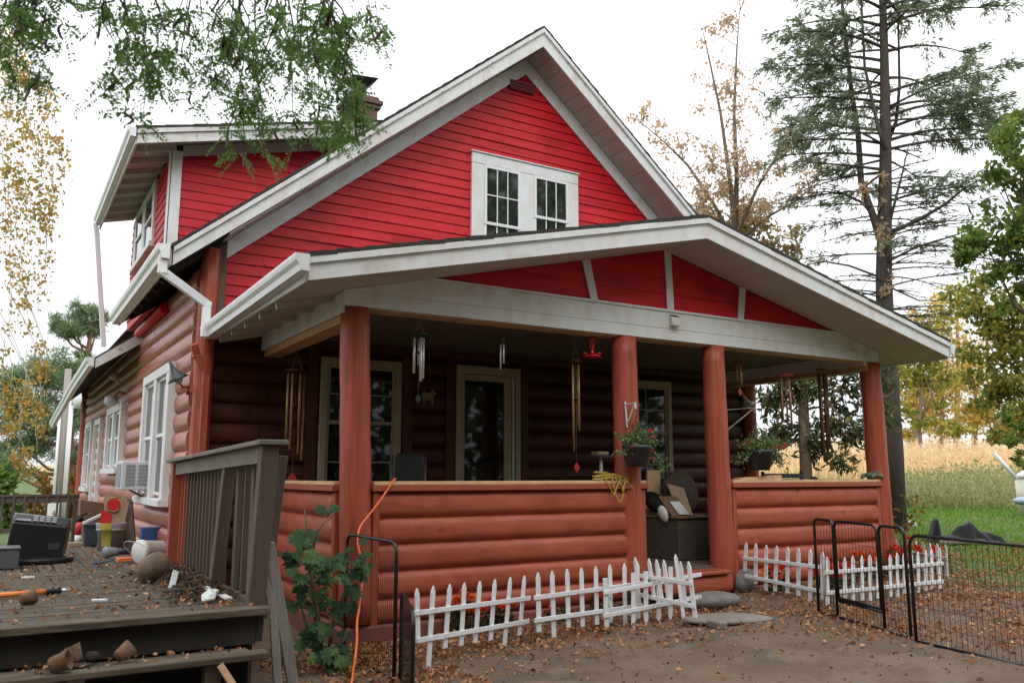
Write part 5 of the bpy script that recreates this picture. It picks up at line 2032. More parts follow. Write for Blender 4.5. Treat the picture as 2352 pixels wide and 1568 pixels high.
# ------------------------------------------------------------------ yard
def G(px, py):
    """where the line of sight through px, py meets the ground"""
    d = ray(px, py).normalized()
    t_ = 2.0
    while t_ < 300:
        p = EYE + d * t_
        if p.z < gz(p.x, p.y):
            break
        t_ += .04
    return Vector((p.x, p.y, gz(p.x, p.y)))


def PV(px, py, A, B):
    """the point of the upright plane through A and B seen at px, py"""
    n = Vector((B[1] - A[1], -(B[0] - A[0]), 0))
    d = ray(px, py)
    t_ = (Vector((A[0], A[1], 0)) - EYE).dot(n) / d.dot(n)
    return EYE + d * t_


def pen_panel(label, A, B, zA, zB, mesh_dx=.05, rows=4, door=None, zb=None, round_=.10, r_=.0155):
    A, B = Vector(A), Vector(B)
    ga, gb = (gz(A.x, A.y), gz(B.x, B.y)) if zb is None else zb
    t = thing('wire_pen_panel', (A.x, A.y, ga), label, 'pen panel', 'black wire pet pen panels')
    a0, b0 = Vector((A.x, A.y, ga + .01)), Vector((B.x, B.y, gb + .01))
    a1, b1 = Vector((A.x, A.y, zA)), Vector((B.x, B.y, zB))
    e = (B - A)
    e.z = 0
    L = e.length
    e.normalize()

    def frame(p0, p1, q1, q0, rad):
        """p0 up to p1, rounded over to q1, down to q0"""
        pts = [p0, p1 - Vector((0, 0, rad))]
        for k in range(1, 5):
            a = k / 5 * PI / 2
            pts.append(p1 + (q1 - p1).normalized() * rad * (1 - math.cos(a)) - Vector((0, 0, rad * (1 - math.sin(a)))))
        pts += [p1 + (q1 - p1).normalized() * rad, q1 + (p1 - q1).normalized() * rad]
        for k in range(1, 5):
            a = PI / 2 - k / 5 * PI / 2
            pts.append(q1 + (p1 - q1).normalized() * rad * (1 - math.cos(a)) - Vector((0, 0, rad * (1 - math.sin(a)))))
        return pts + [q1 - Vector((0, 0, rad)), q0]

    at = lambda u, v: (a0 + (b0 - a0) * u) * (1 - v) + (a1 + (b1 - a1) * u) * v
    mb = MB()
    wm = MB()
    def wires(u0, u1, v0, v1, rws):
        n = max(1, int((u1 - u0) * L / mesh_dx))
        for i in range(1, n):
            u = u0 + (u1 - u0) * i / n
            wm.tube([at(u, v0), at(u, v1)], .0021, 4, cap=False)
        for j in range(1, rws + 1):
            v = v0 + (v1 - v0) * j / (rws + 1)
            wm.tube([at(u0, v), at(u1, v)], .0023, 4, cap=False)
    if door is None:
        mb.tube(frame(a0, a1, b1, b0, round_), r_, 8)
        mb.tube([a0, b0], r_, 8)
        wires(0, 1, 0, .985, rows)
        mb.build('frame', M['blackmetal'], t)
    else:
        d0, d1 = door
        mb.tube(frame(a0, a1, at(d0, 1), at(d0, 0), .06), r_, 8)
        mb.tube(frame(at(d1, 0), at(d1, 1), b1, b0, .06), r_, 8)
        mb.tube([a0, b0], r_, 8)
        mb.tube([at(d0, .17), at(d1, .17)], r_, 8)
        wires(0, d0, 0, .97, 4)
        wires(d1, 1, 0, .97, 4)
        wires(d0, d1, 0, .17, 1)
        mb.build('frame', M['blackmetal'], t)
        g_ = .025 / L
        dm = MB()
        dm.tube(frame(at(d0 + g_, .20), at(d0 + g_, 1), at(d1 - g_, 1), at(d1 - g_, .20), .08), r_, 8)
        dm.tube([at(d0 + g_, .20), at(d1 - g_, .20)], r_, 8)
        dm.tube([at(d1 - g_ * .2, .55), at(d1 - g_ * .2, .70)], .014, 8)
        dd = dm.build('gate', M['blackmetal'], t)
        keep = wm
        wm2 = MB()
        wm_, wm = wm, wm2
        n = int((d1 - d0) * L / mesh_dx)
        for i in range(1, n):
            u = d0 + (d1 - d0) * i / n
            wm2.tube([at(u, .20), at(u, .985)], .0021, 4, cap=False)
        for j in range(1, 4):
            v = .2 + .78 * j / 4
            wm2.tube([at(d0 + g_, v), at(d1 - g_, v)], .0023, 4, cap=False)
        wm2.build('wire_mesh', M['blackmetal'], dd)
        wm = wm_
    wm.build('wire_mesh', M['blackmetal'], t)
    hm = MB()
    for v in (.72, .30):
        p = at(1, v)
        hm.tube([p + Vector((e.x * .012, e.y * .012, 0)) + Vector((e.x * .028 * math.sin(a), e.y * .028 * math.sin(a), .03 * math.cos(a))) for a in np.linspace(.3, 5.6, 11)], .0022, 5)
    hm.build('hook', M['blackmetal'], t)
    return t


A, B = P(790, 1500, 2, gz(2.84, 7.6)), P(905, 1562, 2, gz(2.82, 6.43))
pen_panel('black wire pen panel standing across the log corner behind the orange cord', A, B, PV(778, 1222, A, B).z, PV(918, 1246, A, B).z, .040, 4)
C_ = Vector((2.66, 5.74, 0))
pen_panel('low black wire pen panel seen nearly edge on beside the cord', B + Vector((.03, -.05, 0)), C_, PV(906, 1352, B, C_).z, PV(955, 1414, B, C_).z, .036, 3)
A, D = P(1881, 1405, 2, gz(7.9, 6.5)), P(2093, 1465, 2, gz(7.4, 5.0))
L_ = (D - A).length
uB = ((P(1934, 1417, 2, gz(7.9, 6.2)) - A).length) / L_
uC = ((P(2040, 1449, 2, gz(7.6, 5.4)) - A).length) / L_
pen_panel('black pen panel with a small gate in its middle by the right bed', A, D, PV(1881, 1192, A, D).z, PV(2090, 1214, A, D).z, .05, 4, (uB, uC))
E1, F1 = P(2105, 1475, 2, gz(7.26, 4.9)), P(2352, 1528, 2, gz(7.2, 3.9))
Fx = E1 + (F1 - E1) * 1.3
zE, zF = PV(2102, 1229, E1, F1).z, PV(2352, 1253, E1, F1).z
pen_panel('wide black pen panel running out of the photo to the right', E1, Fx, zE, zE + (zF - zE) * 1.3, .055, 5)


def picket_fence(label, A, B, pickets, rails, pm='picket_white', w=.055, flip=False, group='white picket fence sections around the flower beds'):
    """pickets = (top px, top py, bottom px, bottom py) in the upright plane through A and B"""
    A, B = Vector(A), Vector(B)
    e = (B - A)
    e.z = 0
    e.normalize()
    n = Vector((e.y, -e.x, 0))
    if n.dot(EYE - A) < 0:
        n = -n
    t = thing('picket_fence', (A.x, A.y, gz(A.x, A.y)), label, 'picket fence', group)
    for (x0, y0, x1, y1) in rails:
        a, b = PV(x0, y0, A, B), PV(x1, y1, A, B)
        mb = MB()
        mb.bar(a + n * .009, b + n * .009, .016, .042)
        mb.build('rail', M['picket'], t, bevel=.003)
    for (x0, y0, x1, y1) in pickets:
        tp, bt = PV(x0, y0, A, B), PV(x1, y1, A, B)
        up = (tp - bt)
        Lp = up.length
        up.normalize()
        off = rr.uniform(-.004, .004)
        cpt = [(-w / 2, 0), (w / 2, 0), (w / 2, Lp - .05), (w * .12, Lp), (-w * .12, Lp), (-w / 2, Lp - .05)]
        if flip:
            cpt = [(-x, Lp - z) for x, z in cpt]
        mb = MB()
        mb.prism([bt + e * x + up * z - n * (.002 + off) for x, z in cpt], -n * .014)
        mb.build('picket', M['picket'], t, bevel=.003)
    return t


M['picket'] = mat('white_picket_paint', (.74, .75, .76), .55, .05, 9, (3, 3, 1), .12, 40, spots=(.46, .41, .34), spot_at=.62)
cv = lambda x, y: (574.2 + x * .5604, 689.1 + y * .5604)
zv = lambda x, y: (1320.7 + x * .1709, 1234.6 + y * .1709)
wv = lambda x, y: (1378 + x * .5607, 689.1 + y * .5607)
uv = lambda x, y: (1780 + x * .26775, 1148.4 + y * .26775)


def pk(f, lst):
    return [(*f(a, b), *f(c, d)) for a, b, c, d in lst]


A, B = P(985, 1535, 2, .0), P(1160, 1488, 2, 0.0)
picket_fence('leftmost white picket section beside the low pen panel', A, B,
             pk(cv, [(686, 1180, 690, 1402), (754, 1170, 733, 1507), (822, 1163, 802, 1425), (882, 1157, 868, 1415), (947, 1150, 928, 1403), (1008, 1143, 990, 1393), (1070, 1135, 1045, 1420), (1128, 1128, 1107, 1372)]),
             pk(cv, [(660, 1283, 1146, 1219), (683, 1393, 1139, 1314)]))
A, B = P(1275, 1480, 2, 0.0), P(1440, 1448, 2, .02)
picket_fence('second white picket section with pointed tops beside the gap', A, B,
             [(1236.6, 1314, 1238.9, 1451), (1270, 1310, 1274.7, 1479), (1303.8, 1305.5, 1307, 1441), (1337, 1303, 1340, 1439), (1370, 1299.6, 1373, 1434), (1402.7, 1296, 1405, 1429.5), (1435, 1292.7, 1437, 1448), (1465, 1289, 1467.7, 1420)],
             [(1225, 1372, 1478, 1338), (1226, 1424, 1475, 1389)])
n_ = Vector((B.y - A.y, -(B.x - A.x), 0)).normalized()
A2, B2 = P(1395, 1458, 2, .03) + Vector((0, .05, 0)), P(1560, 1440, 2, .03) + Vector((0, .02, 0))
picket_fence('upside down white picket section with one tilted picket near the entry', A2, B2,
             [(1391, 1327, 1395, 1452), (1455.7, 1316.6, 1455.7, 1443), (1484.8, 1311.5, 1485.6, 1435.4), (1513.8, 1305.5, 1513.8, 1429.4), (1542, 1301, 1541, 1422.6)],
             [(1385, 1361, 1609.5, 1318), (1384, 1414, 1609.5, 1369)], flip=True)
fence3 = bpy.data.objects['picket_fence.002']
e = (B2 - A2).normalized()
tp, bt = PV(1547, 1270, A2, B2), PV(1569, 1440, A2, B2)
nn = Vector((e.y, -e.x, 0))
nn = nn if nn.dot(EYE - A2) > 0 else -nn
up = (tp - bt)
Lp = up.length
up.normalize()
mb = MB()
mb.prism([bt + e * x + up * z + nn * .022 for x, z in [(-.023, 0), (.023, 0), (.023, Lp - .05), (0, Lp), (-.023, Lp - .05)]], nn * .014)
o = mb.build('picket', M['picket'], fence3, bevel=.003)
o['label'] = 'tall tilted picket'
A3, B3 = DP(1452, 1350, 9.35), DP(1588, 1350, 8.72)
picket_fence('leaning white picket section turned toward the porch step', A3, B3,
             [(1457, 1279, 1467, 1385), (1489, 1282, 1502, 1375), (1506, 1284, 1519, 1380), (1523, 1285, 1536, 1385), (1561, 1288, 1574, 1395), (1580, 1289, 1596, 1418)],
             [(1452, 1318, 1592, 1340), (1458, 1362, 1598, 1392)])
A4, B4 = P(1711, 1320, 1, 7.78), P(1888, 1388, 2, gz(8.2, 6.7))
picket_fence('white picket section running from the boulder toward the gate panel', A4, B4,
             [(1712.7, 1245, 1709, 1311), (1735, 1247, 1735, 1340), (1759, 1251, 1758, 1356), (1783, 1252.6, 1779, 1357.5), (1808, 1255, 1807, 1362), (1833, 1258, 1833, 1367.6), (1860, 1261, 1859, 1384), (1888, 1266.6, 1888, 1376)],
             [(1708, 1280, 1886, 1302), (1712, 1321, 1886, 1357)])
A5, B5 = P(1902, 1392, 2, gz(8.3, 6.7)), P(2165, 1352, 2, gz(11.2, 7.0))
xs5 = [(1901.8, 1278), (1923, 1280), (1942, 1279.6), (1961, 1275.6), (1981, 1275.6), (1999.6, 1273), (2018, 1271.6), (2046, 1273), (2062.5, 1269), (2078, 1269), (2095, 1267), (2110.7, 1266), (2127, 1262), (2141, 1261), (2159, 1258)]
picket_fence('long white picket section behind the small pen gate', A5, B5,
             [(x, y, x + 1, 1391 - (x - 1902) * .14 + rr.uniform(-4, 4)) for x, y in xs5], [(1893, 1314, 2165, 1293), (1896, 1361, 2165, 1334)])
A6, B6 = DP(2050, 1300, 14.2), DP(2176, 1300, 13.3)
picket_fence('white picket section closing the far right end of the flower bed', A6, B6,
             [(2057, 1238, 2060, 1318), (2072.6, 1239, 2076, 1320), (2086, 1240, 2090, 1322), (2102, 1242, 2106, 1325), (2119, 1245, 2123, 1328), (2134, 1246, 2138, 1331), (2151, 1248, 2155, 1335), (2170, 1250, 2175, 1340)],
             [(2052, 1262, 2178, 1282), (2056, 1298, 2180, 1325)])

# marigolds
M['marileaf'] = leafmat('marigold_leaf', [lin(28, 42, 22), lin(40, 58, 30), lin(58, 74, 40)], .2)
M['marigold'] = leafmat('marigold_petal', [lin(205, 60, 10), lin(232, 88, 16), lin(240, 120, 20)], .2)
M['marired'] = leafmat('dark_marigold_petal', [lin(190, 38, 14), lin(220, 62, 18), lin(235, 90, 22)], .2)


def marigold(label, c, w, h, n, seed, m='marigold', fl=None, group='marigold bushes in the beds along the porch'):
    g = np.random.default_rng(seed)
    c = Vector(c)
    t = thing('marigold_bush', c, label, 'flower bush', group)
    N = 260
    q = unit(g.normal(size=(N, 3))) * (g.random((N, 1)) ** .4)
    q[:, 2] = np.abs(q[:, 2])
    C = np.array(c) + q * np.array([w, w * .8, h])
    quads_obj('foliage', leaves(g, C, .055, wide=.4, droop=.1), M['marileaf'], t)
    n = int(n * 1.6)
    for i in range(n):
        if fl:
            x, y, z = fl[i]
        else:
            a = g.uniform(0, 2 * PI)
            r_ = g.random() ** .5
            x, y, z = c.x + w * .95 * r_ * math.cos(a), c.y + w * .8 * r_ * math.sin(a), c.z + h * (1.02 - .35 * r_ ** 2) + g.uniform(-.08, .03)
        rad = g.uniform(.032, .046)
        pts, dirs = [], []
        for ring, (nr, el) in enumerate(((9, .15), (8, .6), (6, 1.1))):
            for k in range(nr):
                aa = 2 * PI * k / nr + ring
                pts.append((x, y, z))
                dirs.append((math.cos(aa) * math.cos(el), math.sin(aa) * math.cos(el), math.sin(el)))
        V = leaves(g, np.array(pts), rad, np.array(dirs), wide=1.1, spread=.12)
        quads_obj('flower_head', V, M[m], t)
    return t


spots = [((1040, 1440), .24, .34, 9, 'marigold', 'orange marigolds behind the leftmost picket section'),
         ((1095, 1425), .20, .26, 6, 'marired', 'dark orange marigolds right of the leftmost picket section'),
         ((1258, 1420), .18, .16, 2, 'marired', 'low sparse marigolds behind the start of the second picket section'),
         ((1350, 1405), .22, .28, 6, 'marired', 'red orange marigolds behind the middle of the second picket section'),
         ((1412, 1395), .20, .30, 8, 'marigold', 'bright orange marigolds behind the upside down picket section'),
         ((1470, 1390), .20, .30, 8, 'marigold', 'orange marigolds left of the leaning picket section')]
for i, ((px, py), w_, h_, n, m, lab) in enumerate(spots):
    p = P(px, py, 2, .06)
    p.y = min(p.y, 7.72)
    marigold(lab, p, w_, h_, n, 40 + i, m)
spots = [((8.45, 7.5), .22, .36, 8, 'marired', 'red orange marigolds behind the boulder picket section'),
         ((8.75, 7.0), .22, .34, 9, 'marired', 'marigolds at the corner behind the gate panel'),
         ((9.35, 7.35), .22, .34, 7, 'marired', 'marigolds left of centre in the right flower bed'),
         ((10.0, 7.4), .24, .36, 8, 'marigold', 'orange marigolds in the middle of the right flower bed'),
         ((10.6, 7.4), .24, .40, 9, 'marired', 'marigolds right of centre in the right flower bed'),
         ((11.15, 7.55), .26, .46, 12, 'marired', 'tallest marigolds by the far right column'),
         ((11.6, 7.4), .22, .36, 8, 'marigold', 'marigolds in the last corner of the right flower bed')]
for i, ((x, y), w_, h_, n, m, lab) in enumerate(spots):
    marigold(lab, (x, y, gz(x, y)), w_, h_, n, 60 + i, m)

# stones by the entry
def stone(label, px, py, rad, seed, m, name='stone', sink=.25, n=3, rough=.16, group=None, rz=0):
    c = G(px, py)
    mb = MB()
    c.y += rad[1] * .6
    c.z = gz(c.x, c.y)
    mb.blob((0, 0, 0), rad, seed, n, rough)
    rot = Matrix.Rotation(R(rz), 3, 'Z')
    mb.v = [tuple(rot @ Vector(v) + Vector((c.x, c.y, c.z + rad[2] * (1 - sink)))) for v in mb.v]
    o = mb.build(name, m, None, c)
    return tag(o, label, 'stone', group)


stone('round grey boulder at the foot of the third column', 1717, 1358, (.21, .19, .17), 21, M['stone'], 'boulder')
stone('flat grey stone lying in front of the porch step', 1655, 1398, (.40, .24, .11), 33, M['stone'], 'flat_stone', .3)
stone('pale low slab in the dirt farther from the porch step', 1700, 1432, (.52, .20, .05), 35, M['slab'], 'stone_slab', .35, rz=-15)
a, b_ = G(1605, 1432), G(1668, 1446)
mb = MB()
mb.bar(a + Vector((0, .03, .035)), b_ + Vector((0, .03, .03)), .10, .07)
o = mb.build('timber_block', M['slab'], None, a, bevel=.01)
tag(o, 'short grey timber lying by the low slab', 'timber')

# orange cord
ye = P(808, 1568, 2, .03).y
cp = [(908, 1099, 7.90), (905, 1101, 7.83), (890, 1124, 7.80), (868, 1156, 7.76), (846, 1184, 7.72), (828, 1208, 7.68), (821, 1236, 7.62), (825, 1264, 7.5), (831, 1292, 7.38), (833, 1325, 7.25), (830, 1360, 7.1), (825, 1395, 6.95), (820, 1430, 6.8), (820, 1465, 6.66), (817, 1500, 6.5), (812, 1535, (6.5 + ye) / 2), (807, 1570, ye), (800, 1606, ye - .1)]
pts = [P(x, y, 1, d) for x, y, d in cp]
pts[-1].z = .02
sm = []
for i in range(len(pts) - 1):
    p0, p1, p2, p3 = pts[max(0, i - 1)], pts[i], pts[i + 1], pts[min(len(pts) - 1, i + 2)]
    for k in range(4):
        u = k / 4
        sm.append(.5 * ((2 * p1) + (p2 - p0) * u + (2 * p0 - 5 * p1 + 4 * p2 - p3) * u * u + (3 * p1 - p0 - 3 * p2 + p3) * u ** 3))
sm.append(pts[-1])
mb = MB()
mb.tube(sm, .0105, 8)
o = mb.build('extension_lead', M['orange'], None, pts[-1])
tag(o, 'bright orange extension cord hanging from the porch rail to the ground', 'cord')

# lobed-leaf bush at the corner column
M['lobed'] = leafmat('lobed_green_leaf', [lin(42, 66, 40), lin(56, 86, 50), lin(72, 104, 58), lin(98, 126, 66)], .3, .55)
g = np.random.default_rng(12)
cb = P(740, 1530, 2, .0)
bush = thing('lobed_leaf_bush', (cb.x, cb.y + .15, 0), 'green bush with big lobed leaves growing between railing and corner column', 'bush')
stems = [[(735, 1515, 7.2), (722, 1400, 7.2), (712, 1290, 7.22), (706, 1220, 7.22), (699, 1168, 7.2)],
         [(750, 1520, 7.2), (765, 1430, 7.15), (790, 1360, 7.1), (815, 1300, 7.02), (835, 1270, 7.0)],
         [(740, 1520, 7.2), (735, 1430, 7.05), (720, 1340, 6.95), (700, 1290, 6.9)],
         [(735, 1518, 7.25), (700, 1420, 7.4), (675, 1330, 7.5), (660, 1260, 7.5)],
         [(755, 1525, 7.15), (785, 1480, 7.0), (800, 1440, 6.95)], [(745, 1525, 7.1), (745, 1495, 6.95), (770, 1480, 6.9)],
         [(712, 1290, 7.22), (728, 1220, 7.15), (765, 1178, 7.1)]]
mb = MB()
for s_ in stems:
    pts = [P(x, y, 1, d) for x, y, d in s_]
    mb.tube(pts, [.016 - .010 * i / (len(pts) - 1) for i in range(len(pts))], 7)
mb.build('stem', mat('pale_brown_stem', (.17, .13, .09), .8, .2, 10), bush)
lobe = [(0, 0), (.16, -.12), (.42, -.06), (.30, .14), (.52, .34), (.28, .38), (.26, .62), (.10, .56), (0, .86), (-.10, .56), (-.26, .62), (-.28, .38), (-.52, .34), (-.30, .14), (-.42, -.06), (-.16, -.12)]
lp_ = []
regions = [(720, 1288, 62, 36, 17, 6.98), (800, 1285, 50, 36, 12, 7.0), (680, 1360, 50, 66, 14, 7.25), (765, 1368, 62, 46, 17, 7.02), (750, 1175, 30, 14, 3, 7.1), (702, 1228, 20, 24, 6, 7.15), (835, 1275, 25, 22, 5, 6.98),
           (755, 1440, 50, 24, 6, 7.0), (770, 1505, 42, 30, 17, 6.9), (670, 1270, 30, 40, 9, 7.45), (720, 1440, 40, 40, 8, 7.2), (810, 1330, 30, 40, 7, 7.0), (775, 1545, 30, 18, 6, 6.85)]
mb = MB()
fg = random.Random(7)
for (px, py, sx, sy, n, dep) in regions:
    for i in range(n):
        p = P(px + fg.gauss(0, sx * .55), py + fg.gauss(0, sy * .55), 1, dep + fg.uniform(-.14, .14))
        s_ = fg.uniform(.08, .19)
        nrm = Vector((fg.uniform(-.5, .5), -.7 + fg.uniform(-.4, .4), .75 + fg.uniform(-.3, .4))).normalized()
        d = Vector((fg.uniform(-1, 1), fg.uniform(-.8, .1), fg.uniform(-1.0, .1)))
        d = (d - nrm * d.dot(nrm)).normalized()
        sd = d.cross(nrm)
        vs = []
        for x, y in lobe:
            vs.append(p + sd * x * s_ + d * y * s_ + nrm * (-.16 * abs(x) * s_ - .10 * y * y * s_ + fg.uniform(-.05, .05) * s_))
        cen = p + d * .22 * s_ + nrm * .02 * s_
        vs.append(cen)
        m_ = len(lobe)
        mb.add(vs, [(k, (k + 1) % m_, m_) for k in range(m_)])
mb.build('foliage', M['lobed'], bush)

# black tarpaulin heap on boards, by the lawn
c = G(2205, 1246)
k = (c - EYE).dot(_f) / FPX
t = thing('tarpaulin_heap', c, 'crumpled black tarpaulin heaped on the lawn edge behind the picket fence', 'tarpaulin')
mb = MB()
ux, uy = _r.x, _r.y
nu, nv = 34, 16
rt = random.Random(31)
bumps = [(-64, -.1, 22, 11, .34), (-60, -.1, 30, 6, .3), (16, .1, 30, 22, .45), (34, .0, 14, 16, .4), (58, .2, 15, 14, .5), (-30, .0, 9, 20, .6), (78, 0, 8, 10, .5)]
vs = []
for j in range(nv):
    v = -1 + 2 * j / (nv - 1)
    for i in range(nu):
        x = -74 + 166 * i / (nu - 1)
        h = 4 + sum(a_ * math.exp(-((x - b_) / w1) ** 4 - ((v - c_) / w2 / 1.35) ** 4) for b_, c_, a_, w1, w2 in bumps)
        h += 2.2 * math.sin(x * .21 + 2.5 * math.sin(v * 3)) + 1.6 * math.sin(v * 7 + x * .13) + rt.uniform(-.7, .7)
        edge = min(1, 3.5 * (1 - abs(v))) * min(1, (i + .3) / 2) * min(1, (nu - .7 - i) / 2)
        lean = .12 * h * math.exp(-((x + 62) / 14) ** 2)
        wob = (1 + .16 * math.sin(i * .9 + 3 * v)) * .36 * v
        vs.append((c.x + ux * (x + lean) * k + math.sin(YAW) * wob, c.y + uy * (x + lean) * k + math.cos(YAW) * wob, c.z + .02 + max(0, h) * k * edge))
mb.add(vs, [(j * nu + i, j * nu + i + 1, (j + 1) * nu + i + 1, (j + 1) * nu + i) for j in range(nv - 1) for i in range(nu - 1)], True)
mb.build('tarp_sheet', M['tarp'], t)
for i in range(4):
    a = c + Vector((ux * (-30 + 6 * i) * k, uy * (-30 + 6 * i) * k, .03 + .012 * i)) + Vector((math.sin(YAW), math.cos(YAW), 0)) * (-.42 + .1 * i)
    mb = MB()
    mb.bar(a + Vector((-ux * .35, -uy * .35, 0)), a + Vector((ux * .5, uy * .5, .01)), .10, .035)
    o = mb.build('scrap_board', M['card' if i % 2 else 'slab'], None, a)
    tag(o, 'pale scrap board lying under the front of the black tarpaulin', 'board', 'scrap boards under the black tarpaulin')
for px, py, lab in ((2072, 1216, 'white plastic bag on the ground behind the far right column'), (2096, 1212, 'smaller white plastic bag nearer the black tarpaulin')):
    c = G(px, py)
    mb = MB()
    mb.blob((c.x, c.y, c.z + .07), (.10, .1, .09), int(px), 2, .35)
    o = mb.build('plastic_bag', M['white_worn'], None, c)
    tag(o, lab, 'bag')

# sapling with turning leaves
M['sapling'] = leafmat('turning_leaf', [lin(78, 100, 40), lin(120, 120, 45), lin(150, 105, 50), lin(160, 92, 48)], .35)
c = G(2078, 1262)
k = (c - EYE).dot(_f) / FPX
sap = thing('sapling', c, 'small sapling with orange and green leaves beside the far right column', 'sapling')
mb = MB()
g = np.random.default_rng(21)
pts_l = []
dr = Vector((_r.x, _r.y, 0))
mb.tube([c, c + Vector((0, 0, 60 * k)), c + dr * 10 * k + Vector((0, 0, 125 * k))], [.014, .010, .006], 6)
for i in range(9):
    z0 = (40 + i * 9) * k
    L = (30 + 60 * g.random()) * k * (1 if i % 2 else .8)
    sgn = 1 if g.random() < .72 else -1
    e_ = c + Vector((0, 0, z0)) + dr * L * sgn + Vector((g.normal(0, .15), g.normal(0, .25), 12 * k))
    s_ = c + Vector((0, 0, z0 - 10 * k))
    mb.tube([s_, (s_ + e_) / 2 + Vector((0, 0, .05)), e_], [.008, .006, .003], 5)
    for j in range(15):
        u = .3 + .7 * j / 14
        p = s_ + (e_ - s_) * u
        pts_l.append((p.x + g.normal(0, .06), p.y + g.normal(0, .08), p.z + g.normal(0, .05)))
mb.build('trunk', M['bark'], sap)
quads_obj('crown', leaves(g, np.array(pts_l), .11, wide=.5, droop=.5), M['sapling'], sap)

# cream tank, pale cover and a leaning white pipe at the field edge
c = DP(2366, 1128, 27)
k = (c - EYE).dot(_f) / FPX
zb = gz(c.x, c.y)
t = thing('water_tank', (c.x, c.y, zb), 'cream plastic tank with white domed top at the right edge by the weeds', 'tank')
z1, z2 = DP(2340, 1097, 27).z, DP(2352, 1085, 27).z
mb = MB()
mb.lathe([(30 * k, zb + .05), (31 * k, z1)], (c.x + _r.x * 3 * k, c.y + _r.y * 3 * k, 0), 24)
mb.build('tank_body', M['tankwhite'], t)
mb = MB()
mb.lathe([(33 * k, z1), (24 * k, z2 - .02), (8 * k, z2 + .08), (0, z2 + .1)], (c.x + _r.x * 3 * k, c.y + _r.y * 3 * k, 0), 24)
mb.build('lid', M['vinyl'], t)
c2 = DP(2352, 1146, 26)
mb = MB()
mb.blob((c2.x, c2.y, c2.z - .05), (.28, .28, .12), 9, 3, .1)
o = mb.build('pale_blue_cover', M['bluetarp'], None, c2)
tag(o, 'pale blue cover lying in front of the cream tank', 'cover')
a, b_ = DP(2283, 1040, 26.5), DP(2336, 1100, 26.5)
mb = MB()
mb.tube([a, b_], .055, 8)
o = mb.build('leaning_pipe', M['vinyl'], None, b_)
tag(o, 'white pipe leaning against the cream tank', 'pipe')

# ------------------------------------------------------------------ ground cover
g = np.random.default_rng(99)


def scatter(n, x0, x1, y0, y1, dens):
    x = g.uniform(x0, x1, n)
    y = g.uniform(y0, y1, n)
    keep = g.random(n) < dens(x, y)
    return x[keep], y[keep]


def patchy(x, y, s=1.0):
    return .5 + .5 * np.sin(x * 2.1 * s + 1.3 * np.sin(y * 1.7 * s)) * np.sin(y * 2.6 * s + 1.1 * np.sin(x * 1.3 * s + 2))


# fallen leaves: thick on the right, thin over the dirt, along the beds
M['litter'] = leafmat('fallen_leaf', [lin(104, 68, 46), lin(150, 98, 64), lin(178, 124, 84), lin(196, 150, 106), lin(134, 84, 54)], .15, .7)
wgt = lambda x, y: np.clip(.02 + 1.0 * smooth(6.0, 7.9, x - .35 * (5.5 - y)) * (.12 + .88 * patchy(x, y, 1.2) ** 1.3) * smooth(15, 9, y), 0, 1) * np.where((y > 7.75) & (x < 11.5), 0, 1)
x, y = scatter(120000, 2, 17, 2.2, 15, wgt)
x2, y2 = scatter(5000, 2.4, 6.6, 5.9, 7.8, lambda x, y: .15 + .75 * smooth(6.5, 7.0, y))
x3, y3 = scatter(3600, 2.0, 3.4, 5.6, 7.8, lambda x, y: .2 + .6 * patchy(x, y, 2))
x4, y4 = scatter(2500, 12, 26, 3, 24, lambda x, y: .35 + .3 * patchy(x, y))
x, y = np.concatenate([x, x2, x3, x4]), np.concatenate([y, y2, y3, y4])
C = np.stack([x, y, ground_z(x, y) + .012 + g.random(len(x)) * .012], -1)
dirs = np.stack([g.normal(size=len(x)), g.normal(size=len(x)), g.normal(0, .18, len(x))], -1)
V = leaves(g, C, .043, unit(dirs), wide=.58, spread=.15, jit=.55)
V[:, 1, 2] += g.uniform(0, .018, len(V))
V[:, 3, 2] += g.uniform(0, .018, len(V))
V[:, 2, 2] = np.maximum(V[:, 2, 2], C[:, 2] - .004)
V[..., 2] = np.maximum(V[..., 2], ground_z(V[..., 0], V[..., 1]) + .004)
o = quads_obj('fallen_leaves', V, M['litter'])
tag(o, kind='stuff', label='dry brown leaves scattered over the dirt yard')
# pebbles and crumbs of dirt
x, y = scatter(5200, 1.8, 12, 3.4, 7.8, lambda x, y: .35 + .4 * patchy(x, y, 1.4))
C = np.stack([x, y, ground_z(x, y) + .002], -1)
V = leaves(g, C, .022, unit(np.stack([g.normal(size=len(x)), g.normal(size=len(x)), np.full(len(x), .35)], -1)), wide=.8, spread=.2, jit=.7)
M['crumb'] = leafmat('dirt_crumb', [lin(92, 78, 66), lin(122, 106, 90), lin(70, 58, 48), lin(140, 124, 104)], 0, .95)
o = quads_obj('gravel', V, M['crumb'])
tag(o, kind='stuff', label='crumbs of soil and small stones on the bare dirt')
# leaves and twigs on the deck and step
x, y = scatter(3200, -.6, 1.72, 6.2, 12.4, lambda x, y: .35 + .5 * (np.abs(x - 1.5) < .3) * (y < 9) + .3 * (np.abs(y - 7.6) < .3))
z = np.full(len(x), DZ + .012)
x2, y2 = scatter(120, .2, 1.6, 5.80, 6.05, lambda x, y: .25 + .6 * smooth(1.3, .5, x))
x, y, z = np.concatenate([x, x2]), np.concatenate([y, y2]), np.concatenate([z, np.full(len(x2), .462)])
C = np.stack([x, y, z], -1)
dirs = np.stack([g.normal(size=len(x)), g.normal(size=len(x)), np.abs(g.normal(0, .3, len(x)))], -1)
V = leaves(g, C, .032, unit(dirs), wide=.6, spread=.1, jit=.7)
o = quads_obj('deck_leaves', V, M['litter'])
tag(o, kind='stuff', label='dry leaves and crumbs lying on the deck boards')
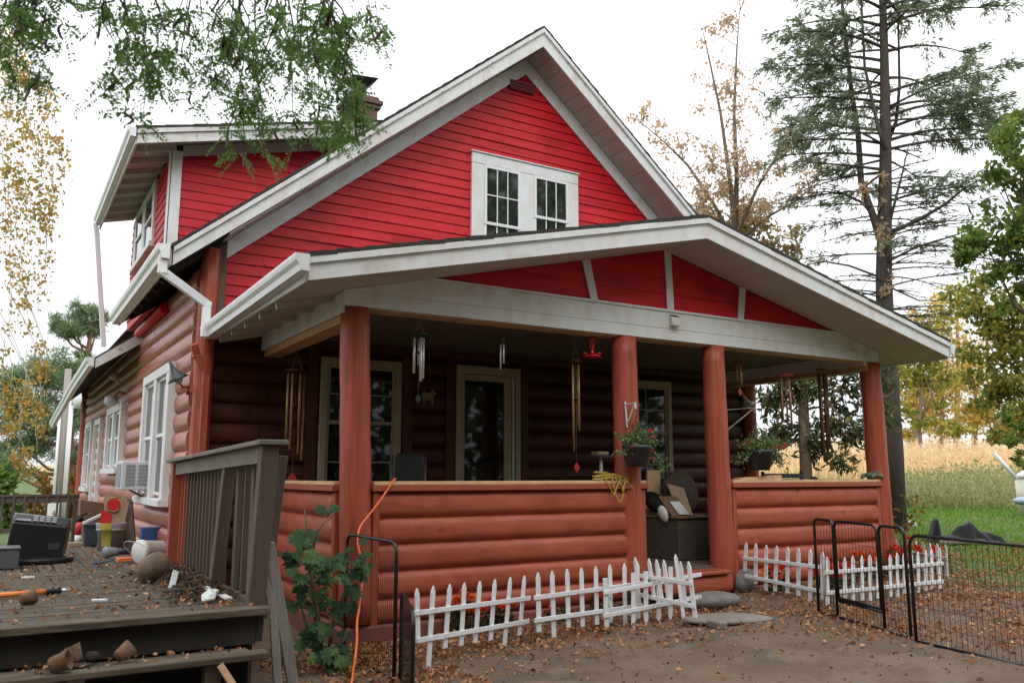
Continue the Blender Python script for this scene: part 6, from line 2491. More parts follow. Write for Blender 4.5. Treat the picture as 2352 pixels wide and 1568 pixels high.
# soil crumbs on the deck and step
x, y = scatter(2600, -.6, 1.70, 6.2, 10, lambda x, y: .12 + .88 * patchy(x, y, 2.2) ** 3)
x2, y2 = scatter(500, .2, 1.5, 5.80, 6.05, lambda x, y: patchy(x, y, 3) ** 2)
z = np.concatenate([np.full(len(x), DZ + .007), np.full(len(x2), .456)])
C = np.stack([np.concatenate([x, x2]), np.concatenate([y, y2]), z], -1)
n_c = len(C)
V = leaves(g, C, .016, unit(np.stack([g.normal(size=n_c), g.normal(size=n_c), np.full(n_c, .25)], -1)), wide=.8, spread=.2, jit=.8)
o = quads_obj('soil_crumbs', V, M['crumb'])
tag(o, kind='stuff', label='crumbs of soil and bark on the deck boards')
# debris heaped against the railing
x = 1.45 + g.normal(0, .14, 1900)
y = 7.0 + g.uniform(-.45, 1.9, 1900)
hgt = .075 * np.exp(-((x - 1.52) / .17) ** 2)
C = np.stack([np.clip(x, .9, 1.66), y, DZ + .006 + hgt * g.random(1900)], -1)
V = leaves(g, C, .034, unit(np.stack([g.normal(size=1900), g.normal(size=1900), np.abs(g.normal(0, .4, 1900))], -1)), wide=.45, spread=.1, jit=.7)
M['debris'] = leafmat('rotting_debris', [lin(45, 36, 28), lin(70, 58, 46), lin(92, 80, 68), lin(110, 76, 50), lin(56, 46, 38)], 0, .9)
o = quads_obj('leaf_debris', V, M['debris'])
tag(o, kind='stuff', label='rotting leaves and twigs heaped against the deck railing')

# lawn
M['grass'] = leafmat('lawn_grass', [lin(74, 118, 32), lin(100, 150, 44), lin(122, 164, 60), lin(140, 156, 76)], .4, .6)


def blades(x, y, h, w, lean=.35):
    n = len(x)
    z = ground_z(x, y) - .005
    a = g.uniform(0, 2 * PI, n)
    hh = h * g.uniform(.5, 1.2, n)
    lx, ly = g.normal(0, lean, n) * hh, g.normal(0, lean, n) * hh
    dx, dy = np.cos(a) * w / 2, np.sin(a) * w / 2
    return np.stack([np.stack([x - dx, y - dy, z], -1), np.stack([x + dx, y + dy, z], -1), np.stack([x + lx, y + ly, z + hh], -1)], 1)


x, y = scatter(90000, 10.4, 34, 2, 34, lambda x, y: smooth(11.2, 13.5, x + .25 * (y - 6) + .5 * np.sin(y * 1.3)) * np.clip(.15 + .9 * patchy(x, y, .7) + .6 * smooth(15, 19, x * .72 + y * .69), 0, 1) * (x * .72 + y * .69 < 31))
d_ = np.hypot(x, y)
V = blades(x, y, .10, .016 + .0009 * d_)
o = quads_obj('grass', V, M['grass'])
tag(o, kind='stuff', label='green lawn grass right of the house')
x, y = scatter(9000, -14, 0, 14, 40, lambda x, y: .8 + 0 * x)
V = blades(x, y, .18, .03)
o = quads_obj('grass', V, M['grass'])
tag(o, kind='stuff', label='green grass beyond the far railing')
x, y = scatter(420, 5, 10.5, 3.2, 7.0, lambda x, y: (patchy(x, y, 2.3) > .86) * 1.0)
if len(x):
    o = quads_obj('weeds', blades(x, y, .06, .012, .7), M['grass'])
    tag(o, kind='stuff', label='few green weeds sprouting from the dirt')
# weedy strip
M['weeds'] = leafmat('dry_weeds', [lin(128, 140, 84), lin(168, 164, 116), lin(190, 172, 134), lin(146, 160, 92), lin(206, 188, 150)], .3, .7)
x, y = scatter(42000, 8, 60, 4, 46, lambda x, y: ((x * .72 + y * .69 > 28) & (x * .72 + y * .69 < 38.5)) * (.35 + .65 * patchy(x, y, .5)))
V = blades(x, y, .85, .07, .22)
o = quads_obj('weeds', V, M['weeds'])
tag(o, kind='stuff', label='tall dry weeds between the lawn and the corn field')
M['bushweed'] = leafmat('bushy_weed_leaf', [lin(120, 136, 84), lin(150, 158, 110), lin(176, 166, 126), lin(132, 150, 84), lin(190, 174, 140)], .4, .7)
lump_c = []
for i in range(80):
    d0, px0 = g.uniform(29, 38), g.uniform(2040, 2420)
    c0 = DP(px0, 1090, d0)
    hh = g.uniform(.35, 1.0)
    m_ = int(150 * hh)
    q_ = g.normal(size=(m_, 3)) * np.array([.55, .55, .34 * hh]) + np.array([c0.x, c0.y, gz(c0.x, c0.y) + .5 * hh])
    lump_c.append(q_)
lump_c = np.concatenate(lump_c)
lump_c[:, 2] = np.maximum(lump_c[:, 2], ground_z(lump_c[:, 0], lump_c[:, 1]) + .03)
o = quads_obj('weeds', leaves(g, lump_c, .15, np.tile([0, 0, .6], (len(lump_c), 1)), wide=.35, spread=.9), M['bushweed'])
tag(o, kind='stuff', label='bushy pale green and tan weeds at the edge of the lawn')
M['weedflower'] = leafmat('goldenrod', [lin(214, 180, 40), lin(190, 160, 40)], .2)
x, y = scatter(900, 12, 55, 4, 44, lambda x, y: ((x * .72 + y * .69 > 29) & (x * .72 + y * .69 < 37)) * (patchy(x, y, .6) > .7))
C = np.stack([x, y, ground_z(x, y) + g.uniform(.5, .9, len(x))], -1)
if len(x):
    o = quads_obj('goldenrod', leaves(g, C, .16, wide=.6), M['weedflower'])
    tag(o, kind='stuff', label='yellow flowering weeds in the dry strip')
# corn
M['corn'] = leafmat('dry_corn', [lin(210, 180, 134), lin(226, 200, 158), lin(234, 212, 174), lin(200, 170, 128)], .4, .7)
x, y = scatter(110000, 5, 130, 4, 110, lambda x, y: ((x * .72 + y * .69 > 39) & (x * .72 + y * .69 < 74)) * np.where(np.hypot(x, y) < 60, 1.0, .5))
V1 = blades(x, y, 1.5, .06, .10)
C = np.stack([x, y, ground_z(x, y) + g.uniform(.3, 1.5, len(x))], -1)
V2 = leaves(g, C, .6, np.tile([0, 0, .35], (len(x), 1)), wide=.16, spread=.8)[:, :3]
o = quads_obj('corn', np.concatenate([V1, V2]), M['corn'])
tag(o, kind='stuff', label='ripe golden corn standing on the rising field')
# ------------------------------------------------------------------ trees
g = np.random.default_rng(2024)


def pxs(dist):
    return dist / FPX * 1.0


def clump_pts(lst, dist_jit=.0):
    """lst of (px, py, rx, ry, n, dist): points filling uneven flattened lumps"""
    out = []
    for px, py, rx, ry, n, dist in lst:
        c = DP(px, py, dist)
        k = (c - EYE).dot(_f) / FPX
        nsub = max(3, n // 60)
        for s_ in range(nsub):
            o1 = np.clip(g.normal(size=3) * .55, -1.15, 1.15)
            m_ = n // nsub
            q = o1 + g.normal(size=(m_, 3)) * .20
            X = np.array(c) + np.array(_r)[None] * q[:, :1] * rx * k + np.array([0, 0, 1.0])[None] * q[:, 1:2] * ry * k + np.array([math.sin(YAW), math.cos(YAW), 0])[None] * q[:, 2:3] * rx * k * .8
            out.append(X)
    return np.concatenate(out)


def polytube(mb, pts, r0, r1, n=7):
    mb.tube(pts, [r0 + (r1 - r0) * i / (len(pts) - 1) for i in range(len(pts))], n)


def px_path(path, dist, jd=0.0):
    return [DP(x, y, dist + (g.uniform(-jd, jd) if jd else 0)) for x, y in path]


def tree(name, label, base, group=None):
    return thing(name, base, label, 'tree', group)


# --- tall many-stemmed conifer right of the porch
SD = 21.0
gb = DP(2049, 1150, SD)
t = tree('conifer_tree', 'tall dark conifer with several stems and bare lower limbs right of the porch', (gb.x, gb.y, gz(gb.x, gb.y)))
mb = MB()
base = Vector((gb.x, gb.y, gz(gb.x, gb.y) - .1))
stem = [base] + px_path([(2049, 1040), (2042, 900), (2034, 760), (2030, 640), (2032, 500), (2034, 360), (2033, 220), (2030, 80), (2024, -80), (2014, -330)], SD)
polytube(mb, stem, .27, .05, 12)
st2 = px_path([(2026, 560), (2004, 492), (1978, 420), (1971, 307), (1955, 205), (1944, 100), (1930, -30), (1918, -180)], SD, .15)
polytube(mb, st2, .095, .025, 8)
st3 = px_path([(2034, 345), (2016, 290), (2004, 235), (1986, 154), (1980, 40), (1975, -90)], SD - .3, .1)
polytube(mb, st3, .055, .02, 7)
st4 = px_path([(2036, 335), (2058, 280), (2066, 200), (2064, 100), (2060, -60)], SD + .3, .1)
polytube(mb, st4, .05, .02, 7)
Cn, Dn = [], []


def bough(p, az, L, rise, live, dense=1.0, r0=.035, sub=True):
    """a limb with drooping sprays of needles"""
    d = Vector((math.cos(az), math.sin(az), 0))
    n = 9
    pts = []
    sw = g.normal(0, .09)
    for i in range(n + 1):
        u = i / n
        pts.append(p + d * L * u + Vector((-d.y, d.x, 0)) * sw * L * u * u + Vector((0, 0, rise * L * (u - .7 * u * u) + .08 * L * math.sin(u * 4) * .3)))
    polytube(mb, pts, r0, .007, 5)
    for s_ in range(int(4 + 3.2 * L) if sub else 0):
        u = g.uniform(.25, 1)
        i = min(n - 1, int(u * n))
        q = pts[i] + (pts[i + 1] - pts[i]) * (u * n - i)
        sd = (1 if s_ % 2 else -1)
        l2 = L * (.36 * (1 - u) + .10) * g.uniform(.6, 1.3)
        e_ = q + (d * .75 + Vector((-d.y, d.x, 0)) * sd * .8) * l2 + Vector((0, 0, g.normal(-.03, .06)))
        mb.tube([q, (q + e_) / 2 + Vector((0, 0, .03)), e_], [.010, .007, .004], 4, cap=False)
        if live:
            m_ = int(10 * dense * (l2 / .5 + .4))
            uu = g.random(m_)
            B = np.array(q)[None] * (1 - uu[:, None]) + np.array(e_)[None] * uu[:, None] + g.normal(0, .055, (m_, 3))
            Cn.append(B)
            dv = np.array((e_ - q).normalized())
            Dn.append(np.tile(dv, (m_, 1)) + np.array([0, 0, -.25]))


def stem_at(st, z):
    for a, b in zip(st, st[1:]):
        if a.z <= z <= b.z:
            return a + (b - a) * ((z - a.z) / (b.z - a.z))
    return st[-1]


zpx = lambda y: DP(2034, y, SD).z
for y in np.arange(-330, 400, 29):
    z = zpx(y)
    st = stem if g.random() < .5 or y > 200 else (st2, st3, st4)[g.integers(3)]
    p = stem_at(st, z)
    for _ in range(2 if y < 330 else 2):
        az = g.uniform(0, 2 * PI)
        L = g.uniform(1.3, 2.9) * (1.0 if y > 60 else .8)
        if y > 330 and g.random() < .4:
            bough(p, az, L, .05, False)
        else:
            bough(p, az, L, g.uniform(-.05, .25), True, g.uniform(.7, 1.3))
# the broad right hand boughs and the left ones, as in view
rd = math.atan2(_r.y, _r.x)
for y, sgn, L, rise, dn in ((300, 1, 3.3, .42, 1.7), (270, 1, 3.5, .34, 1.8), (325, 1, 3.4, .25, 1.6), (250, 1, 2.8, .3, 1.4), (345, 1, 3.2, .12, 1.3), (215, 1, 2.6, .3, 1.3), (180, 1, 2.2, .2, 1.2), (120, 1, 2.6, .3, 1), (60, 1, 3.0, .4, 1), (20, 1, 2.4, .3, 1),
                         (140, -1, 2.6, .2, 1.3), (170, -1, 3.0, .10, 1.3), (110, -1, 2.6, .25, 1.4), (235, -1, 2.8, .05, 1.0), (300, -1, 2.9, .02, 1.0), (330, -1, 2.5, .05, 1.0), (360, -1, 2.9, .0, .9), (60, -1, 2.6, .3, 1.3), (20, -1, 2.4, .3, 1.3), (390, -1, 2.4, .0, .7)):
    bough(stem_at(stem, zpx(y)), rd + (0 if sgn > 0 else PI) + g.normal(0, .18), L, rise, True, dn, .045)
for y in np.arange(400, 830, 13):
    z = zpx(y)
    for _ in range(2):
        bough(stem_at(stem, z), rd + (PI if g.random() < .5 else 0) + g.normal(0, .7), g.uniform(1.0, 2.7), g.uniform(-.08, .12), bool(y < 600 and g.random() < .45), .55, r0=.022)
for path, r0 in (([(2044, 535), (2110, 505), (2170, 470), (2215, 432), (2262, 408)], .055), ([(2010, 500), (1980, 465), (1939, 446), (1900, 440), (1850, 444)], .04), ([(2040, 520), (2054, 470), (2072, 400), (2088, 330)], .045),
                 ([(2040, 600), (2100, 570), (2180, 545), (2250, 520)], .035), ([(2030, 640), (1950, 610), (1890, 600), (1840, 612)], .03), ([(2045, 660), (2110, 690), (2180, 690)], .025)):
    polytube(mb, px_path(path, SD, .25), r0, .012, 6)
mb.build('trunk', M['bark'], t)
M['needle'] = leafmat('conifer_needles', [lin(86, 104, 80), lin(108, 126, 96), lin(128, 144, 112), lin(150, 150, 112)], .45, .6)
C = np.concatenate(Cn)
D = np.concatenate(Dn)
idx_ = np.repeat(np.arange(len(C)), 3)
quads_obj('crown', leaves(g, C[idx_], .17, D[idx_], wide=.15, spread=.7), M['needle'], t)
# dead brown leaves caught along its stem
cl = clump_pts([(2034, 560, 14, 60, 60, SD - .3), (2032, 420, 16, 40, 40, SD - .3), (1985, 440, 20, 30, 40, SD - .2), (2034, 640, 10, 40, 30, SD - .3)])
M['tanleaf'] = leafmat('dry_tan_leaf', [lin(186, 156, 126), lin(206, 178, 148), lin(218, 194, 164), lin(170, 150, 118)], .5, .7)
quads_obj('caught_leaves', leaves(g, cl, .15, wide=.6, droop=.4), M['tanleaf'], t)


# --- thin tree with dry tan leaves
TD = 24.0
gb = DP(1690, 1100, TD)
t = tree('bare_tree', 'thin half bare tree with dry tan leaves behind the porch roof', (gb.x, gb.y, gz(gb.x, gb.y)))
mb = MB()
tw = []


def twiggy(path, r0, dist, nt_, tl, up=.6, jd=.2):
    pts = px_path(path, dist, jd)
    polytube(mb, pts, r0, .012, 6)
    tot = len(pts) - 1
    for _ in range(nt_):
        u = g.uniform(.12, 1) * tot
        i = min(tot - 1, int(u))
        q = pts[i] + (pts[i + 1] - pts[i]) * (u - i)
        d = Vector((g.normal(), g.normal(), abs(g.normal()) * up + .15)).normalized()
        l2 = tl * g.uniform(.4, 1.2) * (1.1 - .5 * u / tot)
        e_ = q + d * l2
        m1 = q + d * l2 * .5 + Vector((0, 0, .05 * l2))
        mb.tube([q, m1, e_], [.014, .010, .004], 4, cap=False)
        tw.append((q, m1, e_))
        for _ in range(3):
            v = g.uniform(.3, 1)
            q2 = m1 + (e_ - m1) * v
            d2 = (d + Vector(g.normal(0, .7, 3))).normalized()
            e2 = q2 + d2 * l2 * .45
            mb.tube([q2, e2], [.006, .003], 3, cap=False)
            tw.append((q2, (q2 + e2) / 2, e2))


polytube(mb, [Vector((gb.x, gb.y, gz(gb.x, gb.y))), DP(1692, 800, TD), DP(1690, 560, TD)], .16, .12, 8)
twiggy([(1690, 560), (1684, 480), (1672, 380), (1655, 260), (1632, 150), (1612, 60)], .10, TD, 26, 1.15)
twiggy([(1690, 560), (1692, 400), (1686, 260), (1692, 120), (1700, 10)], .09, TD, 26, 1.1)
twiggy([(1690, 560), (1640, 470), (1580, 380), (1530, 330), (1470, 280)], .07, TD, 24, 1.0)
twiggy([(1692, 540), (1740, 430), (1790, 350), (1830, 280)], .06, TD, 18, 1.1)
twiggy([(1692, 560), (1760, 500), (1830, 460), (1880, 420)], .05, TD, 16, 1.0)
mb.build('trunk', M['barkpale'], t)
C = []
for q, m1, e_ in tw:
    for _ in range(6 if g.random() < .75 else 20):
        u = g.uniform(.3, 1.05)
        p = q + (e_ - q) * u
        C.append((p.x + g.normal(0, .09), p.y + g.normal(0, .09), p.z + g.normal(0, .09)))
quads_obj('crown', leaves(g, np.array(C), .118, wide=.6, droop=.5), M['tanleaf'], t)


# --- leafy masses: trunk, a few limbs and clumps
def leafy(name, label, base_px, dist, clumps, m, size, limbs, bark='bark', r0=.2, wide=.6, group=None, droop=.3, height=None):
    gb = DP(base_px[0], 1090, dist)
    z0 = gz(gb.x, gb.y)
    t = tree(name, label, (gb.x, gb.y, z0), group)
    mb = MB()
    top = DP(base_px[0], base_px[1], dist)
    n = 6
    pts = [Vector((gb.x, gb.y, z0 - .1)) + (top - Vector((gb.x, gb.y, z0 - .1))) * (i / n) + Vector((g.normal(0, .05), g.normal(0, .05), 0)) * (0 if i == 0 else 1) for i in range(n + 1)]
    polytube(mb, pts, r0, r0 * .35, 9)
    for c in clumps:
        e_ = DP(c[0], c[1], c[5])
        s_ = pts[min(n, max(1, int(n * (.35 + .5 * g.random()))))]
        mid = (s_ + e_) / 2 + Vector((g.normal(0, .2), g.normal(0, .2), -.12 * abs(e_.z - s_.z)))
        polytube(mb, [s_, mid, e_], r0 * .3, r0 * .06, 5)
        if limbs:
            k = (e_ - EYE).dot(_f) / FPX
            for _ in range(limbs):
                e2 = e_ + Vector((g.normal(0, 1), g.normal(0, 1), g.normal(0, .6))) * c[2] * k * .7
                polytube(mb, [mid + (e_ - mid) * g.random(), (mid + e2) / 2, e2], r0 * .1, r0 * .02, 4)
    mb.build('trunk', M[bark], t)
    C = clump_pts(clumps)
    if name == 'autumn_tree':
        C = np.concatenate([C[g.random(len(C)) < .62] + g.normal(0, .35, 3) for _ in range(2)])
    quads_obj('crown', leaves(g, C, size, wide=wide, droop=droop), m, t)
    return t


M['brushleaf'] = leafmat('brown_green_leaf', [lin(110, 114, 76), lin(138, 130, 88), lin(176, 144, 104), lin(160, 126, 88), lin(118, 124, 78)], .45, .6)
leafy('brushy_tree', 'brown and green bushy tree just behind the porch roof', (1690, 560), 26, [(1640, 520, 50, 50, 520, 26), (1700, 500, 60, 60, 620, 26), (1760, 560, 60, 60, 620, 26), (1610, 470, 40, 40, 260, 26), (1730, 630, 80, 70, 700, 26), (1800, 600, 45, 60, 420, 26), (1600, 560, 40, 60, 300, 26), (1680, 620, 60, 60, 300, 26)], M['brushleaf'], .17, 2, r0=.14)
M['greenleaf'] = leafmat('deep_green_leaf', [lin(72, 100, 46), lin(92, 124, 56), lin(116, 144, 64), lin(148, 156, 74), lin(90, 112, 58)], .48, .55)
leafy('green_tree', 'green leafy tree reaching in from the right edge', (2470, 300), 15.5,
      [(2330, 330, 60, 60, 760, 15.5), (2290, 400, 55, 45, 520, 15.2), (2350, 430, 60, 60, 700, 15.8), (2260, 545, 50, 60, 640, 15.2), (2330, 550, 60, 60, 760, 15.5), (2240, 590, 35, 30, 260, 15), (2380, 640, 60, 60, 500, 15.6), (2300, 620, 60, 34, 300, 15.6), (2370, 260, 40, 40, 260, 15.5)],
      M['greenleaf'], .105, 3, r0=.12)
M['olive'] = leafmat('olive_leaf', [lin(90, 112, 50), lin(122, 136, 60), lin(158, 154, 70), lin(196, 176, 84), lin(104, 120, 56)], .48, .55)
leafy('olive_tree', 'olive and yellow leaved tree low at the right edge', (2420, 720), 18,
      [(2290, 690, 75, 60, 900, 18), (2350, 740, 70, 70, 1000, 18), (2270, 790, 70, 60, 850, 18), (2340, 850, 80, 60, 1000, 17.6), (2240, 720, 40, 50, 360, 18), (2290, 900, 70, 40, 520, 17.4), (2345, 950, 50, 40, 380, 17), (2325, 990, 45, 18, 130, 17)],
      M['olive'], .11, 3, r0=.12)
leafy('green_tree', 'small drooping green branch tree over the cream tank', (2440, 900), 13, [(2330, 985, 34, 22, 110, 13), (2346, 1050, 18, 22, 50, 13), (2350, 940, 40, 30, 150, 13)], M['greenleaf'], .10, 2, r0=.09)
M['autumn'] = leafmat('autumn_yellow_leaf', [lin(196, 170, 84), lin(212, 186, 104), lin(164, 156, 80), lin(206, 160, 88), lin(138, 146, 76)], .48, .6)
for lab, bx, dist, cl in (('orange yellow autumn tree beyond the corn behind the conifer trunk', 2100, 80, [(2090, 850, 40, 50, 500, 80), (2120, 920, 45, 50, 560, 80), (2085, 960, 40, 40, 400, 80), (2075, 780, 30, 40, 260, 80)]),
                          ('bright yellow autumn tree beyond the corn', 2165, 84, [(2160, 830, 45, 50, 560, 84), (2185, 900, 45, 50, 600, 84), (2150, 950, 40, 40, 420, 84), (2170, 760, 34, 40, 300, 84)]),
                          ('yellow green autumn tree beyond the corn by the right edge', 2240, 78, [(2230, 880, 45, 50, 600, 78), (2260, 950, 50, 40, 600, 78), (2220, 960, 40, 40, 460, 78), (2290, 970, 40, 40, 400, 78), (2330, 985, 40, 30, 300, 78)]),
                          ('pale orange distant tree above the right tip of the porch roof', 2200, 90, [(2170, 700, 50, 50, 260, 90), (2230, 740, 50, 50, 300, 90), (2120, 740, 40, 40, 200, 90)])):
    leafy('autumn_tree', lab, (bx, cl[0][1]), dist, cl, M['autumn'], .36, 2, 'barkpale', .28, group='autumn trees beyond the corn field')
leafy('olive_tree', 'yellow green tree in the gap between the dark conifer trunk and the autumn trees', (2115, 800), 58,
      [(2095, 820, 40, 44, 420, 58), (2135, 790, 40, 44, 420, 58), (2110, 890, 44, 44, 460, 58), (2075, 880, 34, 50, 360, 58), (2150, 870, 34, 40, 300, 58), (2195, 690, 36, 30, 200, 58), (2170, 740, 40, 34, 300, 58), (2120, 960, 44, 30, 380, 58), (2190, 980, 50, 22, 320, 58)], M['olive'], .30, 3, 'barkpale', .16)
# dark evergreen filling the right porch opening
ED = 19.0
gb = DP(1850, 1090, ED)
t = tree('cedar_tree', 'dark evergreen with bare grey limbs seen through the right end of the porch', (gb.x, gb.y, gz(gb.x, gb.y)))
mb = MB()
polytube(mb, [Vector((gb.x, gb.y, gz(gb.x, gb.y))), DP(1846, 960, ED), DP(1842, 820, ED), DP(1838, 700, ED)], .14, .06, 8)
for path in ([(1846, 900), (1900, 880), (1960, 900)], [(1846, 940), (1910, 930), (1985, 960)], [(1842, 870), (1790, 850), (1745, 860)], [(1846, 960), (1800, 930), (1750, 900)], [(1848, 1000), (1920, 1000), (2000, 1040)], [(1846, 850), (1900, 830), (2010, 800)], [(1848, 1000), (1800, 1030), (1745, 1020)], [(1880, 890), (1930, 960), (1960, 1030)], [(1800, 860), (1830, 930), (1880, 1000)]):
    polytube(mb, px_path(path, ED, .3), .03, .008, 5)
mb.build('trunk', M['barkpale'], t)
M['cedar'] = leafmat('cedar_sprays', [lin(52, 68, 48), lin(70, 90, 58), lin(92, 106, 68), lin(168, 142, 88)], .4, .6)
C = clump_pts([(1790, 890, 40, 50, 620, ED), (1850, 870, 50, 50, 720, ED), (1920, 880, 50, 50, 720, ED), (1980, 880, 45, 60, 600, ED), (1800, 980, 50, 50, 620, ED), (1870, 990, 50, 45, 620, ED), (1950, 990, 50, 50, 660, ED), (1900, 1045, 70, 22, 460, ED), (1770, 1040, 40, 30, 300, ED), (2020, 960, 36, 60, 360, ED), (1760, 930, 30, 50, 320, ED), (2010, 860, 40, 50, 300, ED)])
C = C[g.random(len(C)) < .62]
quads_obj('crown', leaves(g, C, .18, wide=.3, droop=.5), M['cedar'], t)

# --- pines on the left
M['pineneedle'] = leafmat('pine_needles', [lin(96, 120, 84), lin(118, 140, 100), lin(138, 156, 116), lin(108, 126, 92)], .4, .6)


def pine(label, bx, dist, top, clumps, r0=.24):
    gb = DP(bx, 1090, dist)
    z0 = gz(gb.x, gb.y)
    t = tree('pine_tree', label, (gb.x, gb.y, z0), 'pines left of the house')
    mb = MB()
    a = Vector((gb.x, gb.y, z0))
    b = DP(top[0], top[1], dist)
    pts = [a + (b - a) * (i / 6) + Vector((g.normal(0, .08), 0, 0)) for i in range(7)]
    polytube(mb, pts, r0, r0 * .35, 9)
    for c in clumps:
        e_ = DP(c[0], c[1], c[5])
        zz = min(max(e_.z - .9, z0 + 1), b.z)
        s_ = a + (b - a) * ((zz - a.z) / (b.z - a.z)) * .96
        polytube(mb, [s_, (s_ + e_) / 2 + Vector((0, 0, -.25)), e_], r0 * .34, r0 * .10, 5)
    mb.build('trunk', M['pinebark'], t)
    C = clump_pts(clumps)
    idx_ = np.repeat(np.arange(len(C)), 3)
    quads_obj('crown', leaves(g, C[idx_], .34, np.tile([0, 0, .35], (len(C) * 3, 1)), wide=.11, spread=1.0), M['pineneedle'], t)


pine('tall pine whose rounded top shows above the lower roof', 212, 44, (206, 740),
     [(150, 742, 40, 22, 420, 44), (196, 722, 36, 24, 460, 44), (222, 750, 24, 24, 300, 44), (175, 760, 46, 16, 320, 44), (128, 750, 22, 14, 160, 44), (196, 825, 20, 12, 160, 44)])
pine('broad pine with spreading limbs behind the utility pole', 175, 40, (150, 850),
     [(90, 872, 62, 38, 950, 40), (150, 862, 54, 38, 860, 40), (30, 895, 62, 40, 850, 40), (215, 890, 40, 34, 420, 40), (110, 950, 70, 34, 720, 40), (40, 970, 60, 34, 560, 40), (180, 930, 30, 40, 300, 40), (150, 1000, 50, 30, 480, 40), (60, 1035, 70, 26, 560, 40), (-20, 1040, 60, 30, 420, 40), (20, 1085, 60, 20, 380, 40), (170, 1040, 30, 26, 240, 40), (-40, 940, 60, 60, 500, 40)], .3)
M['hedge'] = leafmat('autumn_hedge_leaf', [lin(62, 74, 36), lin(92, 92, 44), lin(136, 100, 48), lin(160, 84, 40), lin(78, 88, 44)], .3, .6)
M['greenhedge'] = leafmat('green_hedge_leaf', [lin(64, 92, 36), lin(90, 120, 48), lin(110, 136, 60)], .3, .6)
for lab, bx, dist, cl, m in (('green shrub at the left end of the far railing', 20, 30, [(15, 1150, 30, 50, 500, 30), (-30, 1140, 40, 60, 500, 30), (25, 1200, 26, 36, 300, 30)], 'greenhedge'),
                             ('reddish autumn shrub behind the middle of the far railing', 85, 34, [(80, 1170, 36, 36, 460, 34), (60, 1200, 36, 30, 320, 34), (110, 1190, 26, 30, 300, 34)], 'hedge'),
                             ('orange green shrub between the utility pole and the house', 160, 36, [(165, 1120, 30, 36, 420, 36), (150, 1180, 34, 40, 460, 36), (190, 1165, 26, 44, 400, 36), (105, 1130, 36, 26, 260, 36)], 'hedge')):
    gb = DP(bx, 1200, dist)
    t = thing('shrub', (gb.x, gb.y, gz(gb.x, gb.y)), lab, 'shrub', 'shrubs beyond the far railing')
    mb = MB()
    for i in range(5):
        c = cl[i % len(cl)]
        e_ = DP(c[0] + g.normal(0, c[2] * .5), c[1], dist)
        polytube(mb, [Vector((gb.x, gb.y, gz(gb.x, gb.y))), (Vector((gb.x, gb.y, e_.z)) + e_) / 2, e_], .04, .01, 5)
    mb.build('stem', M['bark'], t)
    quads_obj('foliage', leaves(g, clump_pts(cl), .2, wide=.6), M[m], t)

# --- birch with hanging yellow strands, left
BD = 11.0
tb = Vector((-2.6, 10.4, 0))
t = tree('birch_tree', 'weeping birch with yellow hanging leaves at the left edge', (tb.x, tb.y, gz(tb.x, tb.y)))
mb = MB()
polytube(mb, [tb, tb + Vector((.1, 0, 2.5)), tb + Vector((.0, 0, 5)), tb + Vector((.15, .1, 7.5)), tb + Vector((.1, 0, 10))], .17, .05, 10)
strands = [(8, 60, 20, 470), (20, 90, 30, 330), (35, 70, 45, 420), (50, 110, 70, 300), (62, 150, 60, 470), (70, 170, 110, 300), (90, 180, 120, 240), (100, 195, 135, 225),
           (10, 300, 14, 620), (25, 330, 22, 700), (40, 380, 36, 640), (58, 400, 62, 560), (68, 290, 80, 420), (84, 280, 92, 520), (95, 300, 112, 610), (110, 250, 124, 470), (120, 240, 152, 410), (135, 330, 148, 400),
           (70, 450, 72, 690), (88, 470, 92, 720), (105, 500, 104, 690), (48, 560, 44, 760), (30, 600, 26, 780), (60, 620, 66, 800), (120, 380, 110, 560),
           (100, 780, 70, 860), (80, 800, 50, 960), (95, 830, 92, 1000), (60, 850, 40, 1060), (30, 840, 15, 1050), (75, 900, 84, 1040), (10, 780, 5, 980), (110, 800, 100, 900), (45, 930, 60, 1090)]
C, D = [], []
for (x0, y0, x1, y1) in strands:
    dist = BD + g.uniform(-.8, .8)
    pts = [DP(x0 + (x1 - x0) * u + g.normal(0, 2.5), y0 + (y1 - y0) * u, dist) for u in np.linspace(0, 1, 7)]
    top = tb + Vector((.1, 0, min(9.5, max(4.0, pts[0].z + .3))))
    mid = (top + pts[0]) / 2 + Vector((0, 0, .35))
    if y0 > 540:
        top = DP(x0 - 70, y0 - 150, dist)
        mid = (top + pts[0]) / 2 + Vector((0, 0, .05))
    mb.tube([top, mid, pts[0]], [.006, .004, .003], 5, cap=False)
    polytube(mb, pts, .006, .0025, 4)
    n = int((y1 - y0) * .30) + 6
    thin = .4 if y1 > 640 and y1 < 800 else 1
    ks = [g.random() * 6 for _ in range(max(3, int(n * .12)))]
    for _ in range(int(n * thin * 1.9)):
        u = min(5.99, max(0, ks[g.integers(len(ks))] + g.normal(0, .16) if g.random() < .88 else g.random() * 6))
        i = min(5, int(u))
        p = pts[i] + (pts[i + 1] - pts[i]) * (u - i)
        C.append((p.x + g.normal(0, .045), p.y + g.normal(0, .06), p.z + g.normal(0, .03)))
mb.build('trunk', M['birchbark'], t)
M['birchleaf'] = leafmat('yellow_birch_leaf', [lin(208, 168, 84), lin(216, 182, 108), lin(166, 158, 80), lin(138, 140, 72), lin(206, 146, 76)], .5, .55)
quads_obj('crown', leaves(g, np.array(C), .050, np.tile([0, 0, -.6], (len(C), 1)), wide=.7, spread=.8), M['birchleaf'], t)

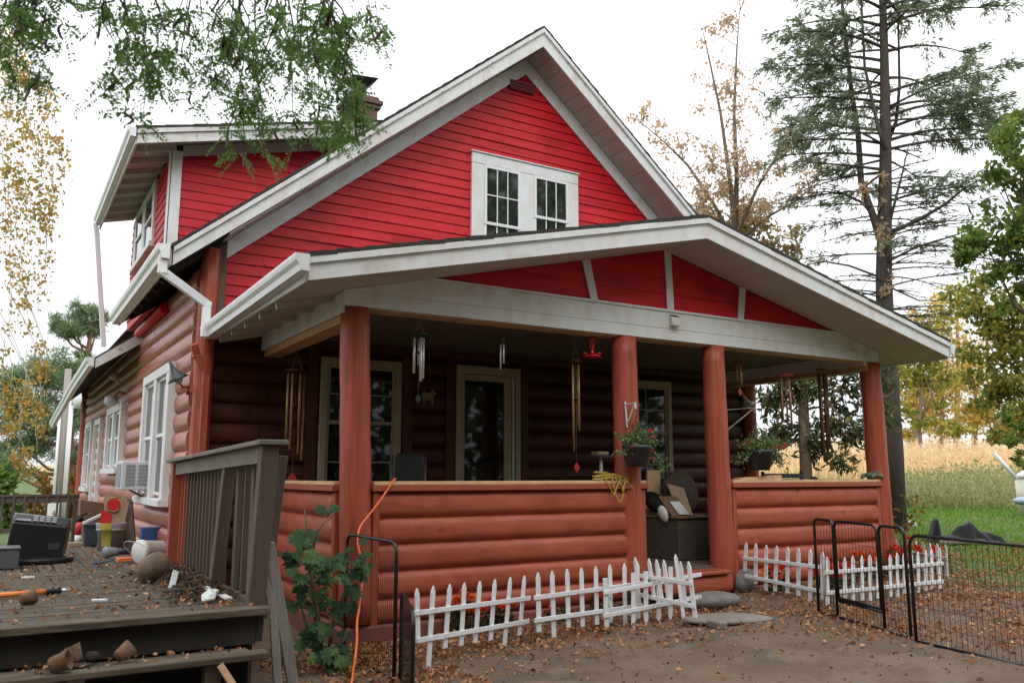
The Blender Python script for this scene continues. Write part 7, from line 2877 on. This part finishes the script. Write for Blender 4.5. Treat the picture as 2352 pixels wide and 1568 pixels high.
# --- honey locust: its limbs hang over the view from the left and behind
LD = 5.2
lb = Vector((-2.6, 3.0, 0))
t = tree('locust_tree', 'feathery green locust with curled brown pods hanging in from above', (lb.x, lb.y, gz(lb.x, lb.y)))
mb = MB()
hub = lb + Vector((.4, .1, 5.6))
polytube(mb, [lb, lb + Vector((.1, 0, 2)), lb + Vector((.2, .05, 4)), hub, hub + Vector((.2, -.5, 2.5))], .21, .08, 12)
st = [(215, 60), (240, 175), (265, 120), (262, 200), (300, 250), (330, 275), (318, 180), (360, 150), (420, 120), (440, 170), (452, 215), (470, 120), (490, 180), (522, 300), (505, 225), (535, 250), (565, 345), (592, 345), (600, 260), (622, 285), (650, 250), (668, 200), (690, 312), (705, 240), (722, 190), (735, 270), (762, 335), (780, 230), (700, 100), (640, 140),
      (790, 300), (812, 300), (832, 292), (805, 210), (780, 150), (850, 70), (862, 50), (740, 120), (560, 180), (595, 110), (440, 70), (360, 60), (300, 110), (400, 40), (520, 60), (660, 50), (800, 60),  (545, 130), (280, 60), (620, 60), (250, 30), (480, 30), (350, 205), (580, 220), (660, 130), (750, 60),
      (803, 270), (795, 250), (800, 310),
      (10, 110), (30, 140), (20, 60), (55, 90), (70, 170), (85, 180), (100, 60), (120, 60), (135, 40), (60, 40), (5, 160), (45, 170)]
C, D, N_, pod = [], [], [], []
LV = []
for si_, (ex_, ey_) in enumerate(st):
    if si_ % 6 == 3 and si_ < 54:
        continue
    dist = LD + g.uniform(-.7, .7)
    e_ = DP(ex_, ey_, dist)
    s_ = DP(ex_ * .93 + 20 + g.normal(0, 25), min(-70, ey_ - 260) + g.normal(0, 15), dist + g.normal(0, .2))
    mid = (hub + s_) / 2 + Vector((0, 0, .45))
    mb.tube([hub, mid, s_], [.03, .018, .009], 5, cap=False)
    n = 10
    pts = [s_ + (e_ - s_) * (i / n) + Vector((.04 * math.sin(i * .7 + ex_) + g.normal(0, .014), .06 * math.cos(i * .6 + ey_) + g.normal(0, .014), .05 * math.sin(i / n * PI))) for i in range(n + 1)]
    polytube(mb, pts, .008, .002, 5)
    L = (e_ - s_).length
    nodes = [g.uniform(.35, 1.0) for _ in range(int(L / .26))] + [1.0]
    for un in nodes:
        i = min(n - 1, int(un * n))
        p0 = pts[i] + (pts[i + 1] - pts[i]) * (un * n - i)
        tw_ = Vector((g.normal(0, 1), g.normal(0, 1), g.normal(-.2, .5))).normalized() * g.uniform(.03, .15)
        mb.tube([p0, p0 + tw_], [.003, .0015], 3, cap=False)
        for j in range(int(g.integers(3, 7))):
            p = p0 + tw_ * g.random()
            d = Vector((g.normal(0, 1), g.normal(0, 1), -.45 + g.normal(0, .45))).normalized()
            ll = g.uniform(.10, .20)
            sd = d.cross(Vector(g.normal(size=3))).normalized()
            m_ = 11
            for k_ in range(m_):
                u2 = (k_ + 1) / m_
                q = p + d * ll * u2 + Vector((0, 0, -.04 * u2 * u2))
                for s2 in (-1, 1):
                    LV.append((q.x, q.y, q.z, d.x * .45 + sd.x * s2, d.y * .45 + sd.y * s2, d.z * .45 + sd.z * s2))
        if g.random() < .5:
            pod.append(p0)
mb.build('trunk', M['bark'], t)
LV = np.array(LV)
M['locust'] = leafmat('locust_leaflet', [lin(66, 104, 48), lin(88, 130, 60), lin(108, 146, 72), lin(128, 152, 82), lin(76, 114, 60)], .5, .5)
V = leaves(g, LV[:, :3], .031, unit(LV[:, 3:]), wide=.42, spread=.12)
# unseen extra crown behind the camera, added to block sky light and darken the porch
n = 15000
q = unit(g.normal(size=(n, 3))) * g.random((n, 1)) ** .45
Cb = np.array([-3.5, -5.5, 7.2]) + q * np.array([8.5, 6.5, 4.2])
lump = np.sin(Cb[:, 0] * 1.3 + 2 * np.sin(Cb[:, 2])) * np.sin(Cb[:, 1] * 1.2) * np.sin(Cb[:, 2] * 1.5 + Cb[:, 0] * .6)
Cb = Cb[lump > -.35]
V2 = leaves(g, Cb, .42, wide=.4)
quads_obj('crown', np.concatenate([V, V2]), M['locust'], t)
M['pod'] = mat('curled_brown_pod', (.10, .06, .028), .55, .3, 12)
mb = MB()
for p in pod:
    a0 = g.uniform(0, 6)
    ax = Vector((math.cos(a0), math.sin(a0), 0))
    tw = g.uniform(1.5, 3.5)
    pts = [p + ax * (.022 * math.sin(s_ * tw)) + Vector((0, 0, -s_ * .045)) for s_ in np.linspace(0, g.uniform(1.8, 3.2), 9)]
    mb.tube(pts, [.004, .006, .008, .0085, .009, .0085, .008, .006, .003], 5)
tag(mb.build('pods', M['pod'], t), None, kind='stuff')

# --- the wood on the far side of the yard, behind the camera: it shades the porch and shows in its windows
M['woodleaf'] = leafmat('wood_leaf', [lin(58, 80, 40), lin(80, 100, 48), lin(110, 112, 56), lin(130, 106, 60)], .3, .6)
n = 30000
x = g.uniform(-22, 30, n)
y = -9 - .12 * x + g.normal(0, 2.4, n)
zt = 6.5 + 10 * smooth(9, 15, x) + 2.2 * np.sin(x * .55) + 1.5 * np.sin(x * 1.7 + 1)
z = zt * g.random(n) ** .8
C = np.stack([x, y, z], -1)
lump = np.sin(x * 1.1 + np.sin(z * .9)) * np.sin(y * 1.0) * np.sin(z * 1.2 + x * .4)
C = C[lump > -.45]
o = quads_obj('woods', leaves(g, C, .62, wide=.6), M['woodleaf'])
tag(o, kind='stuff', label='leafy wood behind the viewer, mirrored in the windows')
